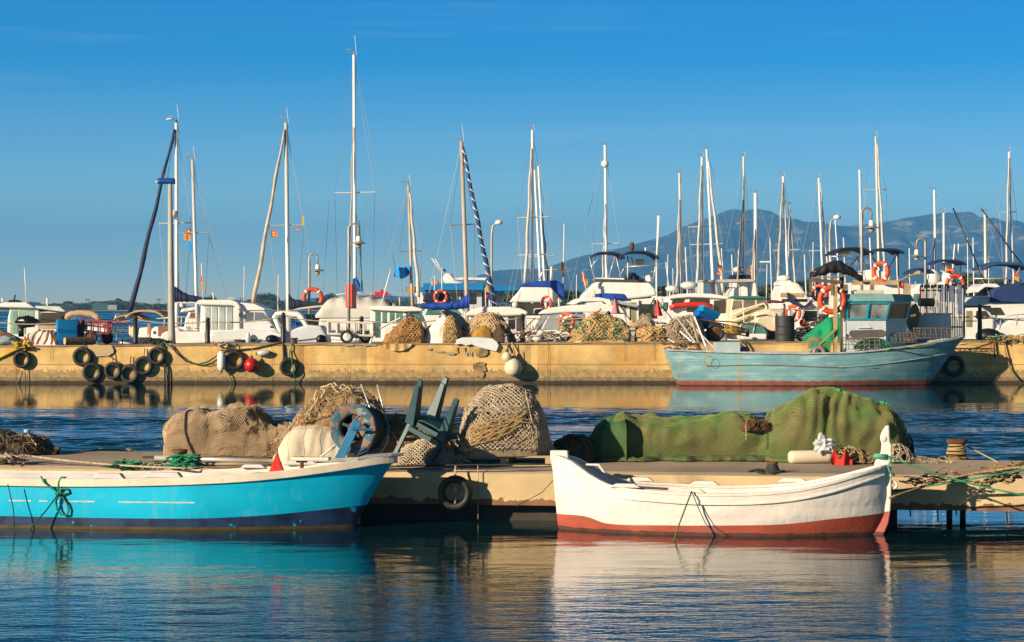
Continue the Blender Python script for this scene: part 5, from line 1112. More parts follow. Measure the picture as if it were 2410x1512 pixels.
for k in range(26):
    a_ = QT(rn.uniform(1225, 1380), rn.uniform(72.8, 73.6)); a_.z += rn.uniform(.05, .3); b_ = a_+Vector((rn.uniform(-.8, .8), rn.uniform(-.2, .2), rn.uniform(-.1, .55))); m.tube([a_, a_.lerp(b_, .5)+Vector((0, 0, rn.uniform(-.05, .08))), b_], rn.uniform(.010, .022), 5)
o = m.build('branch_heap', mat('bare_wood', (.24, .13, .06), .9, var=.5)); o.location = QT(1260, 73); tag(o, 'loose sticks and rusty rods jutting over the grey pallet', 'sticks')
tangle('ball of greenish rope on the grey pallet', [QT(1345, 73.1)+Vector((rnd.uniform(-.3, .3), 0, .35)) for k in range(4)], 90, .014, mat('greenish_rope', (.30, .34, .18), .9, var=.4), (.15, .15, .3), seed=41)
bagobj('white rag heap under the sticks', 1262, 798, 72.9, .55, .28, MATS['white_tarp'], 8)
r, Mq = qpile('large ochre net pile with green strands, in the middle of the quay', [(1336, 800), (1346, 784), (1358, 768), (1372, 756), (1388, 748), (1402, 744), (1420, 744), (1440, 748), (1460, 756), (1476, 772), (1484, 790), (1488, 800)], 73.2, .7, OCHN, OCHC, .05, 22)
Mq.strand(26, .014, 1.0, .04, 5, v0=.05, v1=.5, turn=.35).build('green_strands', mat('teal_green_rope', (.05, .24, .14), .9), r); m = MB(Mq.base); m.tube(wob([P(1402, 747, 73), P(1398, 738, 73), (P(1410, 733, 73)), P(1415, 727, 73)], .02), .03, 5); m.tube(wob([P(1400, 738, 73), P(1425, 743, 73), P(1450, 752, 72.9)], .02), .03, 5); m.build('rusty_branch', mat('orange_rust', (.40, .15, .04), .9), r)
bagobj('row of pale cork floats on a stick beside the ochre pile', 1497, 766, 73, .7, .18, WOODL, 14, 'cork_floats', 'floats', .1)
r, Mq = qpile('tan bag and net load on the brown pallet', [(1494, 796), (1500, 782), (1510, 774), (1530, 770), (1548, 772), (1562, 780), (1568, 796)], 73.1, .4, mat('tan_bag', (.50, .30, .11), .9, col2=(.28, .17, .08), vs=4, bump=.7, bs=14), OCHC, .06, 27)
Mn = qm([(1496, 800), (1500, 765), (1508, 748), (1520, 742), (1532, 750), (1540, 775), (1545, 800)], 73.7, .3, seed=31, fold=.08); r2 = thing('net_pile', 'upright pale frayed net bundle behind the tan load', 'net', Mn.base, 0, 'net piles on the far quay'); Mn.skin(20, 14).build('net_core', mat('frayed_net', (.42, .34, .24), .95, var=.5, vs=8), r2, smooth=True); Mn.strand(90, .009, .5, .04, 6, sides=3).build('net_strands', ROPE, r2)
r, Mq = qpile('mound of knotted cream rope beside the leaning poles', [(1560, 802), (1566, 780), (1578, 764), (1594, 754), (1614, 750), (1632, 754), (1646, 766), (1656, 785), (1660, 802)], 73.3, .6, mat('cream_rope_core', (.30, .22, .14), .95, var=.5, vs=7), None, .05, 33, nm='rope_pile'); Mq.strand(300, .014, .9, .05, 9, sides=3, turn=1.3).build('rope_strands', ROPE, r)
tangle('rusty chains and hooks behind the tan load', [QT(1560+14*k, 73.6)+Vector((0, 0, .3)) for k in range(5)], 50, .02, RUST, (.2, .2, .35), cat='chain', nm='rusty_chain', seed=43)
# flagged marker buoys leaning on the net piles
def marker(lab, a, b, mt, d):
    r = thing('marker_pole', lab, 'pole', P(*a, d), 0, 'flagged marker poles'); o = P(*a, d); MB(o).tube([P(*a, d), P(*b, d+.2)], .018, 6).build('pole', BLACK, r)
    bx, by = b; m = MB(o)
    def fl(u, v): a_ = v*6.28; rr = (2+7*u)*d/F*(1+.3*math.sin(3*a_)); return P(bx+1+3*u, by+4+34*u, d+.2)+Vector((rr*math.cos(a_), rr*.5*math.sin(a_), 0))
    m.grid(fl, 8, 14); m.build('rag', mt, r, smooth=True); MB(o).blob(P((a[0]*2+bx)/3, (a[1]*2+by)/3, d), .09, 3, .1).build('float', mat('cork', (.50, .40, .26), .9), r, smooth=True)
marker('black marker pole with a pink checked rag leaning over the ochre net pile', (1508, 790), (1446, 700), mat('pink_rag', (.55, .22, .24), .9, var=.3, vs=14), 73.5)
marker('black marker pole with a torn black flag', (1498, 778), (1540, 702), BLACK, 73.9)
marker('black marker pole with a red flag leaning towards the poles', (1620, 800), (1546, 706), RED, 73.6)
# handcart with blue crates
cart('rusty brown handcart tipped behind the grey blue boat stern', (1652, 1762, 752, 776, 772, 792), 73.5, RUST, ((1684, 782, 73.3), (1668, 790, 74.2)), .7, handle=[[(1652, 754, 73.5), (1720, 758, 73.5), (1790, 768, 73.6)]])
for k, (x, y, c_, rz_) in enumerate(((1647, 766, CRATEB, .42), (1656, 752, CRATEB, .38), (1664, 742, CRATEL, .45), (1668, 735, CRATEL, .40))):
    r = crate('fish_crate', f'{"dark" if c_ is CRATEB else "light"} blue plastic crate, {["lowest", "second", "third", "topmost"][k]} of the tilted stack on the rusty handcart', P(x, y, 73.7), .62, .40, .17 if k < 2 else .09, c_, 0, 'blue crates tipped on the rusty cart'); r.rotation_euler = (0, R(24), rz_)
bagobj('yellow brown machine part on the rusty handcart', 1722, 778, 73.4, .8, .3, mat('dirty_yellow', (.42, .24, .03), .7, col2=(.05, .03, .02), vs=8), 17, 'winch_block', 'machine')
p = QT(1847, 73.2); r = thing('oil_drum', 'black ribbed barrel standing on the quay behind the grey blue boat', 'barrel', p)
MB().lathe((0, 0, 0), [(.30, 0), (.31, .02), (.31, .2), (.325, .22), (.31, .24), (.31, .45), (.325, .47), (.31, .49), (.31, .78), (.30, .82), (.26, .82), (.26, .76), (0, .76)], 24).build('barrel', mat('black_drum', (.03, .032, .034), .6, var=.4, vs=5), r, smooth=False)
MB().tube([(-.02, 0, .76), (-.02, .0, 1.02), (0, .0, 1.12), (-.03, 0, 1.2)], .035, 8).build('pump_pipe', BLACK, r)
ball('orange ball buoy on the dark net heap beside the barrel', P(1890, 760, 73.4), .12, ORANGE, BLACK)
tangle('dark snarl of nets and floats between the barrel and the green net', [QT(1868+9*k, 73.4)+Vector((0, 0, .06*k)) for k in range(10)], 150, .022, mat('dark_snarl', (.07, .05, .05), .9, col2=(.20, .09, .05), vs=4), (.25, .3, .3), cat='net', nm='net_snarl', seed=44)
EGN = mat('emerald_net', (.0, .36, .15), .85, var=.3, vs=3, uvpat=('diamond', .06, (.0, .15, .07), .3), bump=.4)
r, Mq = qpile('emerald green net heap behind the grey blue wheelhouse', [(1888, 806), (1896, 790), (1910, 776), (1928, 764), (1948, 752), (1966, 744), (1984, 740), (2004, 745), (2010, 775), (2012, 806)], 73.0, .45, EGN, None, .05, 51)
# boxes and shiny tube rack on the right of the quay
c = P(2190, 757, 73.3); r = thing('storage_chest', 'white storage chest standing behind the grey blue bow', 'chest', Vector((c.x, c.y, qz(c.x))), -.62)
MB().box((0, 0, .42), (1.05, .8, .82)).build('body', mat('chest_white', (.62, .64, .68), .5, var=.1), r, bevel=.01); MB().box((0, 0, .86), (1.1, .85, .06)).build('lid', CREAM, r, bevel=.01)
bagobj('tan crushed cardboard heap between wheelhouse and white chest', 2147, 745, 73.2, .45, .8, mat('cardboard_tan', (.36, .24, .12), .9, var=.5, vs=4), 23, 'cardboard_heap', 'cardboard', .3)
rt = thing('tube_rack', 'rack of upright shiny steel tubes with dark caps on the quay', 'rack', QT(2215, 74.6))
for k in range(26):
    x = 2166+4.0*k; d = 74.3+.35*math.sin(k*1.7); a_ = QT(x, d); tp = P(x, 670+rnd.uniform(-3, 3), d); MB(rt.location).tube([a_, tp], .020, 6).build('steel_tube', STEEL if k % 4 else BLACK, rt)
    if k % 2: MB(rt.location).lathe(tp, [(.035, -.1), (.04, 0), (.0, .03)], 6).build('cap', BLACK, rt)
for y in (684, 770): MB(rt.location).bar(P(2164, y, 74.2), P(2264, y, 74.2), .05).build('cross_rail', BLACK, rt)
for k, (x, y, w_, h_) in enumerate(((2222, 692, 12, 38), (2240, 692, 10, 38), (2262, 705, 16, 70))): MB(rt.location).box(P(x, y, 74.0), (w_*74/F, .02, h_*74/F)).build('notice', mat('notice_blue', (.16, .20, .36), .4, var=.5, vs=5), rt)
MB(rt.location).lathe(P(2180, 712, 73.9), [(.0, -.25), (.14, -.25), (.14, .25), (0, .25)], 14, (1, .2, 0)).build('rolled_sleeve', BLACK, rt)
c = QT(2310, 74.6); r = thing('gangway_rail', 'white topped black frame on the quay near the right edge', 'railing', c)
m = MB(c); m.bar(P(2268, 722, 74.6), P(2268, 796, 74.6), .08); m.bar(P(2266, 722, 74.6), P(2336, 722, 74.6), .06); m.bar(P(2268, 756, 74.6), P(2300, 756, 74.6), .03); m.build('frame', BLACK, r); MB(c).bar(P(2332, 721, 74.6), P(2470, 718, 74.6), .12, .1).build('white_rail', WHITE2, r)
# street lamps on and behind the quay
GALV = mat('galvanised', (.34, .33, .31), .5, metal=.3, var=.25, vs=2)
def hook_lamp(lab, x, ytop, ybase, d, side_=1, sc_=1.0, zb=None):
    zb = qz(PX(x, d)) if zb is None else zb; zt = PZ(ytop, d); r = thing('hook_lamp', lab, 'street lamp', (PX(x, d), d, zb), 0, 'hooked harbour lamps'); h = zt-zb; k = sc_; s_ = side_; R0 = .16*k
    pts = [(0, 0, 0), (0, 0, h*.5), (0, 0, h-R0)]+[(s_*(R0-R0*math.cos(a_)), 0, h-R0+R0*math.sin(a_)) for a_ in (.4, .8, 1.2, 1.57, 1.95, 2.35, 2.75, 3.14)]+[(s_*2*R0, 0, h-R0-.28*k)]
    MB().tube(pts, [.05*k]*3+[.034*k]*(len(pts)-3), 10).build('pole', GALV, r, smooth=True)
    c_ = (s_*2*R0, 0, h-R0-.28*k)
    MB().lathe(c_, [(.045*k, .04*k), (.075*k, .02*k), (.085*k, -.12*k), (.10*k, -.15*k)], 16).build('lamp_housing', WHITE2, r, smooth=True)
    MB().lathe(c_, [(.09*k, -.14*k), (.25*k, -.20*k), (.26*k, -.215*k), (.09*k, -.17*k)], 20).build('lamp_shade', GALV, r, smooth=True)
    MB().lathe(c_, [(.09*k, -.17*k), (.095*k, -.30*k), (.06*k, -.36*k), (0, -.37*k)], 14).build('lamp_glass', mat('lamp_glass', (.50, .44, .34), .25, var=.3, vs=20), r, smooth=True)
    MB().box((0, 0, .01), (.3*k, .3*k, .02)).build('base_plate', GALV, r); return r
def lifebuoy(lab, c, r0=.30, ax=(0, 1, 0)):
    r = thing('lifebuoy', lab, 'lifebuoy', c, 0, 'orange lifebuoys'); MB().torus((0, 0, 0), r0, r0*.24, ax, 32, 10).build('ring', ORANGE, r, smooth=True)
    a_ = Vector(ax).normalized(); u = a_.cross(Vector((0, 0, 1))).normalized(); w_ = a_.cross(u)
    for k in range(4):
        q = math.pi/4+k*math.pi/2; d_ = u*math.cos(q)+w_*math.sin(q); t_ = (u*-math.sin(q)+w_*math.cos(q)); MB().lathe(d_*r0, [(r0*.255, -r0*.11), (r0*.265, 0), (r0*.255, r0*.11)], 12, t_).build('white_band', WHITE2, r, smooth=True)
    return r
hook_lamp('tall hooked lamp carrying a red box in front of the tallest mast', 821, 527, 805, 74.6, 1, 1.0)
rb = thing('red_box', 'bright red tall box fixed to the hooked lamp pole', 'box', P(826, 724, 74.75)); MB(rb.location).prism([P(813, 668, 74.7), P(828, 668, 74.55), P(839, 671, 75.0), P(824, 671, 75.15)], (0, 0, -56*74.7/F)).build('case', mat('signal_red', (.72, .03, .01), .5, var=.1), rb, bevel=.008)
hook_lamp('small hooked lamp with an orange lifebuoy, left of the red box', 728, 598, 770, 92, 1, 1.05, zb=.75)
lifebuoy('orange lifebuoy hanging on the small hooked lamp', P(736, 702, 91.85), .36)
hook_lamp('tall hooked lamp above the grey blue wheelhouse', 2028, 490, 800, 74.8, 1, 1.0)
hook_lamp('hooked lamp turned the other way, beside the tube rack', 2178, 562, 800, 75.3, -1, .9)
# tall grey pole with a blue luminaire full of bird spikes
zb = qz(PX(402, 74)); r = thing('lamp_post', 'tall tapering grey lamp post with a blue luminaire and bird spikes', 'street lamp', (PX(404, 74), 74, zb)); hh = PZ(432, 74)-zb
MB().tube([(0, 0, 0), (0, 0, .3), (-.03, 0, hh*.5), (-.05, 0, hh)], [.14, .12, .095, .065], 14).build('pole', mat('post_grey', (.44, .41, .36), .6, var=.2, stain=((.25, .22, .18), 3, .3, .55, .7, .5)), r, smooth=True)
m = MB()
def lum(u, v): a_ = v*6.283; x = -.52+.62*u; rr = .115*min(1, (u*6+.02)**.5)*(1 if u < .92 else .9-.0); return Vector((x, rr*1.2*math.cos(a_), hh+.06+rr*(.75 if math.sin(a_) < 0 else 1)*math.sin(a_)))
m.grid(lum, 20, 16).box((.1, 0, hh+.05), (.02, .2, .16)); m.build('luminaire', mat('lamp_blue', (.006, .09, .35), .35, var=.2), r, smooth=True); MB().blob((-.46, -.02, hh+.05), (.06, .09, .05), 1, .02).build('lens', WHITE, r, smooth=True)
m = MB(); [m.tube([(-.45+.52*k/17, 0, hh+.14), (-.47+.54*k/17+rnd.uniform(-.03, .03), rnd.uniform(-.05, .05), hh+.30)], .0035, 3) for k in range(18)]; m.build('bird_spikes', WIRE, r)
# ---------------------------------------------------------------- grey blue trawler alongside the far quay
def trawler():
    cx, ax_ = PX(1915, 71.0), 71.05; S = 75.5
    r = thing('fishing_trawler', 'weathered grey blue wooden fishing boat with small wheelhouse, alongside the quay', 'fishing boat', (cx, ax_, 0), 0)
    HB = mat('trawler_blue', (.22, .43, .46), .6, var=.18, vs=1.0, col2=(.15, .33, .38), bump=.5, bs=6, stain=((.46, .26, .06), 3.0, .22, .60, .74, .8), stain2=((.42, .56, .55), 1.6, 6, .52, .70, .7), lines=(.17, .012, (.08, .18, .20), .7, .10), bands=[(.16, (.36, .12, .07), .10), (.02, (.05, .03, .02), .02)], speck=((.32, .20, .10), 6, .74))
    lx = lambda px: (px-1915)/S; L = 9.3
    xl = lambda z: lx(1565)+.42*max(0, (1.13-z))/1.13
    xr = lambda z: lx(2272)-1.12*(max(0, 1.5-max(z, -.2))/1.5)**.9
    tab = [(0, 1.10), (.2, 1.04), (.45, 1.0), (.62, 1.03), (.72, 1.10), (.80, 1.19), (.90, 1.33), (1, 1.50)]
    sheer = lambda t: smooth_tab(tab, t)
    beam = lambda t: 1.25*(.78+.22*min(1, t/.35))*max(0, 1-max(0, (t-.50)/.50)**2.1)**.75+.01
    pe = lambda t: .35+1.0*max(0, (t-.55)/.45)**1.2
    hull_shell(MB(), 0, 1, xl, xr, beam, sheer, lambda t: -.4, pe, 70, 16).build('hull', HB, r, smooth=True)
    def tr(u, v): z = 1.10-1.5*v; q = (1.10-z)/1.5; return Vector((xl(z), (2*u-1)*beam(0)*math.cos(math.asin(min(1, q**(1/1.15))))**.35, z))
    MB().grid(tr, 8, 10).build('transom', HB, r)
    MB().grid(lambda u, v: Vector((xl(.9)+(xr(.9)-xl(.9))*(.01+.72*u), (2*v-1)*beam(.01+.72*u)*.93, .55)), 20, 4).build('deck', mat('trawler_deck', (.20, .26, .27), .8, var=.4), r)
    MB().grid(lambda u, v: (lambda t: Vector((xl(sheer(t))+(xr(sheer(t))-xl(sheer(t)))*t, (2*v-1)*beam(t)*.96, sheer(t)-.03)))(.70+.298*u), 20, 4).build('foredeck', HB, r)
    for s_ in (-1, 1):
        pts = []
        for i in range(61):
            t = i/60*.995; z = sheer(t)+.01; pts.append(Vector((xl(z)+(xr(z)-xl(z))*t, s_*(beam(t)+.0), z+.02)))
        rail(MB(), pts, .10, .05).build('gunwale', mat('trawler_rail', (.50, .50, .47), .65, var=.35, vs=5), r)
        pts = []
        for i in range(44):
            t = .12+.50*i/43; z = .62+.04*math.sin(i*.1); q = (sheer(t)-z)/(sheer(t)+.4); y = beam(t)*math.cos(math.asin(q**(1/1.15)))**pe(t); pts.append(Vector((xl(z)+(xr(z)-xl(z))*t, s_*(y+.012), z)))
        rail(MB(), pts, .035, .02).build('rubbing_strake', mat('strake_rust', (.14, .12, .09), .8, col2=(.30, .15, .05), vs=4), r)
        pts = []
        for i in range(34):
            t = .60+.385*i/33; z = .60+1.0*((t-.6)/.4)**1.6*.42; q = (sheer(t)-z)/(sheer(t)+.4); y = beam(t)*math.cos(math.asin(min(1, q**(1/1.15))))**pe(t); pts.append(Vector((xl(z)+(xr(z)-xl(z))*t, s_*(y+.010), z)))
        rail(MB(), pts, .03, .015).build('bow_moulding', mat('pale_moulding', (.45, .60, .62), .6, var=.3), r)
    inner = MB(); hull_shell(inner, .01, .7, xl, xr, beam, sheer, lambda t: .3, lambda t: .3, 30, 4, inset=.06, ztop=.02); inner.build('bulwark_lining', mat('bulwark_paint', (.52, .52, .50), .7, var=.3), r, smooth=True)
    q = lambda x, y, dy=0: Vector((lx(x), dy, PZ(y, ax_+dy)))      # a point in the boat's own frame
    # box aft, planked gunwale board
    m = MB(); m.box((lx(1705), -.85, 1.12), (.78, .5, .46)); m.build('bait_box', mat('box_pale_blue', (.40, .50, .54), .6, var=.15), r, bevel=.01)
    MB().box((lx(1745), -.6, 1.02), (.2, .5, .35)).build('deck_locker', mat('locker_slate', (.10, .15, .20), .6), r, bevel=.01)
    # wheelhouse: leaning sides, hipped visor roof
    WH = mat('wheelhouse_white', (.55, .60, .64), .55, var=.12, vs=3, stain=((.35, .25, .16), 6, 1, .64, .8, .4))
    yn, yf = -.62, .62
    a = [q(1985, 812, yn), q(2080, 812, yn), q(2108, 812, -.35), q(2140, 808, .1)]
    A0, A1, A2 = q(1986, 820, yn), q(1986, 690, yn), None
    def wallp(p0, p1, z0, z1): return [Vector((p0.x, p0.y, z0)), Vector((p1.x, p1.y, z0)), Vector((p1.x, p1.y, z1)), Vector((p0.x, p0.y, z1))]
    zb, zm, zt = .55, 2.02, 2.60                                    # base, sill, window head
    P0, P1, P2 = Vector((lx(1986), yn, 0)), Vector((lx(2078), yn, 0)), Vector((lx(2138), yf*.55, 0))
    P3, P4 = Vector((lx(2138), yf, 0)), Vector((lx(1986), yf, 0))
    flare = {1: Vector((.15, -.02, 0)), 2: Vector((.13, .02, 0)), 3: Vector((.13, .02, 0))}
    lowm = MB(); ring = [P0, P1, P2, P3, P4]
    for i in range(5): b0, b1 = ring[i], ring[(i+1) % 5]; lowm.add(wallp(b0, b1, zb, zm), [(0, 1, 2, 3)])
    lowm.build('cabin_wall', WH, r)
    def up(i, z): k = (z-zm)/(zt-zm); return ring[i]+flare.get(i, Vector())*k+Vector((0, 0, z))
    BT = mat('teal_trim', (.02, .30, .40), .5, var=.25, vs=6)
    for i, j, n_ in ((0, 1, 2), (1, 2, 1), (2, 3, 1), (4, 0, 1)):
        c_ = (ring[0]+ring[2])/2; m = MB()
        for (ua, ub, va, vb) in [(0, 1, 0, .09), (0, 1, .88, 1)]+[(k/n_-.03 if k else 0, k/n_+.03 if k < n_ else 1, .09, .88) for k in range(n_+1)]+[(0, .04, .09, .88), (.96, 1, .09, .88)]:
            pt = lambda u, v: up(i, zm+(zt-zm)*v).lerp(up(j, zm+(zt-zm)*v), u)
            m.add([pt(ua, va), pt(ub, va), pt(ub, vb), pt(ua, vb)], [(0, 1, 2, 3)])
        f_ = m.build('window_frame', BT if i == 0 else WH, r, thick=.04)
        m = MB(); off = (up(i, zm+.3)+up(j, zm+.3))/2-c_; off.z = 0; off = off.normalized()*-.03
        m.add([up(i, zm)+off, up(j, zm)+off, up(j, zt)+off, up(i, zt)+off], [(0, 1, 2, 3)]).build('pane', mat('old_glass', (.28, .32, .32), .15, col2=(.05, .07, .07), vs=1.8, stain=((.45, .43, .38), 3, 1.5, .5, .8, .6)) if i == 0 else mat('brown_glass', (.06, .05, .04), .12, col2=(.20, .14, .08), vs=2), f_)
    rz0, rz1 = zt, zt+.23; ROOF = mat('roof_green', (.20, .38, .36), .6, var=.25, vs=3, stain2=((.40, .30, .08), 3, 6, .62, .75, .6))
    e = [up(0, rz0)+Vector((-.10, -.10, 0)), up(1, rz0)+Vector((.10, -.10, 0)), up(2, rz0)+Vector((.14, 0, 0)), up(3, rz0)+Vector((.1, .1, 0)), up(4, rz0)+Vector((-.1, .1, 0))]
    tp = [Vector((p.x*.88+lx(2060)*.12, p.y*.8, rz1)) for p in e]
    m = MB(); m.add(e+tp, [(i, (i+1) % 5, (i+1) % 5+5, i+5) for i in range(5)]+[(5, 6, 7, 8, 9), (4, 3, 2, 1, 0)]); m.build('roof', ROOF, r, bevel=.01)
    MB().box((e[0].x+.08, e[0].y+.1, rz0+.03), (.3, .2, .06)).build('visor_edge', BT, r)
    m = MB(); m.box((lx(2040), -.1, rz1+.06), (.9, .8, .12)); m.build('roof_raft_base', mat('raft_base', (.60, .58, .53), .6), r, bevel=.02)
    # name board with a cut-corner outline, no lettering visible
    m = MB(); m.prism([(lx(x), yn-.012, PZ(y, ax_+yn)) for x, y in ((1992, 783), (1996, 778), (2068, 776), (2078, 781), (2078, 788), (2068, 793), (1998, 794), (1992, 789))], (0, -.02, 0)); m.build('name_board', mat('dark_board', (.12, .10, .09), .7, var=.3), r)
    MB().tube([(lx(2012), yn-.04, PZ(771, ax_)), (lx(2042), yn-.04, PZ(771, ax_))], .02, 6).build('grab_bar', WHITE2, r)
    # lamp mast on the wheelhouse, side lamp arm
    m = MB(); m.tube([(lx(2115), -.1, rz1), (lx(2113), -.1, PZ(655, ax_))], .03, 8); m.tube([(lx(2115), -.1, PZ(662, ax_)), (lx(2140), -.1, PZ(650, ax_)), (lx(2155), -.1, PZ(645, ax_))], .025, 8); m.lathe((lx(2158), -.1, PZ(644, ax_)), [(.05, -.08), (.08, .08), (0, .1)], 10, (1, 0, .2)); m.build('lamp_mast', mat('brass_pipe', (.42, .30, .16), .5, var=.3), r)
    MB().box((lx(2135), 0, rz1+.16), (.2, .2, .35)).build('horn_box', WOODL, r); MB().blob((lx(2126), 0, PZ(672, ax_)), (.09, .09, .11), 2, .1).build('red_lamp', RED, r, smooth=True)
    # gantry with furled black awning
    GW = mat('gantry_timber', (.50, .34, .16), .8, var=.35, vs=5)
    MB().bar((lx(1958), -.8, .7), (lx(1958), -.8, PZ(655, ax_-.8)), .11).build('gantry_post', GW, r)
    MB().bar((lx(1984), .2, .7), (lx(1984), .2, PZ(650, ax_)), .10).build('gantry_post', mat('gantry_dark', (.10, .07, .05), .8), r)
    MB().bar((lx(1899), -.85, PZ(659, ax_-.8)), (lx(1972), -.85, PZ(665, ax_-.8)), .12, .1).build('gantry_beam', mat('brown_beam', (.16, .09, .05), .8, var=.3), r)
    MB().bar((lx(2005), 0, PZ(667, ax_)), (lx(2122), 0, PZ(667, ax_)), .12, .1).build('gantry_beam', GW, r)
    for x in (1900, 1950): MB().bar((lx(x), -.85, PZ(666, ax_)), (lx(x), -.85, PZ(696, ax_)), .07).build('hanging_block', WOOD, r)
    for x in (2052, 1990): MB().bar((lx(x), -.1, PZ(670, ax_)), (lx(x), -.1, PZ(692, ax_)), .12).build('hanging_block', WOOD, r)
    m = MB()
    def awn(u, v):
        x = 1902+125*u; yy = smooth_tab([(0, 650), (.15, 640), (.35, 632), (.55, 628), (.75, 638), (.9, 648), (1, 656)], u); a_ = v*6.283; rr = .17*(1+.35*noise.noise(Vector((u*9, math.cos(a_), math.sin(a_)))))*(.35+.65*math.sin(math.pi*min(1, .1+u*.85)))
        return Vector((lx(x), -.5+.3*u+rr*math.cos(a_), PZ(yy, ax_)+rr*1.1*math.sin(a_)-.12*max(0, noise.noise(Vector((u*7, 2, 2))))))
    m.grid(awn, 60, 14); m.build('furled_awning', mat('black_tarp', (.015, .014, .016), .7, var=.5, bump=.7, bs=12), r, smooth=True)
    m = MB()
    for x0, x1, y0_, y1_ in ((1899, 2028, 640, 642), (1905, 2020, 655, 650)): m.tube([(lx(x0), -.6, PZ(y0_, ax_)), (lx(x1), -.2, PZ(y1_, ax_))], .02, 5)
    m.build('awning_pole', GW, r)
    # net hauler wheel on deck, drum of wire, coiled traps
    m = MB(); m.box((lx(1922), -.8, 1.12), (.62, .3, .5)); m.build('winch_frame', mat('winch_green', (.06, .25, .08), .6, var=.4), r)
    for x, rr in ((1905, .16), (1918, .22)): MB().torus((lx(x), -1.0, 1.02), rr*.7, rr*.35, (0, 1, 0), 20, 8).build('winch_drum', mat('winch_drum', (.10, .10, .10), .5, col2=(.30, .27, .22), vs=5), r, smooth=True)
    m = MB(); m.blob((lx(1912), -.7, 1.32), (.25, .2, .16), 3, .5); m.build('rope_on_winch', MATS['brown_hawser'], r)
    MB().bar((lx(1918), -.95, 1.25), (lx(1957), -.95, 1.75), .06).build('green_strut', mat('strut_green', (.22, .30, .10), .7), r)
    wm = mat('trap_wire', (.10, .10, .08), .6, col2=(.25, .14, .07), vs=6)
    def trap(x0, x1, y0, y1, dy):
        m = MB(); nx_ = 7
        for i in range(nx_+1):
            u = i/nx_; x = lx(x0+(x1-x0)*u); za = PZ(y0, ax_+dy); zc = PZ(y1, ax_+dy)+.0
            m.tube([(x, dy+.5*math.cos(a_)*.45, za+(zc-za)*math.sin(a_)) for a_ in [k*math.pi/8 for k in range(9)]], .010, 4)
        for a_ in [k*math.pi/8 for k in range(9)]: m.tube([(lx(x0), dy+.225*math.cos(a_), PZ(y0, ax_+dy)+(PZ(y1, ax_+dy)-PZ(y0, ax_+dy))*math.sin(a_)), (lx(x1), dy+.225*math.cos(a_), PZ(y0, ax_+dy)+(PZ(y1, ax_+dy)-PZ(y0, ax_+dy))*math.sin(a_))], .008, 4)
        return m
    trap(1975, 2060, 822, 794, -.75).build('wire_trap', wm, r); trap(2085, 2150, 806, 784, -.3).build('wire_trap', wm, r); trap(2150, 2240, 796, 772, 0).build('wire_trap', wm, r)
    m = MB(); rn = random.Random(3)
    for k in range(16): m.tube([(lx(2020)+.62*math.cos(a_)*(1-.03*k)+.35, -.85+.1*rn.random(), 1.12+.34*math.sin(a_)*(1-.05*k)) for a_ in [j*math.pi/10 for j in range(11)]], .012, 4)
    m.build('green_line_coil', mat('coil_green', (.03, .16, .12), .8, var=.5), r)
    # leaning steel poles of the stern gantry
    for a_, b_ in (((1648, 827), (1590, 745)), ((1680, 822), (1615, 752)), ((1645, 824), (1624, 742)), ((1662, 826), (1634, 745)), ((1640, 818), (1600, 780)), ((1610, 822), (1572, 798))):
        MB().tube([q(*a_, -.6), q(*b_, -.1)], .028, 8).build('leaning_pole', STEEL if a_[0] % 2 == 0 else WOODL, r)
    m = MB()
    for k in range(28): 
        p = q(rn.uniform(1566, 1640), rn.uniform(806, 826), -.6); a0 = rn.uniform(0, 6); m.tube([p+Vector((.06*j*math.cos(a0+j*.6), .05*j*math.sin(a0), .03*math.sin(j*2))) for j in range(6)], .016, 4)
    m.build('stern_rope_pile', mat('dark_snarl', (.07, .05, .05)), r)
    q2 = lambda x, y, o_: Vector((lx(x), o_, PZ(y, ax_+o_)))
    MB().tube([q2(2066, 828, -1.05), q2(2085, 819, -1.12), q2(2110, 817, -1.14), q2(2150, 818, -.95), q2(2185, 812, -.7), q2(2220, 800, -.4), q2(2262, 790, -.05)], .016, 6).build('bow_rope', mat('yellow_green_rope', (.32, .36, .08)), r)
    m = MB(); [m.torus((lx(1660+i), -1.265, .78), .14, .006, (0, 1, 0), 20, 4) for i in (0,)]; m.build('painted_ring', mat('strake_rust', (.14, .12, .09)), r)
trawler()
lifebuoy('big orange lifebuoy hanging on the grey blue boat gantry', P(1958, 706, 70.35), .37)
# ---------------------------------------------------------------- marina behind the quay
tag(MB((0, 92, 0)).box((0, 92, .3), (52, 3.0, .9)).build('floating_pier', DECK, loc=None), 'low concrete floating pier behind the quay, mostly hidden by it', 'pier').location = (0, 92, 0)
def cable(m, a, b, r_=.009): m.tube([a, b], r_, 3, cap=False)
def flag(parent, o, x, y, d, w_, h_, cols, vert=False, seed=0):
    """a small cloth flag: stripes of the given materials, hoisted beside its line"""
    f0 = None; n_ = len(cols); S_ = d/F
    for k, c_ in enumerate(cols):
        m = MB(o)
        def fn(u, v):
            q = (k+v)/n_; wv = .25*w_*S_*noise.noise(Vector((u*2.2, seed, 0)))
            if vert: return P(x, y, d)+Vector((q*w_*S_, wv, -u*h_*S_-.1*q*h_*S_))
            return P(x, y, d)+Vector((u*w_*S_, wv, -q*h_*S_-(.25*h_*S_*u*u)))
        m.grid(fn, 8, 2); o_ = m.build('flag' if k == 0 else 'stripe', c_, parent if k == 0 else f0, smooth=True)
        if k == 0: f0 = o_
    return f0
BLK = BLACK
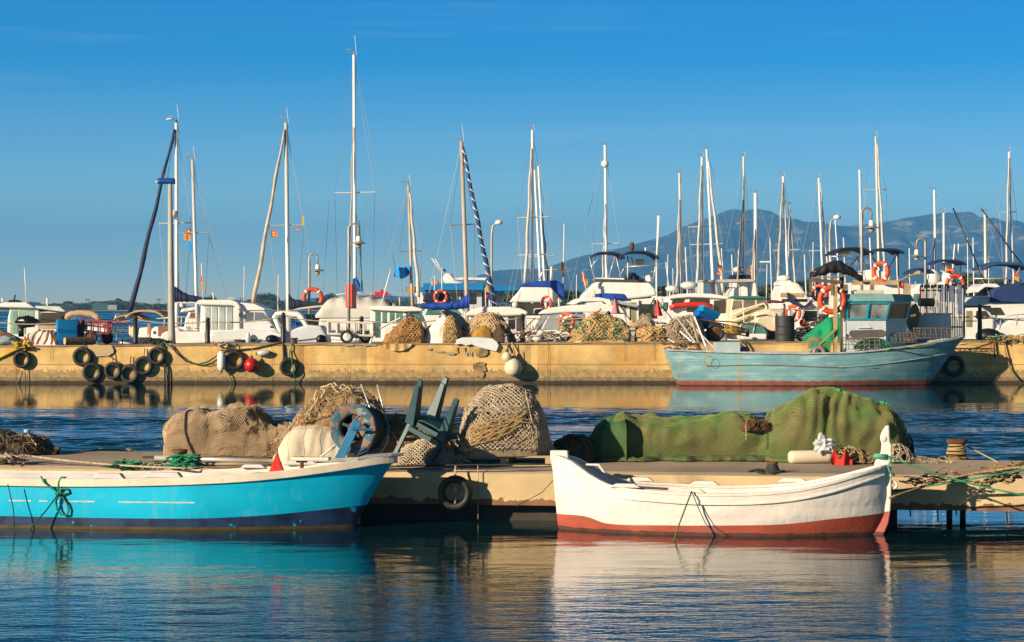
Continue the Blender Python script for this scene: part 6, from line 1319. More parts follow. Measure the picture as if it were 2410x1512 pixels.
def mast_gear(m, top, k=1):
    m.tube([top+Vector((0, 0, -.05)), top+Vector((.0, 0, .12))], .05*k, 6); m.tube([top+Vector((-.25, 0, .10)), top+Vector((.12, 0, .14))], .012, 4); m.tube([top+Vector((-.25, 0, .10)), top+Vector((-.28, 0, .22))], .012, 4); m.box(top+Vector((-.2, 0, .22)), (.14, .02, .03))
def sail_hull(r, L, side_, hull_m=None, mx=0, fb=.95, W=1.35, cab=True):
    """hull and coachroof of a sailing yacht around its mast; side_ = +1 bow to the right"""
    xr_ = lambda z: L*.5+.35*max(0, z); xl_ = lambda z: -L*.5
    bm = lambda t: W*(.72+.28*min(1, t/.4))*max(0, 1-max(0, (t-.4)/.6)**2.2)+.01
    m = MB()
    for s_ in (1, -1):
        def fn(u, v): t = u; zs = fb+.25*max(0, t-.4); z = zs-(zs+.3)*v; q = (zs-z)/(zs+.3); return Vector((side_*(mx+xl_(z)+(xr_(z)-xl_(z))*t), s_*bm(t)*max(0, 1-q**2.2)**.5, z))
        m.grid(fn, 18, 6)
    m.add([Vector((side_*(mx-L/2), s_*bm(0)*f_, z)) for s_, f_, z in ((-1, 1, fb), (1, 1, fb), (1, .8, 0), (-1, .8, 0))], [(0, 1, 2, 3)])
    m.build('hull', hull_m or WHITE, r, smooth=True)
    MB().grid(lambda u, v: Vector((side_*(mx+xl_(1)+(xr_(1)-xl_(1))*u), (2*v-1)*bm(u)*.99, fb+.25*max(0, u-.4)-.01)), 14, 2).build('deck', GREYW, r)
    if cab:
        MB().prism([(side_*(mx+x), -.62, z) for x, z in ((-L*.12, fb), (-L*.12, fb+.48), (L*.10, fb+.42), (L*.26, fb+.18), (L*.27, fb))], (0, 1.24, 0)).build('coachroof', WHITE, r, bevel=.05)
        MB().prism([(side_*(mx+x), -.632, z) for x, z in ((-L*.10, fb+.30), (-L*.10, fb+.40), (L*.06, fb+.36), (L*.12, fb+.24))], (0, 1.264, 0)).build('cabin_window', DGLASS, r)
    m = MB()
    for s_ in (-1, 1):
        pts = [Vector((side_*(mx+L*(t-.5)), s_*bm(t)*.94, fb+.25*max(0, t-.4)+.55)) for t in (.02, .25, .5, .75, .97)]
        for p in pts: m.tube([p-Vector((0, 0, .56)), p], .012, 4)
        m.tube(pts, .008, 3)
    m.build('guard_rail', STEEL, r)
def sailboat(lab, top, base, d, stay=None, spr=(), cover=None, L=8.5, side_=1, mt=ALU, mr_=.075, ant=0, shrouds=None, hull_m=None, back=None, gear=True, cab=True, mx=0):
    T_, B_ = P(*top, d), P(*base, d); o = Vector((B_.x, d, 0)); r = thing('sailboat', lab, 'sailboat', o, 0, 'sailing yachts moored behind the quay')
    foot = B_+(B_-T_)*((B_.z-1.0)/(T_.z-B_.z))
    MB(o).tube([foot, B_, T_], [mr_*.85, mr_*.85, mr_*.7], 10).build('mast', mt, r, smooth=True)
    if gear: m = MB(o); mast_gear(m, T_, .6); m.build('wind_vane', GALV, r)
    if ant: MB(o).tube([T_+Vector((.1, 0, 0)), P(top[0]+2, top[1]-ant, d)], .010, 4).build('aerial', WHITE2, r)
    along = lambda y: T_.lerp(B_, (y-top[1])/(base[1]-top[1]))
    sh = shrouds if shrouds is not None else (14, 26)
    m = MB(o); ends = []
    for y, xa, xb in spr:
        p = along(y); e0, e1 = P(xa, y+1, d-.2), P(xb, y-1, d+.2); MB(o).tube([e0, p, e1], .028, 6).build('spreader', mt, r); ends += [e0, e1]
    bx = base[0]
    if sh and len(spr):
        for e, sx in zip(ends[:2], (-1, 1)): cable(m, T_+Vector((0, 0, -.2)), e); cable(m, e, P(bx+sx*sh[0], 800, d)); cable(m, along(spr[0][0]), P(bx+sx*sh[0]*.7, 800, d))
    elif sh:
        for sx in (-1, 1): cable(m, T_, P(bx+sx*sh[0]*.7, 800, d))
    if back: cable(m, T_, P(*back, d+.3)); 
    else: cable(m, T_, P(bx-side_*(L*.42)*F/d*.55, 780, d+.1))
    m.build('rigging', WIRE, r)
    if stay:
        sx, sy, sm, sr = stay[:4]; ty = stay[4] if len(stay) > 4 else top[1]+8; a_ = along(ty)+Vector(((.05 if sx > top[0] else -.05), -.1, 0)); b_ = P(sx, sy, d-.3); n_ = 14
        m = MB(o); m.tube([a_.lerp(b_, i/n_)+Vector((.02*math.sin(i*1.3), 0, 0)) for i in range(n_+1)], [sr*.62*(.45+.75*(i/n_)**.6)*(1+.10*math.sin(i*2.1)) for i in range(n_+1)], 7); m.build('furled_sail', sm, r, smooth=True)
        if len(stay) > 5:                                           # spiral stripe of the sail
            m = MB(o); m.tube([a_.lerp(b_, i/120)+Vector((math.cos(i*.9)*sr*.66*(.5+.6*i/120), math.sin(i*.9)*sr*.66, 0)) for i in range(121)], .022, 4); m.build('spiral_stripe', stay[5], r)
    if cover:
        pts, cm = cover; up_ = [P(x, y0, d-.05) for x, y0, y1 in pts]; lo_ = [P(x, y1, d-.05) for x, y0, y1 in pts]; m = MB(o); k = len(pts)
        def cv(u, v):
            i = min(k-2, int(u*(k-1))); f_ = u*(k-1)-i; t_ = up_[i].lerp(up_[i+1], f_); b_ = lo_[i].lerp(lo_[i+1], f_); h = (t_-b_).length/2; c_ = (t_+b_)/2; a_ = v*6.283; wv = 1+.06*math.sin(u*40)
            return c_+Vector((0, math.cos(a_)*min(.16, h)*wv, math.sin(a_)*h*wv))
        m.grid(cv, 40, 12); m.build('sail_cover', cm, r, smooth=True)
        MB(o).tube([lo_[0], lo_[-1]], .04, 6).build('boom', mt, r)
    sail_hull(r, L, side_, hull_m, cab=cab, mx=mx)
    return r, o
ESP = [REDF, YELF, REDF]; CATF = [YELF, REDF, YELF, REDF, YELF]
WSAIL = mat('furled_white_sail', (.66, .62, .56), .8, var=.25, vs=3); NSAIL = mat('furled_navy_sail', (.010, .022, .07), .7, var=.3); TSAIL = mat('furled_tan_sail', (.58, .47, .36), .8, var=.3, vs=3)
r, o = sailboat('sailing yacht with a navy furled foresail and navy boom cover, leftmost mast', (415, 288), (416, 720), 84, (307, 735, NSAIL, .13, 305), [(526, 374, 450)], ([(411, 674, 712), (418, 678, 711), (428, 686, 711), (445, 694, 711), (480, 700, 711), (515, 707, 712)], NAVY), 9.5, -1, ALUW, .085, 42, hull_m=WHITE)
MB(o).lathe(P(408, 505, 83.8), [(0, -.10), (.15, -.10), (.16, 0), (.15, .12), (0, .16)], 14).build('radar', WHITE2, r, smooth=True); MB(o).lathe(P(401, 284, 83.9), [(0, 0), (.16, .03), (.16, .06), (0, .1)], 12).build('masthead_disc', WHITE2, r)
flag(r, o, 440, 536, 83.5, 9, 16, ESP, seed=1); flag(r, o, 433, 552, 83.5, 15, 12, CATF, seed=2); flag(r, o, 445, 570, 83.5, 7, 18, [BLUF], seed=3)
r, o = sailboat('smaller sailing yacht, bare grey mast right of the navy foresail yacht', (453, 376), (463, 720), 86, None, [(549, 416, 492)], None, 7.5, 1, ALU, .08, 32, back=(540, 695))
r, o = sailboat('sailing yacht with a white furled foresail and bottle green boom cover', (673, 290), (678, 712), 85, (596, 716, TSAIL, .11, 305), [(531, 632, 716)], ([(680, 692, 730), (686, 700, 730), (694, 706, 726), (712, 708, 722), (745, 712, 720), (768, 714, 719)], TEALC), 9, -1, ALU, .10, 36, back=(745, 690))
flag(r, o, 638, 543, 84.5, 15, 14, [REDF, YELF, REDF, YELF, REDF], seed=5); flag(r, o, 698, 535, 84.6, 5, 10, ESP, seed=6); flag(r, o, 711, 508, 84.6, 5, 22, [YELF], seed=8)
r, o = sailboat('sailing yacht with the tallest mast, blue cover at its foot', (833, 130), (836, 700), 88, (822, 680, TSAIL, .05, 300), [(454, 788, 882)], ([(831, 656, 672), (840, 654, 684), (848, 670, 690)], AZURE), 10.5, 1, ALUW, .085, 46, back=(935, 655), shrouds=(40, 40))
m = MB(o); [cable(m, P(775+22*k, 470+0*k, 88), P(760+20*k, 700, 88.2), .007) for k in (0, 4)]; m.tube([P(846, 520, 88), P(852, 690, 88)], .02, 4); m.build('running_rigging', mat('green_line', (.06, .16, .12), .8), r)
r, o = sailboat('sailing yacht with a tan mast carrying a plain blue flag', (961, 436), (970, 712), 92, (986, 700, WSAIL, .10, 455), [(591, 940, 992)], None, 8, 1, mat('tan_mast', (.56, .42, .24), .5, var=.2), .065, 26)
m = MB(o); m.grid(lambda u, v: P(966-36*u-3*v, 621+9*u+26*v+5*math.sin(u*4), 91.6+.35*math.sin(u*6+v)), 12, 6); m.build('flag', BLUF, r, smooth=True)
r, o = sailboat('sailing yacht with a navy and white spiral furled sail and blue boom cover', (1086, 334), (1099, 712), 86, (1164, 722, mat('furled_blue_sail', (.012, .05, .16), .7, var=.3), .13, 345, WHITE2), [(529, 1060, 1117)], ([(992, 714, 726), (1020, 713, 730), (1060, 712, 730), (1085, 704, 728), (1098, 694, 726), (1105, 690, 724)], ROYAL), 9, 1, mat('brownish_mast', (.46, .37, .31), .5, var=.2), .10, 40, back=(1010, 690))
r, o = sailboat('sailing yacht whose white mast rises at the left of the dense central group', (1253, 307), (1253, 690), 100, (1236, 668, WSAIL, .10, 350), [(512, 1218, 1292)], None, 9.5, -1, ALUW, .085, 14)
r, o = sailboat('sailing yacht with a slim white stay, second mast of the central group', (1258, 400), (1273, 690), 104, None, [(600, 1220, 1285)], None, 8, 1, ALUW, .07, 0)
r, o = sailboat('sailing yacht with a dark furled sail, third mast of the central group', (1267, 392), (1283, 690), 106, (1289, 672, NSAIL, .09, 500), [(604, 1244, 1302)], None, 8, 1, ALUW, .07, 6)
r, o = sailboat('sailing yacht with a white globe on its mast, behind the flybridge yacht', (1424, 342), (1428, 690), 102, (1417, 690, WSAIL, .05, 480), [(574, 1393, 1457)], None, 9, 1, ALUW, .085, 0); MB(o).blob(P(1424, 386, 101.9), .17, 1, .02).build('radar_globe', WHITE2, r, smooth=True)
right = [((1599, 408), (1605, 700), 118, (1593, 690, WSAIL, .09, 470), (), 'left of the red sail roll'), ((1652, 370), (1655, 700), 122, (1640, 690, WSAIL, .11, 390), ((534, 1620, 1672),), 'left of the steeply raked white mast'), ((1663, 352), (1680, 700), 124, (1703, 690, WSAIL, .13, 380), ((575, 1625, 1700),), 'with a thick raked foresail'),
         ((1750, 369), (1752, 700), 124, (1734, 690, TSAIL, .10, 470), ((525, 1735, 1765),), 'with a tan foresail, under the mountain top'), ((1778, 455), (1779, 700), 112, (1768, 695, TSAIL, .08, 540), (), 'short and thick, right of the mountain top'), ((1843, 415), (1856, 700), 120, (1829, 695, TSAIL, .11, 430), ((589, 1822, 1880),), 'with a tan foresail raking left'),
         ((1857, 482), (1873, 700), 126, (1853, 690, WSAIL, .08, 510), (), 'short, raking to the right'), ((1927, 420), (1938, 700), 122, (1952, 680, WSAIL, .08, 430), ((590, 1905, 1952),), 'above the orange ball buoy'), ((2023, 400), (2029, 700), 128, None, (), 'just left of the tall hooked lamp'),
         ((2061, 322), (2070, 700), 124, (2085, 690, WSAIL, .10, 340), ((447, 2033, 2086),), 'tallest on the right side'), ((2199, 448), (2203, 700), 118, (2190, 700, mat('royal_sail', (.006, .04, .28), .75, var=.3), .09, 560), (), 'with a royal blue foresail'), ((2221, 502), (2222, 700), 126, None, (), 'short, behind the tube rack'),
         ((2318, 500), (2321, 720), 108, None, (), 'near the right edge with a crossed fishing rod'), ((2375, 358), (2386, 720), 118, (2367, 700, WSAIL, .09, 372), ((500, 2352, 2392),), 'rightmost tall mast')]
for k, (tp, bs, d, st, sp, tx) in enumerate(right):
    r, o = sailboat(f'distant sailing yacht, white mast {tx}', tp, bs, d, st, sp, None, 8+k % 3, 1 if k % 2 else -1, ALUW if k % 3 else mat('cream_mast', (.70, .64, .52), .5, var=.1), .085 if k != 4 else .12, 12 if k % 2 else 0, cab=True)
    if k == 2: flag(r, o, 1690, 623, d-1, 8, 14, [BLACK, REDF, YELF], seed=3); flag(r, o, 1688, 640, d-1, 9, 8, ESP, seed=7)
    if k == 4: MB(o).tube([P(1788, 617, d), P(1812, 617, d)], .05, 6).build('spreader', ALUW, r)
    if k == 3: flag(r, o, 1765, 625, d-1, 7, 14, CATF, seed=4); flag(r, o, 1766, 642, d-1, 8, 8, ESP, seed=4)
# small poles in the crowd: aerials and thin short masts of boats farther back
for k, (x0, y0, x1, y1, d) in enumerate(((1613, 582, 1618, 690, 135), (1549, 508, 1545, 620, 101), (1567, 618, 1576, 690, 140), (1671, 560, 1676, 690, 138), (1722, 600, 1726, 690, 140), (1698, 585, 1704, 690, 142), (1738, 590, 1741, 690, 141), (1812, 560, 1816, 690, 144), (1893, 600, 1897, 690, 139), (1985, 560, 1989, 650, 141), (2110, 600, 2113, 690, 139), (2140, 585, 2141, 690, 143), (2247, 575, 2240, 660, 118), (2256, 574, 2251, 665, 119), (2290, 560, 2292, 690, 145), (1965, 508, 1973, 640, 120))):
    o = P(x1, 722, d); o.z = 0; r = thing('small_sailboat', f'far small boat with a short thin white pole mast, {["left of the red roll", "beside the flybridge canopy", "leaning right of the flybridge", "between two raked foresails", "under the mountain crest", "right of the raked foresail", "below the mountain crest", "below the mountain saddle", "left of the lifebuoy gantry", "left of the black canopy", "right of the navy canopy", "above the white chest", "above the tube rack", "right of the tube rack", "left of the navy tarpaulin boat", "beside the black canopy"][k]}', 'boat', o, 0, 'far boats with thin poles')
    MB(o).tube([P(x1, y1, d)+(P(x1, y1, d)-P(x0, y0, d))*.02, P(x0, y0, d)], .035, 6).build('mast', ALUW, r)
    m = MB(); m.prism([(-2, -.7, 0), (-2.1, -.7, 1.3), (1.8, -.7, 1.4), (2.6, -.7, 1.5), (2.0, -.7, 0)], (0, 1.4, 0)); m.build('hull', WHITE, r, bevel=.2); MB().prism([(-1.2, -.5, 1.3), (-1.1, -.5, 2.3+.4*(k % 3)), (.4, -.5, 2.2+.4*(k % 3)), (1.1, -.5, 1.4)], (0, 1, 0)).build('cabin', WHITE, r, bevel=.08); MB().prism([(-.9, -.512, 1.75), (-.9, -.512, 2.05), (.4, -.512, 2.0), (.65, -.512, 1.75)], (0, 1.024, 0)).build('window', DGLASS, r)
    MB().tube([(0, 0, 1.5), P(x1, y1, d)-o+Vector((0, 0, .05))], .04, 6).build('mast_step', ALUW, r)
# ---- motor boats: side outlines in the photo's pixels at their distance, extruded to the boat's true width
def mboat(name, lab, cat, d, x0, x1, zs, W, items, hull=True, group='motor boats moored behind the quay', hm=None, rake=.8, rz=0):
    """x0 = stern pixel, x1 = bow pixel"""
    cx = PX((x0+x1)/2, d); o = Vector((cx, d, 0)); r = thing(name, lab, cat, o, 0, group); L = abs(PX(x1, d)-PX(x0, d)); s_ = 1 if x1 > x0 else -1
    if hull:
        m = MB(); bm = lambda t: W/2*(.9+.1*min(1, t/.3))*max(0, 1-max(0, (t-.45)/.55)**2.3)**.8+.01
        for q_ in (1, -1):
            def fn(u, v): z = zs*(1+.12*u*u)-(zs+.25)*v; xr_ = L/2-rake*max(0, (zs-z)/zs)**1.3*.8; return Vector((s_*(-L/2+(xr_+L/2)*u), q_*bm(u)*max(0, 1-v**2.4)**.5, z))
            m.grid(fn, 22, 7)
        m.add([Vector((-s_*L/2, a_*W*.45, z)) for a_, z in ((-1, zs), (1, zs), (.8, -.1), (-.8, -.1))], [(0, 1, 2, 3)]); m.build('hull', hm or WHITE, r, smooth=True)
        MB().grid(lambda u, v: Vector((s_*(-L/2+L*.985*u), (2*v-1)*bm(u)*.98, zs*(1+.12*u*u)-.02)), 12, 2).build('deck', GREYW, r)
        m = MB(); rail(m, [Vector((s_*(-L/2+L*.98*i/20), -bm(i/20)-.01, zs*(1+.12*(i/20)**2)-.08)) for i in range(21)], .04, .05); m.build('rubbing_strip', mat('grey_strip', (.25, .26, .28), .5), r)
    par = {}
    for it in items:
        k_, nm, mt_ = it[:3]; p_ = r
        if '>' in nm: pn, nm = nm.split('>'); p_ = par.get(pn, r)
        if k_ == 'p':                                               # prism: pts, y0, y1, bevel
            pts, ya, yb = it[3:6]; bv = it[6] if len(it) > 6 else .04
            ob = MB(o).prism([P(x, y, d+ya) for x, y in pts], (0, yb-ya, 0)).build(nm, mt_, p_, bevel=bv, smooth=False)
        elif k_ == 't':
            pts, rr = it[3:5]; ob = MB(o).tube([P(p[0], p[1], d+(p[2] if len(p) > 2 else 0)) for p in pts], rr, 6).build(nm, mt_, p_, smooth=True)
        elif k_ == 'c':                                             # canopy: arched cloth roof: xl, xr, ytop, ydrop, half width, thickness px
            xa, xb, yt, dr, hw, th = it[3:9]
            def cn(u, v): e = abs(2*u-1)**3; yy = yt+dr*e; f_ = 1-.12*abs(2*v-1)**2; return P(xa+(xb-xa)*u, yy+ (1-f_)*40*.3, d)+Vector((0, (2*v-1)*hw, 0))
            ob = MB(o).grid(cn, 20, 8).build(nm, mt_, p_, smooth=True, thick=th*d/F)
        elif k_ == 'b':
            x, y, dy, rr = it[3:7]; ob = MB(o).blob(P(x, y, d+dy), rr, 3, .06).build(nm, mt_, p_, smooth=True)
        par.setdefault(nm, ob)
    return r, o
WN_ = 'window'
def quad(x0, y0, x1, y1): return [(x0, y0), (x1, y0), (x1, y1), (x0, y1)]
# 1 left: pilothouse with green curtains
mboat('cabin_cruiser', 'white cabin boat with pale green curtained doors, cut by the left frame edge', 'motorboat', 81, -60, 172, 1.15, 2.4, [
    ('p', 'cabin', WHITE, [(16, 800), (18, 750), (24, 724), (86, 722), (92, 732), (92, 790), (92, 800)], -.9, .9),
    ('p', 'front_cabin', WHITE, [(90, 734), (154, 734), (162, 768), (166, 790), (90, 790)], -.85, .85), ('p', 'windscreen', DGLASS, [(96, 736), (152, 736), (156, 764), (92, 768)], -.865, .865, .005),
    ('p', 'roof', WHITE, [(-6, 724), (-4, 716), (12, 712), (62, 712), (72, 718), (84, 726)], -1.1, 1.1, .05), ('p', 'front_roof', mat('roof_green_white', (.60, .66, .62), .4), [(80, 726), (84, 720), (140, 722), (154, 732), (150, 735)], -1.0, 1.0, .03),
    ('p', 'sliding_door', CURTAIN, quad(24, 731, 41, 786), -.92, -.88, .004), ('p', 'sliding_door', CURTAIN, quad(44, 731, 60, 786), -.92, -.88, .004), ('p', 'sliding_door', CURTAIN, quad(63, 731, 80, 770), -.92, -.88, .004),
    ('t', 'aerial', WHITE2, [(62, 713), (58, 632)], .018), ('t', 'light_stub', CREAM, [(8, 712), (6, 702)], .05), ('t', 'flag_stub', BLACK, [(32, 712), (36, 695)], .03), ('t', 'light_stub', WHITE2, [(112, 722), (111, 702)], .04)])
p = P(64, 758, 76.5); o_ = MB(p).blob(p, (.38, .22, .20), 12, .35, 14, 2.5).box(p+Vector((-.2, 0, -.3)), (.16, .16, .4)).build('covered_outboard', mat('black_bag', (.014, .015, .016), .3, var=.5, bump=.6, bs=14), smooth=True); o_.location = p; tag(o_, 'outboard motor wrapped in a black plastic bag, by the left curtained cabin boat', 'outboard motor')
mboat('open_boat', 'open boat with a rolled tan sunshade behind the red handcart', 'motorboat', 80, 290, 160, 1.05, 2.0, [
    ('t', 'rolled_sunshade', TAN, [(158, 752), (160, 744), (168, 739), (190, 737), (215, 739), (228, 745), (233, 754)], .11), ('t', 'hoop', BLACK, [(160, 748), (170, 790)], .02), ('t', 'hoop', BLACK, [(231, 750), (215, 790)], .02), ('p', 'console', WHITE, [(195, 785), (200, 768), (240, 764), (262, 785)], -.5, .5)])
mboat('open_boat', 'open boat under two tan sunshades right of the red handcart', 'motorboat', 80.5, 400, 278, 1.1, 2.1, [
    ('c', 'sunshade', mat('ochre_canvas', (.52, .32, .10), .85, var=.25), 277, 347, 740, 10, .9, 3), ('c', 'sunshade', TAN, 305, 398, 729, 16, 1.0, 4), ('t', 'sunshade_pole', STEEL, [(279, 750), (272, 790)], .02), ('t', 'sunshade_pole', STEEL, [(344, 748), (352, 790)], .02), ('p', 'engine_box', CREAM, [(303, 795), (303, 766), (319, 762), (321, 795)], -.3, .3), ('p', 'locker', WHITE, [(325, 795), (328, 772), (352, 770), (352, 795)], -.5, .5), ('t', 'rail', STEEL, [(270, 790), (272, 742), (284, 740)], .02)])
r = thing('stern_flag', 'small red and yellow flag drooping by the tan sunshade boat', 'flag', P(352, 770, 79.5)); flag(r, P(352, 770, 79.5), 348, 762, 79.5, 5, 24, ESP, True, 3); MB(r.location).tube([P(347, 800, 79.5), P(348, 760, 79.5)], .012, 4).build('staff', WOODL, r)
mboat('day_cruiser', 'white boat stern with a louvred teak hatch behind the tall grey pole', 'motorboat', 79, 470, 352, 1.2, 2.2, [
    ('p', 'stern_box', WHITE, [(354, 806), (356, 776), (364, 769), (388, 768), (420, 772), (430, 806)], -.9, .9, .06), ('p', 'teak_hatch', mat('teak', (.26, .12, .07), .6, var=.3, lines=(.05, .015, (.10, .05, .03), .8)), quad(372, 767, 396, 792), -.92, -.88, .004), ('p', 'hatch', BLACK, quad(361, 780, 366, 786), -.92, -.9, .002),
    ('p', 'seat', WHITE, quad(398, 770, 440, 785), -.6, .6, .06), ('t', 'rail', STEEL, [(368, 750), (430, 746), (465, 750)], .018), ('t', 'rail', STEEL, [(385, 770), (388, 747)], .015), ('t', 'rail', STEEL, [(425, 770), (428, 745)], .015)])
mboat('cabin_cruiser', 'white cruiser top with an orange saloon between two leftmost masts', 'motorboat', 89, 412, 500, 1.3, 2.4, [
    ('p', 'cabin', WHITE, [(430, 790), (436, 752), (445, 734), (468, 730), (475, 790)], -.9, .9), ('p', 'roof', WHITE, [(424, 736), (428, 727), (462, 722), (468, 730), (440, 733)], -1, 1, .03), ('p', 'saloon_window', mat('orange_saloon', (.30, .13, .04), .4, var=.5), [(445, 750), (449, 736), (464, 736), (464, 750)], -.92, -.89, .003), ('b', 'searchlight', WHITE2, 427, 719, 0, .09)])  # saloon window panel carries the interior's own orange
# cruiser with four sliding panels
mboat('cabin_cruiser', 'large white cabin cruiser with four tall glazed door panels in mid left', 'motorboat', 78.6, 378, 668, 1.28, 2.7, [
    ('p', 'cabin', WHITE, [(470, 806), (472, 720), (480, 714), (556, 714), (566, 730), (566, 806)], -1.15, 1.15, .06), ('p', 'roof', WHITE, [(463, 716), (463, 709), (470, 706), (545, 706), (560, 712), (568, 726), (560, 730), (550, 720), (470, 718)], -1.3, 1.3, .05),
    ('p', 'front_cabin', mat('cool_gelcoat', (.66, .68, .70), .35, var=.08), [(560, 720), (570, 714), (600, 718), (624, 729), (634, 756), (655, 782), (655, 806), (560, 806)], -1.05, 1.05, .06), ('p', 'front_roof', WHITE, [(562, 722), (566, 712), (600, 716), (625, 727), (622, 731), (562, 731)], -1.12, 1.12, .03),
    ('p', 'side_window', mat('grey_blind', (.16, .17, .19), .3, var=.4), [(577, 735), (596, 735), (596, 756), (577, 757)], -1.065, 1.065, .004), ('p', 'side_window', mat('grey_blind', (.16, .17, .19)), [(599, 735), (619, 736), (632, 755), (599, 756)], -1.065, 1.065, .004)]+
    [('p', 'sliding_door', mat('door_glass', (.26, .34, .32), .2, col2=(.42, .50, .46), vs=2), quad(a, 723, b, 776), -1.17, -1.13, .004) for a, b in ((483, 494), (498, 511), (516, 529), (534, 547))]+
    [('p', 'cockpit_side', WHITE, [(378, 808), (380, 786), (392, 780), (484, 782), (486, 808)], -1.25, 1.25, .05), ('p', 'bow_moulding', mat('cool_gelcoat', (.66, .68, .70)), [(494, 790), (500, 779), (570, 774), (640, 778), (668, 790), (660, 800), (494, 806)], -1.2, 1.2, .05), ('p', 'black_stripe', BLACK, quad(496, 800, 640, 803), -1.27, -1.2, .002),
     ('t', 'bow_rail', STEEL, [(566, 760), (580, 756), (634, 755), (655, 764), (668, 780)], .018), ('t', 'bow_rail', STEEL, [(580, 756), (582, 778)], .014), ('t', 'bow_rail', STEEL, [(610, 756), (612, 776)], .014), ('p', 'side_vent', BLACK, quad(636, 768, 644, 772), -1.07, -1.04, .002),
     ('t', 'roof_rail', STEEL, [(536, 706), (538, 702), (556, 702), (558, 706)], .02), ('t', 'aerial', WHITE2, [(478, 706), (474, 620)], .016), ('t', 'roof_light', CREAM, [(503, 706), (502, 688)], .03), ('p', 'emblem', mat('dark_emblem', (.02, .05, .06), .6), [(562, 740), (565, 736), (569, 739), (568, 745), (565, 748), (562, 744)], -1.17, -1.15, .001), ('b', 'hanging_fender', mat('fender_bluewhite', (.62, .66, .72), .4, var=.2), 584, 798, -1.35, (.09, .09, .22))])
r = thing('signal_flags', 'two small red and yellow flags on the aerial above the four panel cruiser', 'flag', P(476, 655, 78.5)); flag(r, r.location, 473, 650, 78.5, 6, 14, ESP, True, 1); flag(r, r.location, 474, 668, 78.5, 6, 16, CATF, True, 2)
mboat('speedboat', 'white speedboat with a tubular roll arch and fitted cover', 'motorboat', 77.6, 772, 604, 1.0, 2.1, [
    ('t', 'roll_arch', WHITE2, [(664, 790), (655, 768), (646, 745), (650, 740), (660, 738), (700, 739), (708, 744), (720, 765), (736, 794)], .09), ('t', 'roll_arch', WHITE2, [(674, 786, 1.6), (662, 755, 1.6), (657, 742, 1.6), (700, 742, 1.6), (728, 786, 1.6)], .07),
    ('p', 'fitted_cover', mat('pale_cover', (.58, .62, .68), .8, var=.15, vs=2, bump=.5, bs=5), [(600, 802), (640, 793), (670, 784), (700, 772), (722, 765), (756, 768), (768, 790), (772, 808), (602, 810)], -.9, .9, .12), ('b', 'outboard_cowl', mat('navy_cowl', (.03, .04, .06), .25, var=.4), 640, 798, -1.0, (.22, .18, .14)), ('b', 'outboard_cowl', BLACK, 756, 799, -1.0, (.18, .16, .16)), ('t', 'rail', STEEL, [(600, 806), (603, 795), (640, 792)], .015)])
for k, x in enumerate((734, 748)):
    p = P(x, 766, 91.6); p.z = .75; r = thing('wheelie_bin', f'black wheeled bin on the pier, {["left", "right"][k]} one of the pair behind the speedboat', 'bin', p, .1, 'black bins on the pier'); MB().add([(-.2, -.25, 0), (.2, -.25, 0), (.2, .25, 0), (-.2, .25, 0), (-.26, -.3, .95), (.26, -.3, .95), (.26, .3, .95), (-.26, .3, .95)], [(0, 1, 2, 3), (4, 5, 6, 7), (0, 1, 5, 4), (1, 2, 6, 5), (2, 3, 7, 6), (3, 0, 4, 7)]).build('body', BLACK, r, bevel=.02); MB().box((0, 0, .99), (.6, .7, .07)).build('lid', BLACK, r, bevel=.02)
    r.scale = (1, 1, 1.35)
TARP = mat('ivory_tarp', (.62, .60, .54), .85, var=.12, vs=1.2, bump=.9, bs=3, stain=((.42, .38, .32), 3, .4, .52, .7, .5))
r, o = mboat('covered_yacht', 'motor yacht under a big ivory tarpaulin behind the red box', 'motorboat', 84, 960, 742, 1.25, 2.9, [
    ('p', 'white_coaming', WHITE, [(750, 760), (752, 748), (800, 744), (870, 744), (950, 746), (950, 780), (750, 780)], -1.3, 1.3, .08), ('t', 'stern_rail', STEEL, [(790, 702), (791, 694), (830, 689), (880, 688), (920, 694), (925, 708)], .018), ('t', 'stern_rail', STEEL, [(872, 688), (872, 700)], .014), ('p', 'red_flag_cross', RED, [(880, 697), (881, 687), (893, 687), (895, 681), (899, 681), (900, 687), (912, 688), (910, 699), (892, 697)], -.3, .1, .02), ('t', 'rod', WHITE2, [(918, 640), (897, 716)], .022)])  # the red piece is a cross-shaped flag showing above the tarpaulin
m = MB(o); tt_ = [(749, 742), (756, 730), (766, 714), (790, 701), (820, 698), (850, 697), (893, 702), (925, 712), (938, 722), (941, 745)]
def tf(u, v): x = 749+192*u; y = smooth_tab(tt_, x); z1 = PZ(y, 84); zb_ = PZ(748, 84); a_ = math.pi*v; s_ = max(0, math.sin(a_)); return Vector((PX(x, 84)+.02*math.sin(v*30), 84-1.35*math.copysign(abs(math.cos(a_))**.7, math.cos(a_)), zb_+(z1-zb_)*s_**.55+.035*math.sin(u*38+2*math.sin(v*5))*s_))
m.grid(tf, 60, 22); m.build('tarpaulin', TARP, r, smooth=True)
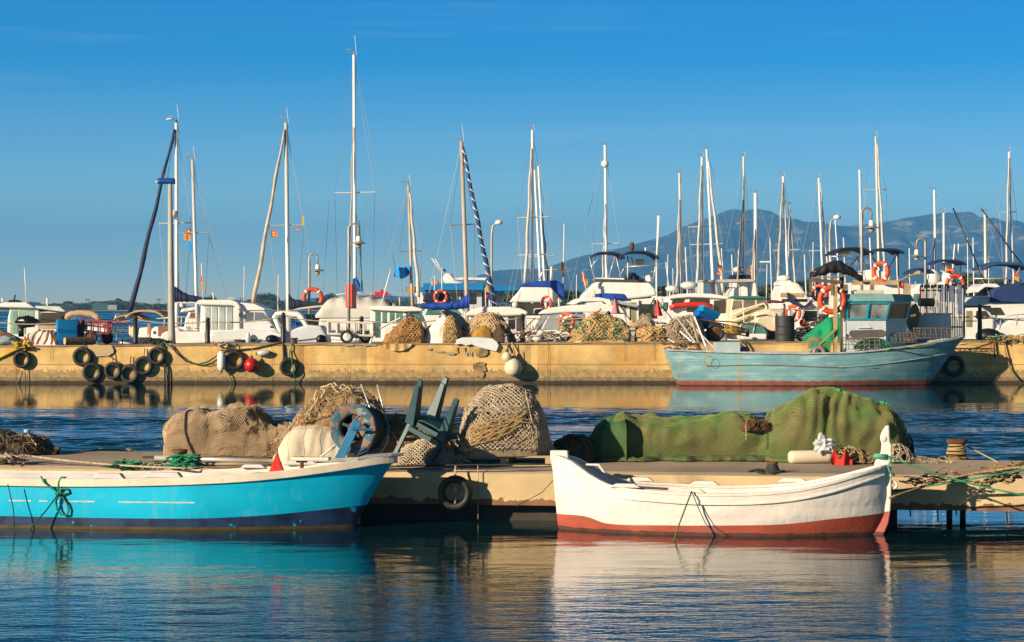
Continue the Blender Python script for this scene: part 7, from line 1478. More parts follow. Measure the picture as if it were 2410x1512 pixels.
mboat('pilothouse_boat', 'small white pilothouse boat with green tinted windows behind the rusty net pile', 'motorboat', 78.4, 862, 1010, 1.2, 2.2, [
    ('p', 'cabin', WHITE, [(870, 806), (872, 728), (950, 728), (958, 740), (962, 806)], -.9, .9, .05), ('p', 'front_cabin', WHITE, [(958, 734), (985, 730), (1000, 762), (1004, 790), (958, 800)], -.85, .85, .04), ('p', 'roof', WHITE, [(868, 730), (870, 723), (885, 720), (975, 722), (995, 728), (994, 733), (950, 734)], -1.05, 1.05, .05),
    ('p', WN_, GGLASS, quad(883, 735, 895, 795), -.915, .915, .004), ('p', WN_, GGLASS, quad(900, 735, 910, 760), -.915, .915, .004), ('p', WN_, GGLASS, quad(917, 734, 928, 760), -.915, .915, .004), ('p', WN_, GGLASS, quad(932, 732, 947, 762), -.915, .915, .004), ('p', 'windscreen', GGLASS, [(962, 736), (984, 734), (996, 756), (962, 758)], -.865, .865, .004),
    ('t', 'aerial', WHITE2, [(897, 720), (920, 633)], .02), ('t', 'light', CREAM, [(941, 720), (940, 700)], .02), ('b', 'horn', BLACK, 918, 718, -.3, .08), ('p', 'side_box', WHITE, [(903, 770), (925, 768), (928, 800), (903, 800)], -1.1, -.9, .02)])
# fuel station and the white yacht behind it
FB = mat('station_blue', (.0, .20, .52), .5, var=.12, vs=.5)
d = 165; c = P(1050, 722, d); c.z = 0; bld = thing('fuel_station', 'low harbour fuel station with a bright blue fascia and blue canopy', 'building', c)
def bx(nm, mt_, x0, y0, x1, y1, ya, yb, bv=0): return MB(c).prism([P(x, y, d+ya) for x, y in quad(x0, y0, x1, y1)], (0, yb-ya, 0)).build(nm, mt_, bld, bevel=bv)
bx('quay_platform', DECK, 940, 752, 1220, 802, -4, 12); bx('wall', mat('station_wall', (.55, .56, .58), .7, var=.1), 1000, 686, 1134, 752, 0, 6); bx('roof_fascia', FB, 996, 667, 1138, 683, -.9, 7); bx('lower_fascia', FB, 956, 676, 1002, 687, -.6, 5); bx('canopy', FB, 1140, 674, 1214, 685, -.8, 5)
for x in (1004, 1020, 1040, 1062, 1084, 1104): bx('window', DGLASS, x, 690, x+16, 716, -.05, .05)
bx('window_band', mat('pale_window', (.35, .42, .48), .2), 1000, 684, 1134, 688, -.08, 0); bx('canopy_wall', mat('lilac_wall', (.42, .42, .55), .7), 1136, 686, 1168, 725, 1, 4); bx('canopy_post', WHITE2, 1150, 685, 1153, 740, 0, .2); bx('canopy_post', WHITE2, 1206, 685, 1209, 740, 0, .2); bx('pump', RED, 1141, 694, 1148, 702, -.3, .2)
o1 = MB(c).lathe(P(1150, 680, d-.9), [(0, -.02), (.28, -.02), (.28, .02), (0, .02)], 14, (0, 1, 0)).build('round_sign', mat('yellow_disc', (.75, .35, .03), .5), bld)
o2 = MB(c).lathe(P(967, 682, d-.7), [(0, -.02), (.28, -.02), (.28, .02), (0, .02)], 14, (0, 1, 0)).build('round_sign', mat('yellow_disc', (.75, .35, .03), .5), bld)
mboat('motor_yacht', 'white flybridge top with radar dome rising behind the fuel station', 'motorboat', 185, 1020, 1165, 1.8, 3.5, [('p', 'superstructure', WHITE, [(1035, 700), (1045, 668), (1062, 658), (1090, 668), (1120, 700)], -1.4, 1.4), ('p', 'flybridge_roof', WHITE, [(1064, 657), (1085, 653), (1147, 654), (1142, 661), (1120, 660), (1080, 660)], -1.6, 1.6, .05), ('b', 'radar_dome', WHITE2, 1055, 656, 0, .45), ('p', 'radar_arch', WHITE, [(1042, 650), (1060, 647), (1070, 660), (1046, 662)], -.4, .4), ('t', 'rod', WHITE2, [(1043, 648), (1016, 608)], .04), ('t', 'rod', WHITE2, [(1046, 648), (1024, 610)], .04)])
r = thing('stern_flag', 'red and yellow flag above the blue fascia of the fuel station', 'flag', P(1020, 668, 160)); flag(r, r.location, 1018, 662, 160, 16, 7, ESP, seed=4); MB(r.location).tube([P(1018, 672, 160), P(1017, 657, 160)], .04, 4).build('staff', WHITE2, r)
r = thing('dark_flag', 'small dark blue flag flying on a thin rod above the fuel station', 'flag', P(1046, 640, 180)); flag(r, r.location, 1042, 631, 180, 9, 8, [BLUF, NAVY], seed=14); MB(r.location).tube([P(1041, 655, 180), P(1041, 629, 180)], .03, 4).build('staff', WHITE2, r)
mboat('motor_yacht', 'white boat under a navy canopy left of the blue boom cover', 'motorboat', 96, 970, 1120, 1.3, 2.8, [
    ('p', 'arch', WHITE, [(976, 716), (978, 690), (994, 688), (1004, 716)], -1, 1), ('p', 'canopy', NAVY, [(994, 712), (998, 692), (1012, 684), (1040, 684), (1056, 692), (1060, 712)], -1.2, 1.2, .08), ('p', 'cabin', WHITE, [(985, 770), (995, 730), (1010, 722), (1080, 722), (1105, 740), (1110, 770)], -1.1, 1.1, .05), ('p', WN_, GGLASS, [(1000, 742), (1006, 728), (1040, 728), (1040, 742)], -1.115, 1.115, .004), ('p', WN_, GGLASS, [(1044, 742), (1044, 728), (1076, 728), (1088, 742)], -1.115, 1.115, .004), ('t', 'aerial', WHITE2, [(1040, 712), (1040, 640)], .02)])
lifebuoy('orange lifebuoy on the navy canopy boat by the blue fuel station', P(1037, 699, 94.6), .25)
mboat('pilothouse_boat', 'white boat with a rounded roof behind the ochre and tan net pile', 'motorboat', 79.2, 1240, 1085, 1.2, 2.5, [
    ('p', 'roof', WHITE, [(1096, 744), (1100, 735), (1112, 728), (1140, 722), (1200, 722), (1225, 726), (1243, 734), (1240, 742), (1200, 744)], -1.15, 1.15, .06), ('p', 'cabin', mat('cool_gelcoat', (.66, .68, .70)), [(1100, 800), (1104, 744), (1238, 742), (1242, 800)], -1, 1, .04), ('p', WN_, DGLASS, quad(1196, 746, 1212, 775), -1.015, 1.015, .004), ('p', WN_, mat('brown_saloon', (.12, .07, .05), .3, var=.5), quad(1215, 746, 1234, 780), -1.015, 1.015, .004), ('p', 'roof_hatch', BLACK, quad(1133, 735, 1160, 739), -1.17, -1.0, .01), ('t', 'rail', STEEL, [(1200, 734, -1.1), (1204, 729, -1.1), (1226, 730, -1.1), (1228, 736, -1.1)], .02)])
mboat('motor_yacht', 'motor yacht with a royal blue canvas over its raised helm, centre', 'motorboat', 90, 1190, 1345, 1.4, 3.2, [
    ('p', 'superstructure', WHITE, [(1198, 712), (1206, 702), (1222, 684), (1228, 674), (1294, 674), (1310, 690), (1326, 712)], -1.3, 1.3, .07), ('p', 'canvas', ROYAL, [(1224, 676), (1228, 668), (1262, 662), (1312, 660), (1322, 668), (1331, 690), (1330, 704), (1312, 692), (1296, 677)], -1.35, 1.35, .06), ('p', 'saloon', DGLASS, [(1200, 742), (1206, 714), (1280, 714), (1290, 745)], -1.2, 1.2, .02), ('p', 'deck_side', WHITE, [(1190, 780), (1196, 744), (1330, 742), (1340, 780)], -1.4, 1.4, .06), ('b', 'dome', WHITE2, 1212, 718, -1.4, .12), ('t', 'rail', STEEL, [(1256, 738, -1.3), (1258, 728, -1.3), (1275, 726, -1.3), (1290, 735, -1.3)], .03), ('t', 'canopy_frame', STEEL, [(1265, 668), (1276, 642), (1282, 636), (1300, 635), (1326, 636)], .03), ('t', 'light_pole', WHITE2, [(1297, 662), (1298, 628)], .05), ('t', 'aerial', WHITE2, [(1325, 712, -.8), (1328, 527, -.8)], .025)])
r = thing('signal_flags', 'orange and red flags on the tall white aerial right of the royal blue canvas', 'flag', P(1326, 640, 88.9)); flag(r, r.location, 1321, 616, 88.9, 7, 22, [YELF, REDF, YELF], True, 3); flag(r, r.location, 1324, 640, 88.9, 5, 12, ESP, True, 7)
r = lifebuoy('orange lifebuoy hanging by the dark opening of the royal blue canvas yacht', P(1286, 714, 88.2), .24, (.7, .7, 0))
mboat('cabin_cruiser', 'low white cruiser with wide curved windows behind the ochre and green net pile', 'motorboat', 78.8, 1520, 1246, 1.15, 2.7, [
    ('p', 'roof', WHITE, [(1266, 740), (1278, 731), (1300, 724), (1340, 719), (1400, 716), (1436, 716), (1462, 724), (1478, 738), (1400, 736), (1330, 736), (1290, 740)], -1.2, 1.2, .05), ('p', 'roof_arch', WHITE, [(1335, 716), (1352, 705), (1372, 701), (1410, 700), (1436, 705), (1442, 718), (1428, 716), (1420, 710), (1370, 710), (1350, 718)], -1.0, 1.0, .03),
    ('p', 'cabin', WHITE, [(1240, 800), (1256, 776), (1280, 742), (1470, 738), (1490, 800)], -1.1, 1.1, .04), ('p', WN_, mat('sky_glass', (.20, .26, .30), .1, col2=(.40, .42, .42), vs=1.4), [(1256, 776), (1276, 742), (1290, 741), (1270, 777)], -1.115, 1.115, .004), ('p', WN_, mat('sky_glass', (.20, .26, .30)), [(1276, 777), (1294, 741), (1322, 740), (1316, 776)], -1.115, 1.115, .004), ('p', WN_, mat('sky_glass', (.20, .26, .30)), [(1344, 774), (1350, 740), (1376, 740), (1376, 770)], -1.115, 1.115, .004), ('p', WN_, mat('pink_saloon', (.34, .22, .20), .3, var=.4), [(1388, 766), (1390, 740), (1426, 740), (1430, 766)], -1.115, 1.115, .004),
    ('t', 'light', CREAM, [(1316, 722), (1315, 703)], .04), ('t', 'light', CREAM, [(1399, 701), (1398, 686)], .04)])
lifebuoy('orange lifebuoy leaning in the window of the low curved window cruiser', P(1334, 757, 77.4), .26, (.5, .85, .1))
r, o = mboat('flybridge_yacht', 'big flybridge motor yacht under a navy sunshade on a steel frame', 'motorboat', 86, 1350, 1580, 1.6, 3.4, [
    ('p', 'superstructure', WHITE, [(1363, 712), (1372, 694), (1390, 676), (1402, 664), (1530, 666), (1542, 680), (1546, 696), (1520, 700), (1480, 704)], -1.5, 1.5, .07), ('p', 'flybridge_screen', mat('smoked_screen', (.06, .055, .05), .2, var=.3), [(1398, 666), (1406, 656), (1500, 658), (1512, 668)], -1.35, 1.35, .03), ('p', 'coaming_trim', WHITE, [(1400, 657), (1404, 654), (1470, 655), (1470, 659)], -1.4, 1.4, .02),
    ('p', 'sunroof_canvas', ROYAL, [(1393, 706), (1396, 693), (1420, 690), (1470, 692), (1478, 706)], -1.55, -.2, .05), ('p', 'lower_cabin', WHITE, [(1375, 780), (1380, 712), (1560, 700), (1572, 780)], -1.4, 1.4, .05), ('p', 'beige_curtain', mat('khaki_curtain', (.30, .27, .14), .8, var=.3, stain=((.18, .16, .08), 8, .1, .5, .6, .8)), quad(1440, 712, 1500, 770), -1.46, -1.38, .01), ('p', 'door_post', WHITE, quad(1444, 716, 1450, 770), -1.5, -1.44, .005), ('p', 'door_post', WHITE, quad(1475, 712, 1482, 770), -1.5, -1.44, .005), ('p', 'door_post', WHITE, quad(1499, 706, 1503, 770), -1.5, -1.44, .005), ('p', 'awning_edge', mat('grey_awning', (.40, .42, .45), .8), [(1440, 712), (1450, 706), (1500, 718), (1500, 724)], -1.9, -1.4, .01),
    ('p', 'cabin_opening', DGLASS, quad(1506, 716, 1546, 750), -1.42, -1.38, .004), ('c', 'sunshade', mat('navy_shade', (.012, .03, .11), .8, var=.3), 1385, 1468, 593, 14, 1.3, 4), ('c', 'sunshade', mat('navy_shade', (.012, .03, .11)), 1452, 1547, 591, 17, 1.3, 4)]+
    [('t', 'shade_frame', STEEL, p_, .022) for p_ in ([(1387, 606, -1.2), (1400, 662, -1.2)], [(1410, 605, -1.2), (1392, 628, -1.2)], [(1447, 606, -1.2), (1432, 655, -1.2)], [(1450, 606, -1.2), (1462, 655, -1.2)], [(1545, 608, -1.2), (1535, 672, -1.2)], [(1486, 606, 1.2), (1500, 660, 1.2)], [(1478, 628, -1), (1545, 625, -1)], [(1458, 650, -1), (1470, 630, -1), (1480, 624, -1)], [(1545, 612, 1), (1525, 680, 1)], [(1536, 640, -1), (1524, 640, 1)], [(1534, 655, -1), (1522, 655, 1)])]+
    [('p', 'radar', mat('radar_cream', (.60, .55, .45), .4), [(1494, 616), (1498, 611), (1516, 611), (1519, 616), (1514, 624), (1498, 624)], -.5, .1, .05), ('p', 'helm_cover', NAVY, [(1466, 662), (1476, 645), (1490, 641), (1506, 652), (1517, 668)], -.7, .5, .05), ('p', 'helm_seat', WHITE, [(1512, 664), (1514, 652), (1530, 646), (1534, 664)], -.5, .5, .04), ('t', 'aerial', WHITE2, [(1546, 612, -.8), (1552, 508, -.8)], .022), ('t', 'light_stub', WHITE2, [(1520, 600), (1519, 583)], .03), ('t', 'pole', WHITE2, [(1477, 660, -1), (1478, 602, -1)], .025)])
MB(P(1487, 590, 86)).blob(P(1487, 582, 86), (.10, .09, .16), 2, .08).blob(P(1487, 575, 86), (.085, .08, .07), 3, .05).lathe(P(1484.5, 572, 86), [(.02, 0), (0, .06)], 6).lathe(P(1489.5, 572, 86), [(.02, 0), (0, .06)], 6).build('owl_decoy', mat('owl_brown', (.10, .08, .06), .9, var=.6, vs=20), smooth=True).location = P(1487, 590, 86)
tag(bpy.data.objects['owl_decoy'], 'small brown plastic owl perched on the navy sunshade of the flybridge yacht', 'decoy')
r = thing('signal_flags', 'red and yellow flags on a leaning staff left of the flybridge yacht', 'flag', P(1374, 670, 84)); MB(r.location).tube([P(1383, 700, 84), P(1371, 640, 84)], .018, 5).build('staff', WHITE2, r); flag(r, r.location, 1369, 642, 84, 8, 20, ESP, True, 2); flag(r, r.location, 1374, 656, 84, 9, 16, CATF, True, 5)
mboat('cabin_cruiser', 'white cruiser with a long red roll lashed along its side windows', 'motorboat', 82, 1565, 1735, 1.4, 2.8, [
    ('p', 'cabin', WHITE, [(1566, 790), (1574, 700), (1716, 696), (1728, 790)], -1.2, 1.2, .05), ('p', 'roof', WHITE, [(1573, 705), (1578, 697), (1600, 692), (1640, 690), (1676, 692), (1720, 699), (1728, 705), (1676, 702), (1620, 700)], -1.35, 1.35, .04), ('p', WN_, DGLASS, [(1580, 716), (1584, 704), (1612, 704), (1608, 716)], -1.215, 1.215, .004), ('p', WN_, DGLASS, [(1616, 735), (1624, 703), (1670, 703), (1670, 735)], -1.215, 1.215, .004), ('p', WN_, mat('brown_saloon2', (.05, .035, .03), .15, var=.5), [(1680, 738), (1680, 708), (1708, 706), (1712, 738)], -1.215, 1.215, .004), ('p', WN_, GGLASS, [(1558, 728), (1562, 712), (1572, 712), (1570, 728)], -1.215, 1.215, .004),
    ('t', 'red_roll', RED, [(1576, 726, -1.35), (1590, 720, -1.35), (1620, 717, -1.35), (1655, 717, -1.35), (1676, 722, -1.35)], .10), ('p', 'side_panel', mat('cool_gelcoat', (.66, .68, .70)), [(1676, 770), (1676, 738), (1724, 738), (1728, 770)], -1.24, -1.2, .01), ('b', 'radar_dome', WHITE2, 1622, 672, 0, (.32, .3, .14)), ('t', 'radar_post', WOOD, [(1626, 680), (1627, 692)], .06), ('b', 'radar_dome', WHITE2, 1582, 680, .5, (.25, .25, .12))])
mboat('hardtop_boat', 'white boat with a flat hardtop on slanted legs, behind the red roll cruiser', 'motorboat', 95, 1640, 1800, 1.4, 2.8, [
    ('p', 'hardtop', mat('hardtop_grey', (.50, .48, .42), .5), [(1650, 664), (1652, 659), (1765, 657), (1778, 659), (1776, 664), (1700, 666)], -1.3, 1.3, .03), ('p', 'hardtop_leg', WHITE, [(1682, 662), (1690, 662), (1697, 700), (1688, 700)], -1.2, 1.2, .02), ('p', 'hardtop_leg', WHITE, [(1772, 660), (1778, 660), (1782, 700), (1774, 700)], -1.2, 1.2, .02), ('p', 'hardtop_leg', WHITE, [(1652, 664), (1656, 664), (1656, 700), (1652, 700)], -1.2, 1.2, .02), ('p', 'cabin', WHITE, [(1645, 760), (1650, 700), (1790, 698), (1800, 760)], -1.2, 1.2, .06), ('p', WN_, DGLASS, quad(1660, 704, 1780, 712), -1.215, 1.215, .004)])
mboat('motor_yacht', 'distant white yacht with a round wheelhouse and navy dodger behind the hardtop boat', 'motorboat', 125, 1700, 1830, 1.8, 3.2, [
    ('p', 'superstructure', WHITE, [(1715, 720), (1718, 690), (1728, 678), (1750, 674), (1772, 680), (1790, 700), (1800, 720)], -1.5, 1.5, .08), ('p', 'dodger', NAVY, [(1722, 656), (1726, 647), (1765, 647), (1770, 657)], -1.2, 1.2, .05), ('b', 'radar_dome', WHITE2, 1740, 636, 0, (.4, .4, .2)), ('p', 'bridge', WHITE, [(1724, 676), (1726, 657), (1766, 657), (1768, 676)], -1.1, 1.1, .05), ('c', 'navy_dodger', NAVY, 1746, 1800, 686, 10, 1.4, 4)])
mboat('cabin_cruiser', 'cream cruiser with a green roof edge and four brown framed windows', 'motorboat', 80, 1718, 1832, 1.3, 2.5, [
    ('p', 'roof', mat('green_roof_edge', (.03, .20, .12), .6), [(1724, 701), (1735, 697), (1780, 697), (1804, 700), (1804, 703), (1724, 703)], -1.15, 1.15, .01), ('p', 'cabin', CREAM, [(1716, 790), (1722, 703), (1805, 703), (1818, 760), (1826, 790)], -1.05, 1.05, .05), ('p', WN_, mat('cabin_glass', (.06, .07, .08), .12, col2=(.22, .18, .13), vs=2), [(1722, 730), (1726, 708), (1744, 708), (1746, 724)], -1.065, 1.065, .004), ('p', WN_, mat('cabin_glass', (.06, .07, .08)), quad(1750, 706, 1776, 724), -1.065, 1.065, .004), ('p', WN_, mat('cabin_glass', (.06, .07, .08)), [(1780, 706), (1800, 706), (1806, 722), (1782, 722)], -1.065, 1.065, .004),
    ('t', 'guard_rail', CREAM, [(1724, 742, -1.2), (1760, 726, -1.2), (1798, 714, -1.2), (1804, 722, -1.2), (1802, 760, -1.2)], .045), ('t', 'guard_rail', CREAM, [(1724, 756, -1.2), (1765, 742, -1.2), (1802, 736, -1.2)], .045), ('t', 'guard_rail', CREAM, [(1728, 770, -1.2), (1770, 758, -1.2), (1802, 754, -1.2)], .03), ('t', 'guard_rail', CREAM, [(1750, 730, -1.2), (1752, 765, -1.2)], .035)])
mboat('dinghy', 'small white dinghy with a tinted wraparound windscreen before the cream hulled boat', 'motorboat', 78, 1808, 1728, 1.15, 1.8, [
    ('p', 'windscreen', GGLASS, [(1738, 782), (1742, 766), (1760, 760), (1785, 762), (1802, 775), (1810, 790), (1745, 790)], -.7, .7, .04), ('p', 'seat', WHITE, quad(1745, 786, 1805, 800), -.8, .8, .05), ('t', 'screen_frame', STEEL, [(1740, 784, -.72), (1744, 765, -.72), (1762, 759, -.72), (1786, 761, -.72), (1804, 774, -.72)], .02), ('t', 'screen_frame', STEEL, [(1770, 796, -.72), (1778, 760, -.72)], .02)])
mboat('fishing_boat', 'cream hulled open boat with a rust red cockpit, left of the black barrel', 'motorboat', 79.5, 1780, 1872, 1.3, 2.3, [
    ('p', 'bow', CREAM, [(1776, 790), (1778, 735), (1812, 728), (1846, 734), (1842, 760), (1830, 790)], -1.0, 1.0, .1), ('p', 'red_side', mat('rust_red_paint', (.30, .05, .02), .6, var=.3), [(1794, 800), (1796, 780), (1832, 778), (1832, 800)], -1.1, 1.0, .02), ('t', 'rail', WHITE2, [(1770, 742, -1.1), (1800, 738, -1.1), (1832, 746, -1.1), (1844, 780, -1.1)], .025), ('t', 'rail', WHITE2, [(1820, 735, -1.1), (1826, 782, -1.1)], .02), ('p', 'red_canopy', mat('maroon', (.18, .012, .02), .7), [(1805, 712), (1812, 706), (1845, 709), (1848, 714)], -.9, .9, .03)])
lifebuoy('small orange lifebuoy beyond the black barrel', P(1866, 738, 88), .28, (.4, .9, 0)); lifebuoy('small orange lifebuoy left of the furled black awning', P(1929, 690, 92), .30, (.4, .9, 0))
mboat('motor_yacht', 'white yacht with a navy cloth slung like a hammock beside its mast', 'motorboat', 92, 1820, 1960, 1.4, 3.0, [
    ('p', 'superstructure', WHITE, [(1832, 730), (1834, 690), (1842, 668), (1860, 662), (1880, 668), (1896, 690), (1910, 712), (1930, 730)], -1.4, 1.4, .08), ('p', 'bridge', WHITE, [(1832, 672), (1836, 662), (1862, 660), (1866, 672)], -1.0, 1.0, .05), ('p', 'tan_band', TAN, quad(1836, 690, 1892, 700), -1.42, 1.42, .01), ('p', 'slung_cloth', NAVY, [(1853, 688), (1858, 690), (1866, 704), (1880, 716), (1895, 720), (1908, 708), (1912, 704), (1912, 716), (1896, 725), (1876, 723), (1860, 712), (1854, 704)], -1.6, -1.45, .01), ('b', 'radar_dome', WHITE2, 1846, 656, 0, (.3, .3, .14)), ('p', WN_, DGLASS, quad(1840, 704, 1900, 711), -1.415, 1.415, .004), ('t', 'rail', STEEL, [(1910, 712), (1935, 700), (1960, 705)], .02)])
r, o = mboat('flybridge_yacht', 'white flybridge yacht with a black and a navy sunshade behind the grey blue wheelhouse', 'motorboat', 88, 1960, 2190, 1.7, 3.6, [
    ('p', 'superstructure', WHITE, [(1975, 720), (1980, 668), (2020, 664), (2110, 664), (2128, 674), (2150, 700), (2165, 728), (2166, 760), (1975, 760)], -1.5, 1.5, .1), ('p', 'tan_beam', WOODL, quad(2008, 660, 2112, 665), -1.52, -1.4, .01), ('p', WN_, GGLASS, quad(1992, 694, 2060, 704), -1.515, 1.515, .004), ('p', 'helm_seat', WHITE, [(2034, 660), (2036, 636), (2060, 634), (2095, 642), (2096, 660)], -.9, .9, .06),
    ('c', 'sunshade', mat('black_shade', (.008, .010, .022), .8, var=.4), 1951, 2044, 583, 15, 1.3, 4), ('c', 'sunshade', mat('navy_shade', (.012, .03, .11)), 2040, 2116, 585, 10, 1.3, 4), ('p', 'radar', WHITE2, [(1976, 594), (1980, 589), (1998, 589), (2003, 594), (1998, 601), (1980, 601)], -.3, .3, .05)]+
    [('t', 'shade_frame', m_, p_, .024) for m_, p_ in ((STEEL, [(1956, 604, -1), (2025, 603, -1)]), (STEEL, [(1955, 605, -1), (1958, 640, -1)]), (BLACK, [(2018, 603, -1), (2030, 660, -1)]), (BLACK, [(2020, 605, -1), (1988, 640, -1)]), (BLACK, [(2114, 594, -1), (2114, 650, -1)]), (BLACK, [(2112, 598, -1), (2085, 640, -1)]), (BLACK, [(2044, 594, -1), (2072, 632, -1)]), (STEEL, [(2025, 604, 1), (2050, 640, 1)]))]+[('t', 'aerial', WHITE2, [(2053, 690, -1.2), (2047, 560, -1.2)], .03)])
lifebuoy('orange lifebuoy on the upper deck of the yacht behind the grey blue wheelhouse', P(2073, 640, 86.2), .34, (.75, .65, 0))
mboat('motor_yacht', 'white yacht with green windows and a red stripe, left of the tube rack', 'motorboat', 98, 2120, 2240, 1.5, 3.0, [
    ('p', 'superstructure', WHITE, [(2138, 760), (2140, 705), (2150, 680), (2165, 668), (2200, 668), (2225, 700), (2235, 760)], -1.3, 1.3, .08), ('p', WN_, GGLASS, quad(2150, 692, 2166, 712), -1.315, 1.315, .004), ('p', 'red_stripe', ORANGE, quad(2167, 678, 2172, 714), -1.33, -1.3, .004), ('c', 'sunshade', mat('navy_shade', (.012, .03, .11)), 2134, 2190, 631, 12, 1.0, 3), ('t', 'shade_pole', BLACK, [(2137, 640), (2140, 680)], .02), ('t', 'shade_pole', BLACK, [(2188, 640), (2180, 676)], .02)])
mboat('motor_yacht', 'white yacht with a navy sunshade and radar mast right of the tube rack lamp', 'motorboat', 106, 2170, 2300, 1.6, 3.2, [
    ('p', 'superstructure', WHITE, [(2185, 760), (2188, 700), (2196, 672), (2230, 660), (2262, 672), (2280, 720), (2290, 760)], -1.4, 1.4, .08), ('c', 'sunshade', mat('navy_shade', (.012, .03, .11)), 2184, 2264, 611, 11, 1.2, 3), ('t', 'shade_pole', STEEL, [(2187, 622), (2190, 672)], .025), ('t', 'shade_pole', STEEL, [(2262, 622), (2256, 668)], .025), ('p', 'radar_arch', WHITE, [(2218, 640), (2222, 618), (2238, 618), (2244, 640)], -.3, .3, .05), ('b', 'helm_seat', WHITE2, 2196, 652, 0, (.3, .3, .35)), ('b', 'helm_seat', WHITE2, 2232, 655, 0, (.35, .3, .3))])
r = thing('stern_flag', 'red and yellow flag in front of the radar mast by the tube rack', 'flag', P(2235, 640, 103)); flag(r, r.location, 2227, 630, 103, 18, 10, ESP, seed=9); MB(r.location).tube([P(2226, 650, 103), P(2227, 626, 103)], .02, 4).build('staff', WHITE2, r)
lifebuoy('orange lifebuoy rising behind the tube rack caps', P(2248, 668, 101), .36)
mboat('motor_yacht', 'large white sport yacht with a navy sunshade at the right frame edge', 'motorboat', 92, 2500, 2262, 1.5, 3.4, [
    ('p', 'superstructure', WHITE, [(2268, 760), (2275, 745), (2290, 722), (2312, 700), (2345, 696), (2420, 690), (2480, 700), (2480, 760)], -1.5, 1.5, .08), ('p', 'navy_tarpaulin', mat('navy_tarp', (.012, .04, .15), .75, var=.4, vs=1, bump=.7, bs=3), [(2330, 712), (2338, 682), (2352, 676), (2400, 667), (2470, 664), (2490, 716)], -1.7, 1.5, .06), ('p', WN_, DGLASS, [(2300, 738), (2316, 722), (2352, 720), (2366, 742), (2312, 742)], -1.515, 1.515, .004), ('c', 'sunshade', mat('blue_shade', (.02, .07, .20), .8, var=.3), 2301, 2412, 617, 13, 1.2, 7), ('t', 'shade_pole', STEEL, [(2304, 630, -1), (2330, 700, -1)], .025), ('t', 'shade_pole', STEEL, [(2404, 625, -1), (2380, 668, -1)], .025), ('t', 'shade_pole', STEEL, [(2290, 656, -1), (2396, 656, -1)], .03),
    ('t', 'fishing_rod', BLACK, [(2243, 490, -1), (2290, 600, -1), (2328, 690, -1)], .03), ('t', 'fishing_rod', BLACK, [(2310, 492, -1), (2380, 590, -1), (2440, 665, -1)], .03), ('p', 'deck_rail', STEEL, [(2270, 700), (2272, 697), (2330, 696), (2330, 700)], -1.5, -1.4, .01), ('p', 'arch', WHITE, [(2300, 690), (2306, 676), (2318, 668), (2345, 668), (2362, 680), (2350, 678), (2320, 676)], -1.2, 1.2, .03)])
r = thing('stern_flag', 'small orange flag below the navy sunshade at the right frame edge', 'flag', P(2388, 650, 90)); flag(r, r.location, 2386, 643, 90, 11, 16, [ORANGE, YELF], seed=11); MB(r.location).tube([P(2385, 662, 90), P(2386, 640, 90)], .02, 4).build('staff', WHITE2, r)
mboat('cabin_cruiser', 'white cruiser bow with rails and a dark side window at the right edge', 'motorboat', 80, 2262, 2460, 1.35, 2.8, [
    ('p', 'cabin', WHITE, [(2266, 800), (2268, 726), (2310, 724), (2330, 735), (2350, 762), (2380, 790), (2380, 800)], -1.1, 1.1, .06), ('p', WN_, DGLASS, [(2296, 748), (2298, 732), (2320, 732), (2334, 750), (2300, 752)], -1.115, 1.115, .004), ('p', 'olive_window', mat('olive_blind', (.25, .24, .12), .6), quad(2274, 732, 2288, 770), -1.115, -1.09, .004), ('p', 'foredeck', WHITE, [(2340, 775), (2380, 752), (2470, 748), (2470, 800), (2340, 800)], -1.2, 1.2, .08), ('t', 'bow_rail', STEEL, [(2340, 750, -1.2), (2400, 740, -1.2), (2470, 742, -1.2)], .02), ('t', 'bow_rail', STEEL, [(2352, 775, -1.2), (2356, 748, -1.2)], .018), ('t', 'bow_rail', STEEL, [(2392, 765, -1.2), (2395, 741, -1.2)], .018), ('b', 'black_fender', BLACK, 2326, 792, -1.4, (.45, .3, .28))])
# a further row of small white boats filling the basin on the right and centre, each with its own cabin
rn = random.Random(11)
fill = [(560, 118), (640, 104), (1010, 112), (1160, 108), (1345, 118), (1560, 112), (1600, 98), (1700, 106), (1790, 100), (1815, 116), (1900, 104), (1935, 118), (1965, 98), (2140, 112), (2290, 104), (2300, 130), (2340, 120), (2400, 132), (2250, 138), (2190, 128), (1850, 136), (1740, 140), (1660, 138), (1580, 134)]
wh = ['behind the four panel cruiser', 'behind the speedboat arch', 'beyond the navy canopy boat', 'beyond the rounded roof boat', 'beyond the curved window cruiser', 'right of the flybridge yacht', 'behind the leaning poles', 'beyond the red roll cruiser', 'behind the cream cruiser', 'above the dinghy windscreen', 'behind the orange ball buoy', 'behind the gantry', 'behind the gantry lifebuoy', 'above the white chest', 'right of the tube rack', 'far behind the black frame', 'behind the crossed fishing rods', 'far at the right edge', 'far behind the tube rack', 'far behind the lamp', 'far behind the barrel', 'far beyond the hardtop', 'far beyond the raked masts', 'far beyond the tan load']
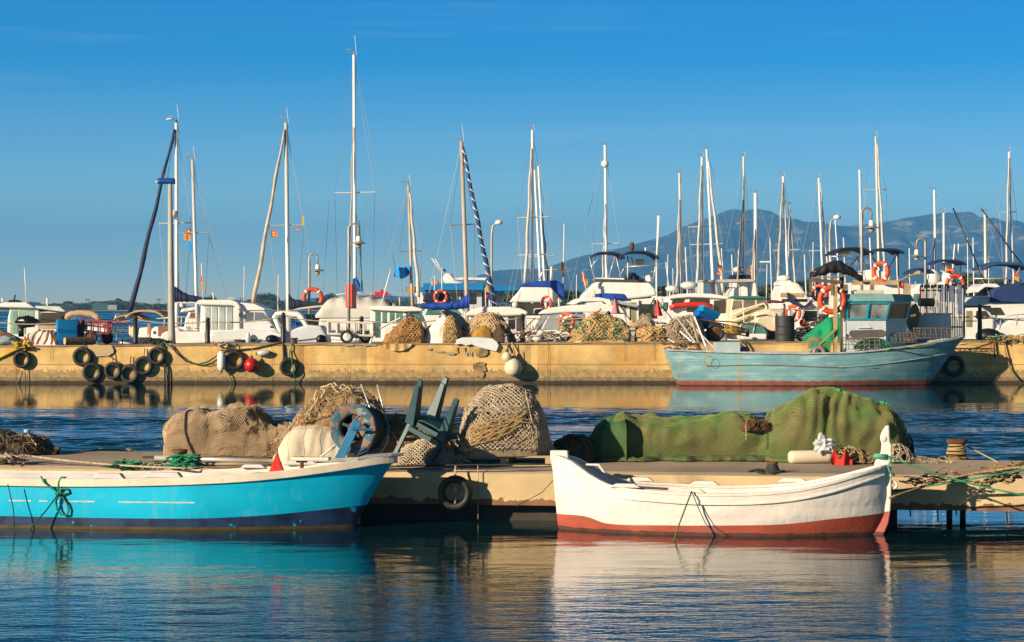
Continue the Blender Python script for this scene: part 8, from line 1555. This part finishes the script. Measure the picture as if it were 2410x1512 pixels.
for k, (x, d) in enumerate(fill):
    w_ = rn.uniform(50, 85); q = F/d; zz = rn.uniform(1.9, 2.7) if x > 1500 else 1.7; yt = 722+(H-zz)*q; yd = 722+(H-1.2)*q; s_ = 1 if rn.random() < .5 else -1; X_ = lambda t: x+s_*w_*t
    mboat('far_motorboat', f'distant white motorboat {wh[k]}', 'motorboat', d, x-s_*w_*1.0, x+s_*w_*1.0, 1.25, 2.4, [
        ('p', 'cabin', WHITE if k % 3 else CREAM, [(X_(-.5), yd+6), (X_(-.45), yt), (X_(.1), yt), (X_(.45), yd-2), (X_(.5), yd+6)], -.9, .9, .08), ('p', WN_, DGLASS, [(X_(-.38), yt+.30*(yd-yt)), (X_(-.38), yt+.62*(yd-yt)), (X_(.22), yt+.62*(yd-yt)), (X_(.08), yt+.30*(yd-yt))], -.915, .915, .004),
        ('t', 'rail', STEEL, [(X_(.3), yd), (X_(.4), yd-.5*q), (X_(.9), yd-.6*q), (X_(.95), yd)], .02), ('t', 'aerial', WHITE2, [(X_(-.2), yt), (X_(-.23), yt-rn.uniform(1, 3)*q)], .02)]+([('c', 'sunshade', [NAVY, ROYAL, TAN][k % 3], X_(-.95), X_(-.3), yt-.1*q, 8, .9, 3)] if k % 2 else []), group='distant white motorboats')
# far tall street lamps
def tall_lamp(lab, x, yt, d):
    o = P(x, yt, d); o.z = 1.2 if d > 300 else 0; r = thing('tall_street_lamp', lab, 'street lamp', o, 0, 'tall street lamps beyond the marina'); h = PZ(yt, d)-o.z; k = d/100
    MB().tube([(0, 0, 0), (0, 0, h*.9), (.05*k, 0, h*.97), (.25*k, 0, h)], .055*k, 8).build('pole', GALV, r); MB().lathe((.32*k, 0, h+.02*k), [(0, -.12*k), (.17*k, -.08*k), (.16*k, .03*k), (0, .12*k)], 12).build('lamp_head', WHITE2, r, smooth=True)
tall_lamp('slender street lamp beyond the marina, right of the spiral sail', 1157, 524, 110); tall_lamp('slender street lamp beyond the marina, left of the black sunshade', 1953, 512, 112)
# ---------------------------------------------------------------- trees on the far shore
LEAF = mat('far_foliage', (.055, .085, .028), .9, var=.5, vs=.4, col2=(.025, .045, .018)); LEAF2 = mat('far_foliage_warm', (.10, .12, .035), .9, var=.5, vs=.4, col2=(.04, .055, .02)); BARK = mat('far_bark', (.10, .075, .055), .95, var=.3)
def crown_mesh(w_, h, z0, n, leaf, seed, mt_, flat=.35, pine=False):
    rn = random.Random(seed); m = MB(); lobes = [(Vector((rn.uniform(-.34, .34)*w_, rn.uniform(-.25, .25)*w_, z0+h*(rn.uniform(.35, .8) if not pine else rn.uniform(.45, .8)))), rn.uniform(.20, .36)*w_) for _ in range(7)]
    for i in range(n):
        c_, r_ = lobes[rn.randrange(7)]; d_ = Vector((rn.gauss(0, 1), rn.gauss(0, 1), rn.gauss(0, 1))).normalized(); p = c_+Vector((d_.x*r_, d_.y*r_, d_.z*r_*(h/w_)*.62))*rn.uniform(.55, 1.08)
        if p.z < z0+.04*h: p.z = z0+.04*h+rn.random()*.1*h
        a_ = Vector((rn.gauss(0, 1), rn.gauss(0, 1), rn.gauss(0, .7))).normalized()*leaf*rn.uniform(.6, 1.4); b_ = a_.cross(Vector((rn.gauss(0, 1), rn.gauss(0, 1), rn.gauss(0, 1)))).normalized()*leaf*rn.uniform(.4, 1)
        m.add([p-a_, p+b_, p+a_, p-b_], [(0, 1, 2, 3)])
    return m
def tree_proto(w_, h, z0, n, leaf, seed, mt_, nm='shore_tree'):
    r = thing(nm, 'tree', 'tree'); crown_mesh(w_, h, z0, n, leaf, seed, mt_).build('crown', mt_, r)
    m = MB(); m.tube([(0, 0, -.3), (.05*w_, 0, z0), (0, 0, z0+h*.6)], [.05*w_, .04*w_, .015*w_], 7); m.tube([(.04*w_, 0, z0*.8), (.25*w_, 0, z0+h*.5)], [.025*w_, .01*w_], 5); m.tube([(.04*w_, 0, z0*.9), (-.22*w_, .1*w_, z0+h*.5)], [.025*w_, .01*w_], 5); m.build('trunk', BARK, r); return r
protos = [tree_proto(6, 4.6, .8, 900, .32, 1, LEAF), tree_proto(5, 6.5, 1.2, 900, .30, 2, LEAF), tree_proto(8, 5.0, 1.0, 1100, .36, 3, LEAF2), tree_proto(4, 3.0, .3, 600, .26, 4, LEAF2)]
used = [False]*4
def place_tree(x, ybase, ytop, d, k, lab, grp, wk=1.0, zb=None):
    zb = PZ(ybase, d) if zb is None else zb; h0 = [5.4, 7.7, 6.0, 3.3][k]; s_ = (PZ(ytop, d)-zb)/h0
    if not used[k]: used[k] = True; o = protos[k]; o.location = (PX(x, d), d, zb); o.rotation_euler = (0, 0, rnd.uniform(0, 6)); o.scale = (s_*wk, s_*wk, s_); o['label'] = lab
    else: o = copy_tree(protos[k], None, (PX(x, d), d, zb), rnd.uniform(0, 6), lab, (s_*wk, s_*wk, s_))
    o['group'] = grp
shore = [(20, 716, 'above the green curtained cabin'), (33, 704, 'above the green curtained cabin, taller'), (70, 712, 'left of its aerial'), (82, 710, 'behind the dark windscreen'), (124, 714, 'right of the white stub'), (135, 713, 'above the striped cushions'), (155, 708, 'rounded, above the blue crates'), (163, 712, 'above the blue crates'), (175, 714, 'right above the crates'), (188, 716, 'above the red cart left end'), (200, 712, 'above the red cart'), (212, 714, 'above the cart middle'), (225, 708, 'narrow, above the cart'), (240, 714, 'over the cart rail'), (258, 710, 'left of the tallest shore tree'), (279, 699, 'tallest dark tree on the left shore'), (268, 706, 'dark, against the tallest'), (292, 708, 'right of the tallest'), (302, 711, 'by the navy foresail foot'), (322, 715, 'right of the navy foresail foot'), (338, 716, 'beyond the tan sunshade'), (352, 715, 'beyond the ochre sunshade'), (368, 714, 'left of the grey pole'), (386, 716, 'beside the grey pole'), (396, 712, 'touching the grey pole'), (430, 716, 'under the navy boom cover'), (496, 692, 'round crown over the four panel cruiser roof'), (508, 703, 'beside the round crown'), (575, 714, 'low, above the cruiser roof'), (590, 716, 'left of the tan foresail foot'), (614, 686, 'big dark pine crown left of the pair'), (632, 684, 'big dark pine crown, middle'), (646, 690, 'big dark pine crown at the right'), (604, 700, 'half hidden by the tan foresail'), (660, 708, 'low shrubby tree right of the pines'), (705, 714, 'below the bottle green cover'), (770, 690, 'dark crown above the ivory tarpaulin left end'), (780, 685, 'dark crown above the ivory tarpaulin'), (760, 700, 'behind the orange lifebuoy lamp'), (716, 712, 'beyond the lamp'), (945, 712, 'left of the tan mast'), (1172, 672, 'round crown above the blue canopy')]
for k, (x, yt, tx) in enumerate(shore): place_tree(x, 729, yt, 1060+rnd.uniform(0, 60), (1 if yt < 700 else rnd.choice([0, 2, 3])), f'far shore tree {tx}', 'trees on the far shore', 1.25 if yt > 700 else 1.1)
# low scrub along the far shore: nobody could count it
m = MB((0, 1045, 1)); rn = random.Random(8)
for i in range(15000):
    X_ = rn.uniform(-250, 40); h = 1.0+4.2*max(0, noise.noise(Vector((X_*.03, 3, 0)))+.35)+1.2*noise.noise(Vector((X_*.2, 1, 0))); p = Vector((X_, 1040+rn.uniform(0, 22), 1.1+rn.random()*max(.4, h))); a_ = Vector((rn.gauss(0, 1), rn.gauss(0, 1), rn.gauss(0, .7))).normalized()*.55; b_ = a_.cross(Vector((rn.gauss(0, 1), rn.gauss(0, 1), 1))).normalized()*.45
    m.add([p-a_, p+b_, p+a_, p-b_], [(0, 1, 2, 3)])
o = m.build('scrub', LEAF2); o.location = (0, 1045, 1); tag(o, kind='stuff')
m = MB((80, 420, 1)); 
for i in range(26000):
    X_ = rn.uniform(18, 120); yy = 360+rn.uniform(0, 40); h = 3.2+4.5*noise.noise(Vector((X_*.05, 5, 0)))+1.6*noise.noise(Vector((X_*.25, 2, 0))); p = Vector((X_, yy, .9+rn.random()**.7*max(.6, h))); a_ = Vector((rn.gauss(0, 1), rn.gauss(0, 1), rn.gauss(0, .7))).normalized()*.32; b_ = a_.cross(Vector((rn.gauss(0, 1), rn.gauss(0, 1), 1))).normalized()*.26
    m.add([p-a_, p+b_, p+a_, p-b_], [(0, 1, 2, 3)])
o = m.build('wood', LEAF); o.location = (80, 420, 1); tag(o, kind='stuff')
near = [(1212, 690, 682, 'left of the royal blue canvas'), (1345, 694, 680, 'between canvas yacht and flybridge'), (1360, 694, 678, 'beside the red and yellow flags'), (1552, 692, 670, 'yellowish, right of the flybridge frame'), (1540, 692, 674, 'at the foot of the flybridge frame'), (1720, 690, 668, 'under the hardtop'), (1745, 690, 670, 'under the hardtop, right part'), (1925, 690, 656, 'left of the furled black awning'), (1945, 690, 660, 'behind the furled black awning'), (1815, 692, 664, 'above the maroon canopy'), (2135, 690, 660, 'right of the navy shade'), (2290, 690, 650, 'large, left of the crossed rods'), (2300, 690, 640, 'tall, behind the crossed rods'), (2330, 690, 652, 'right of the crossed rods'), (2350, 690, 656, 'above the navy tarpaulin'), (2400, 690, 660, 'at the right frame edge')]
for k, (x, yb, yt, tx) in enumerate(near): place_tree(x, yb, yt, 372+rnd.uniform(0, 20), [2, 0, 1][k % 3], f'bushy green tree {tx}', 'trees beyond the marina', 1.2, zb=1.0)
# farm shed and power poles on the far shore
c = P(235, 729, 1035); c.z = 1.0; r = thing('farm_shed', 'small green and white shed among the far shore trees', 'building', c); MB().prism([(-3.5, 0, 0), (-3.5, 0, 2.6), (0, 0, 3.3), (3.5, 0, 2.6), (3.5, 0, 0)], (0, 8, 0)).build('wall', mat('shed_green', (.03, .12, .08), .8), r); MB().box((5.6, 3, 1.1), (4, 6, 2.2)).build('annex', mat('shed_grey', (.35, .38, .40), .8), r)
for k, (x, yt) in enumerate(((204, 703), (209, 703), (372, 703), (376, 703), (566, 700), (572, 702), (676, 700), (150, 714))):
    c = P(x, 729, 1100); c.z = 1.2; h = PZ(yt, 1100)-1.2; r = thing('power_pole', 'thin wooden power pole on the far shore skyline', 'power pole', c, 0, 'power poles on the far shore'); MB().tube([(0, 0, 0), (0, 0, h)], .16, 5).build('pole', BARK, r); MB().bar((-1.2, 0, h-.5), (1.2, 0, h-.5), .18).build('cross_arm', BARK, r)
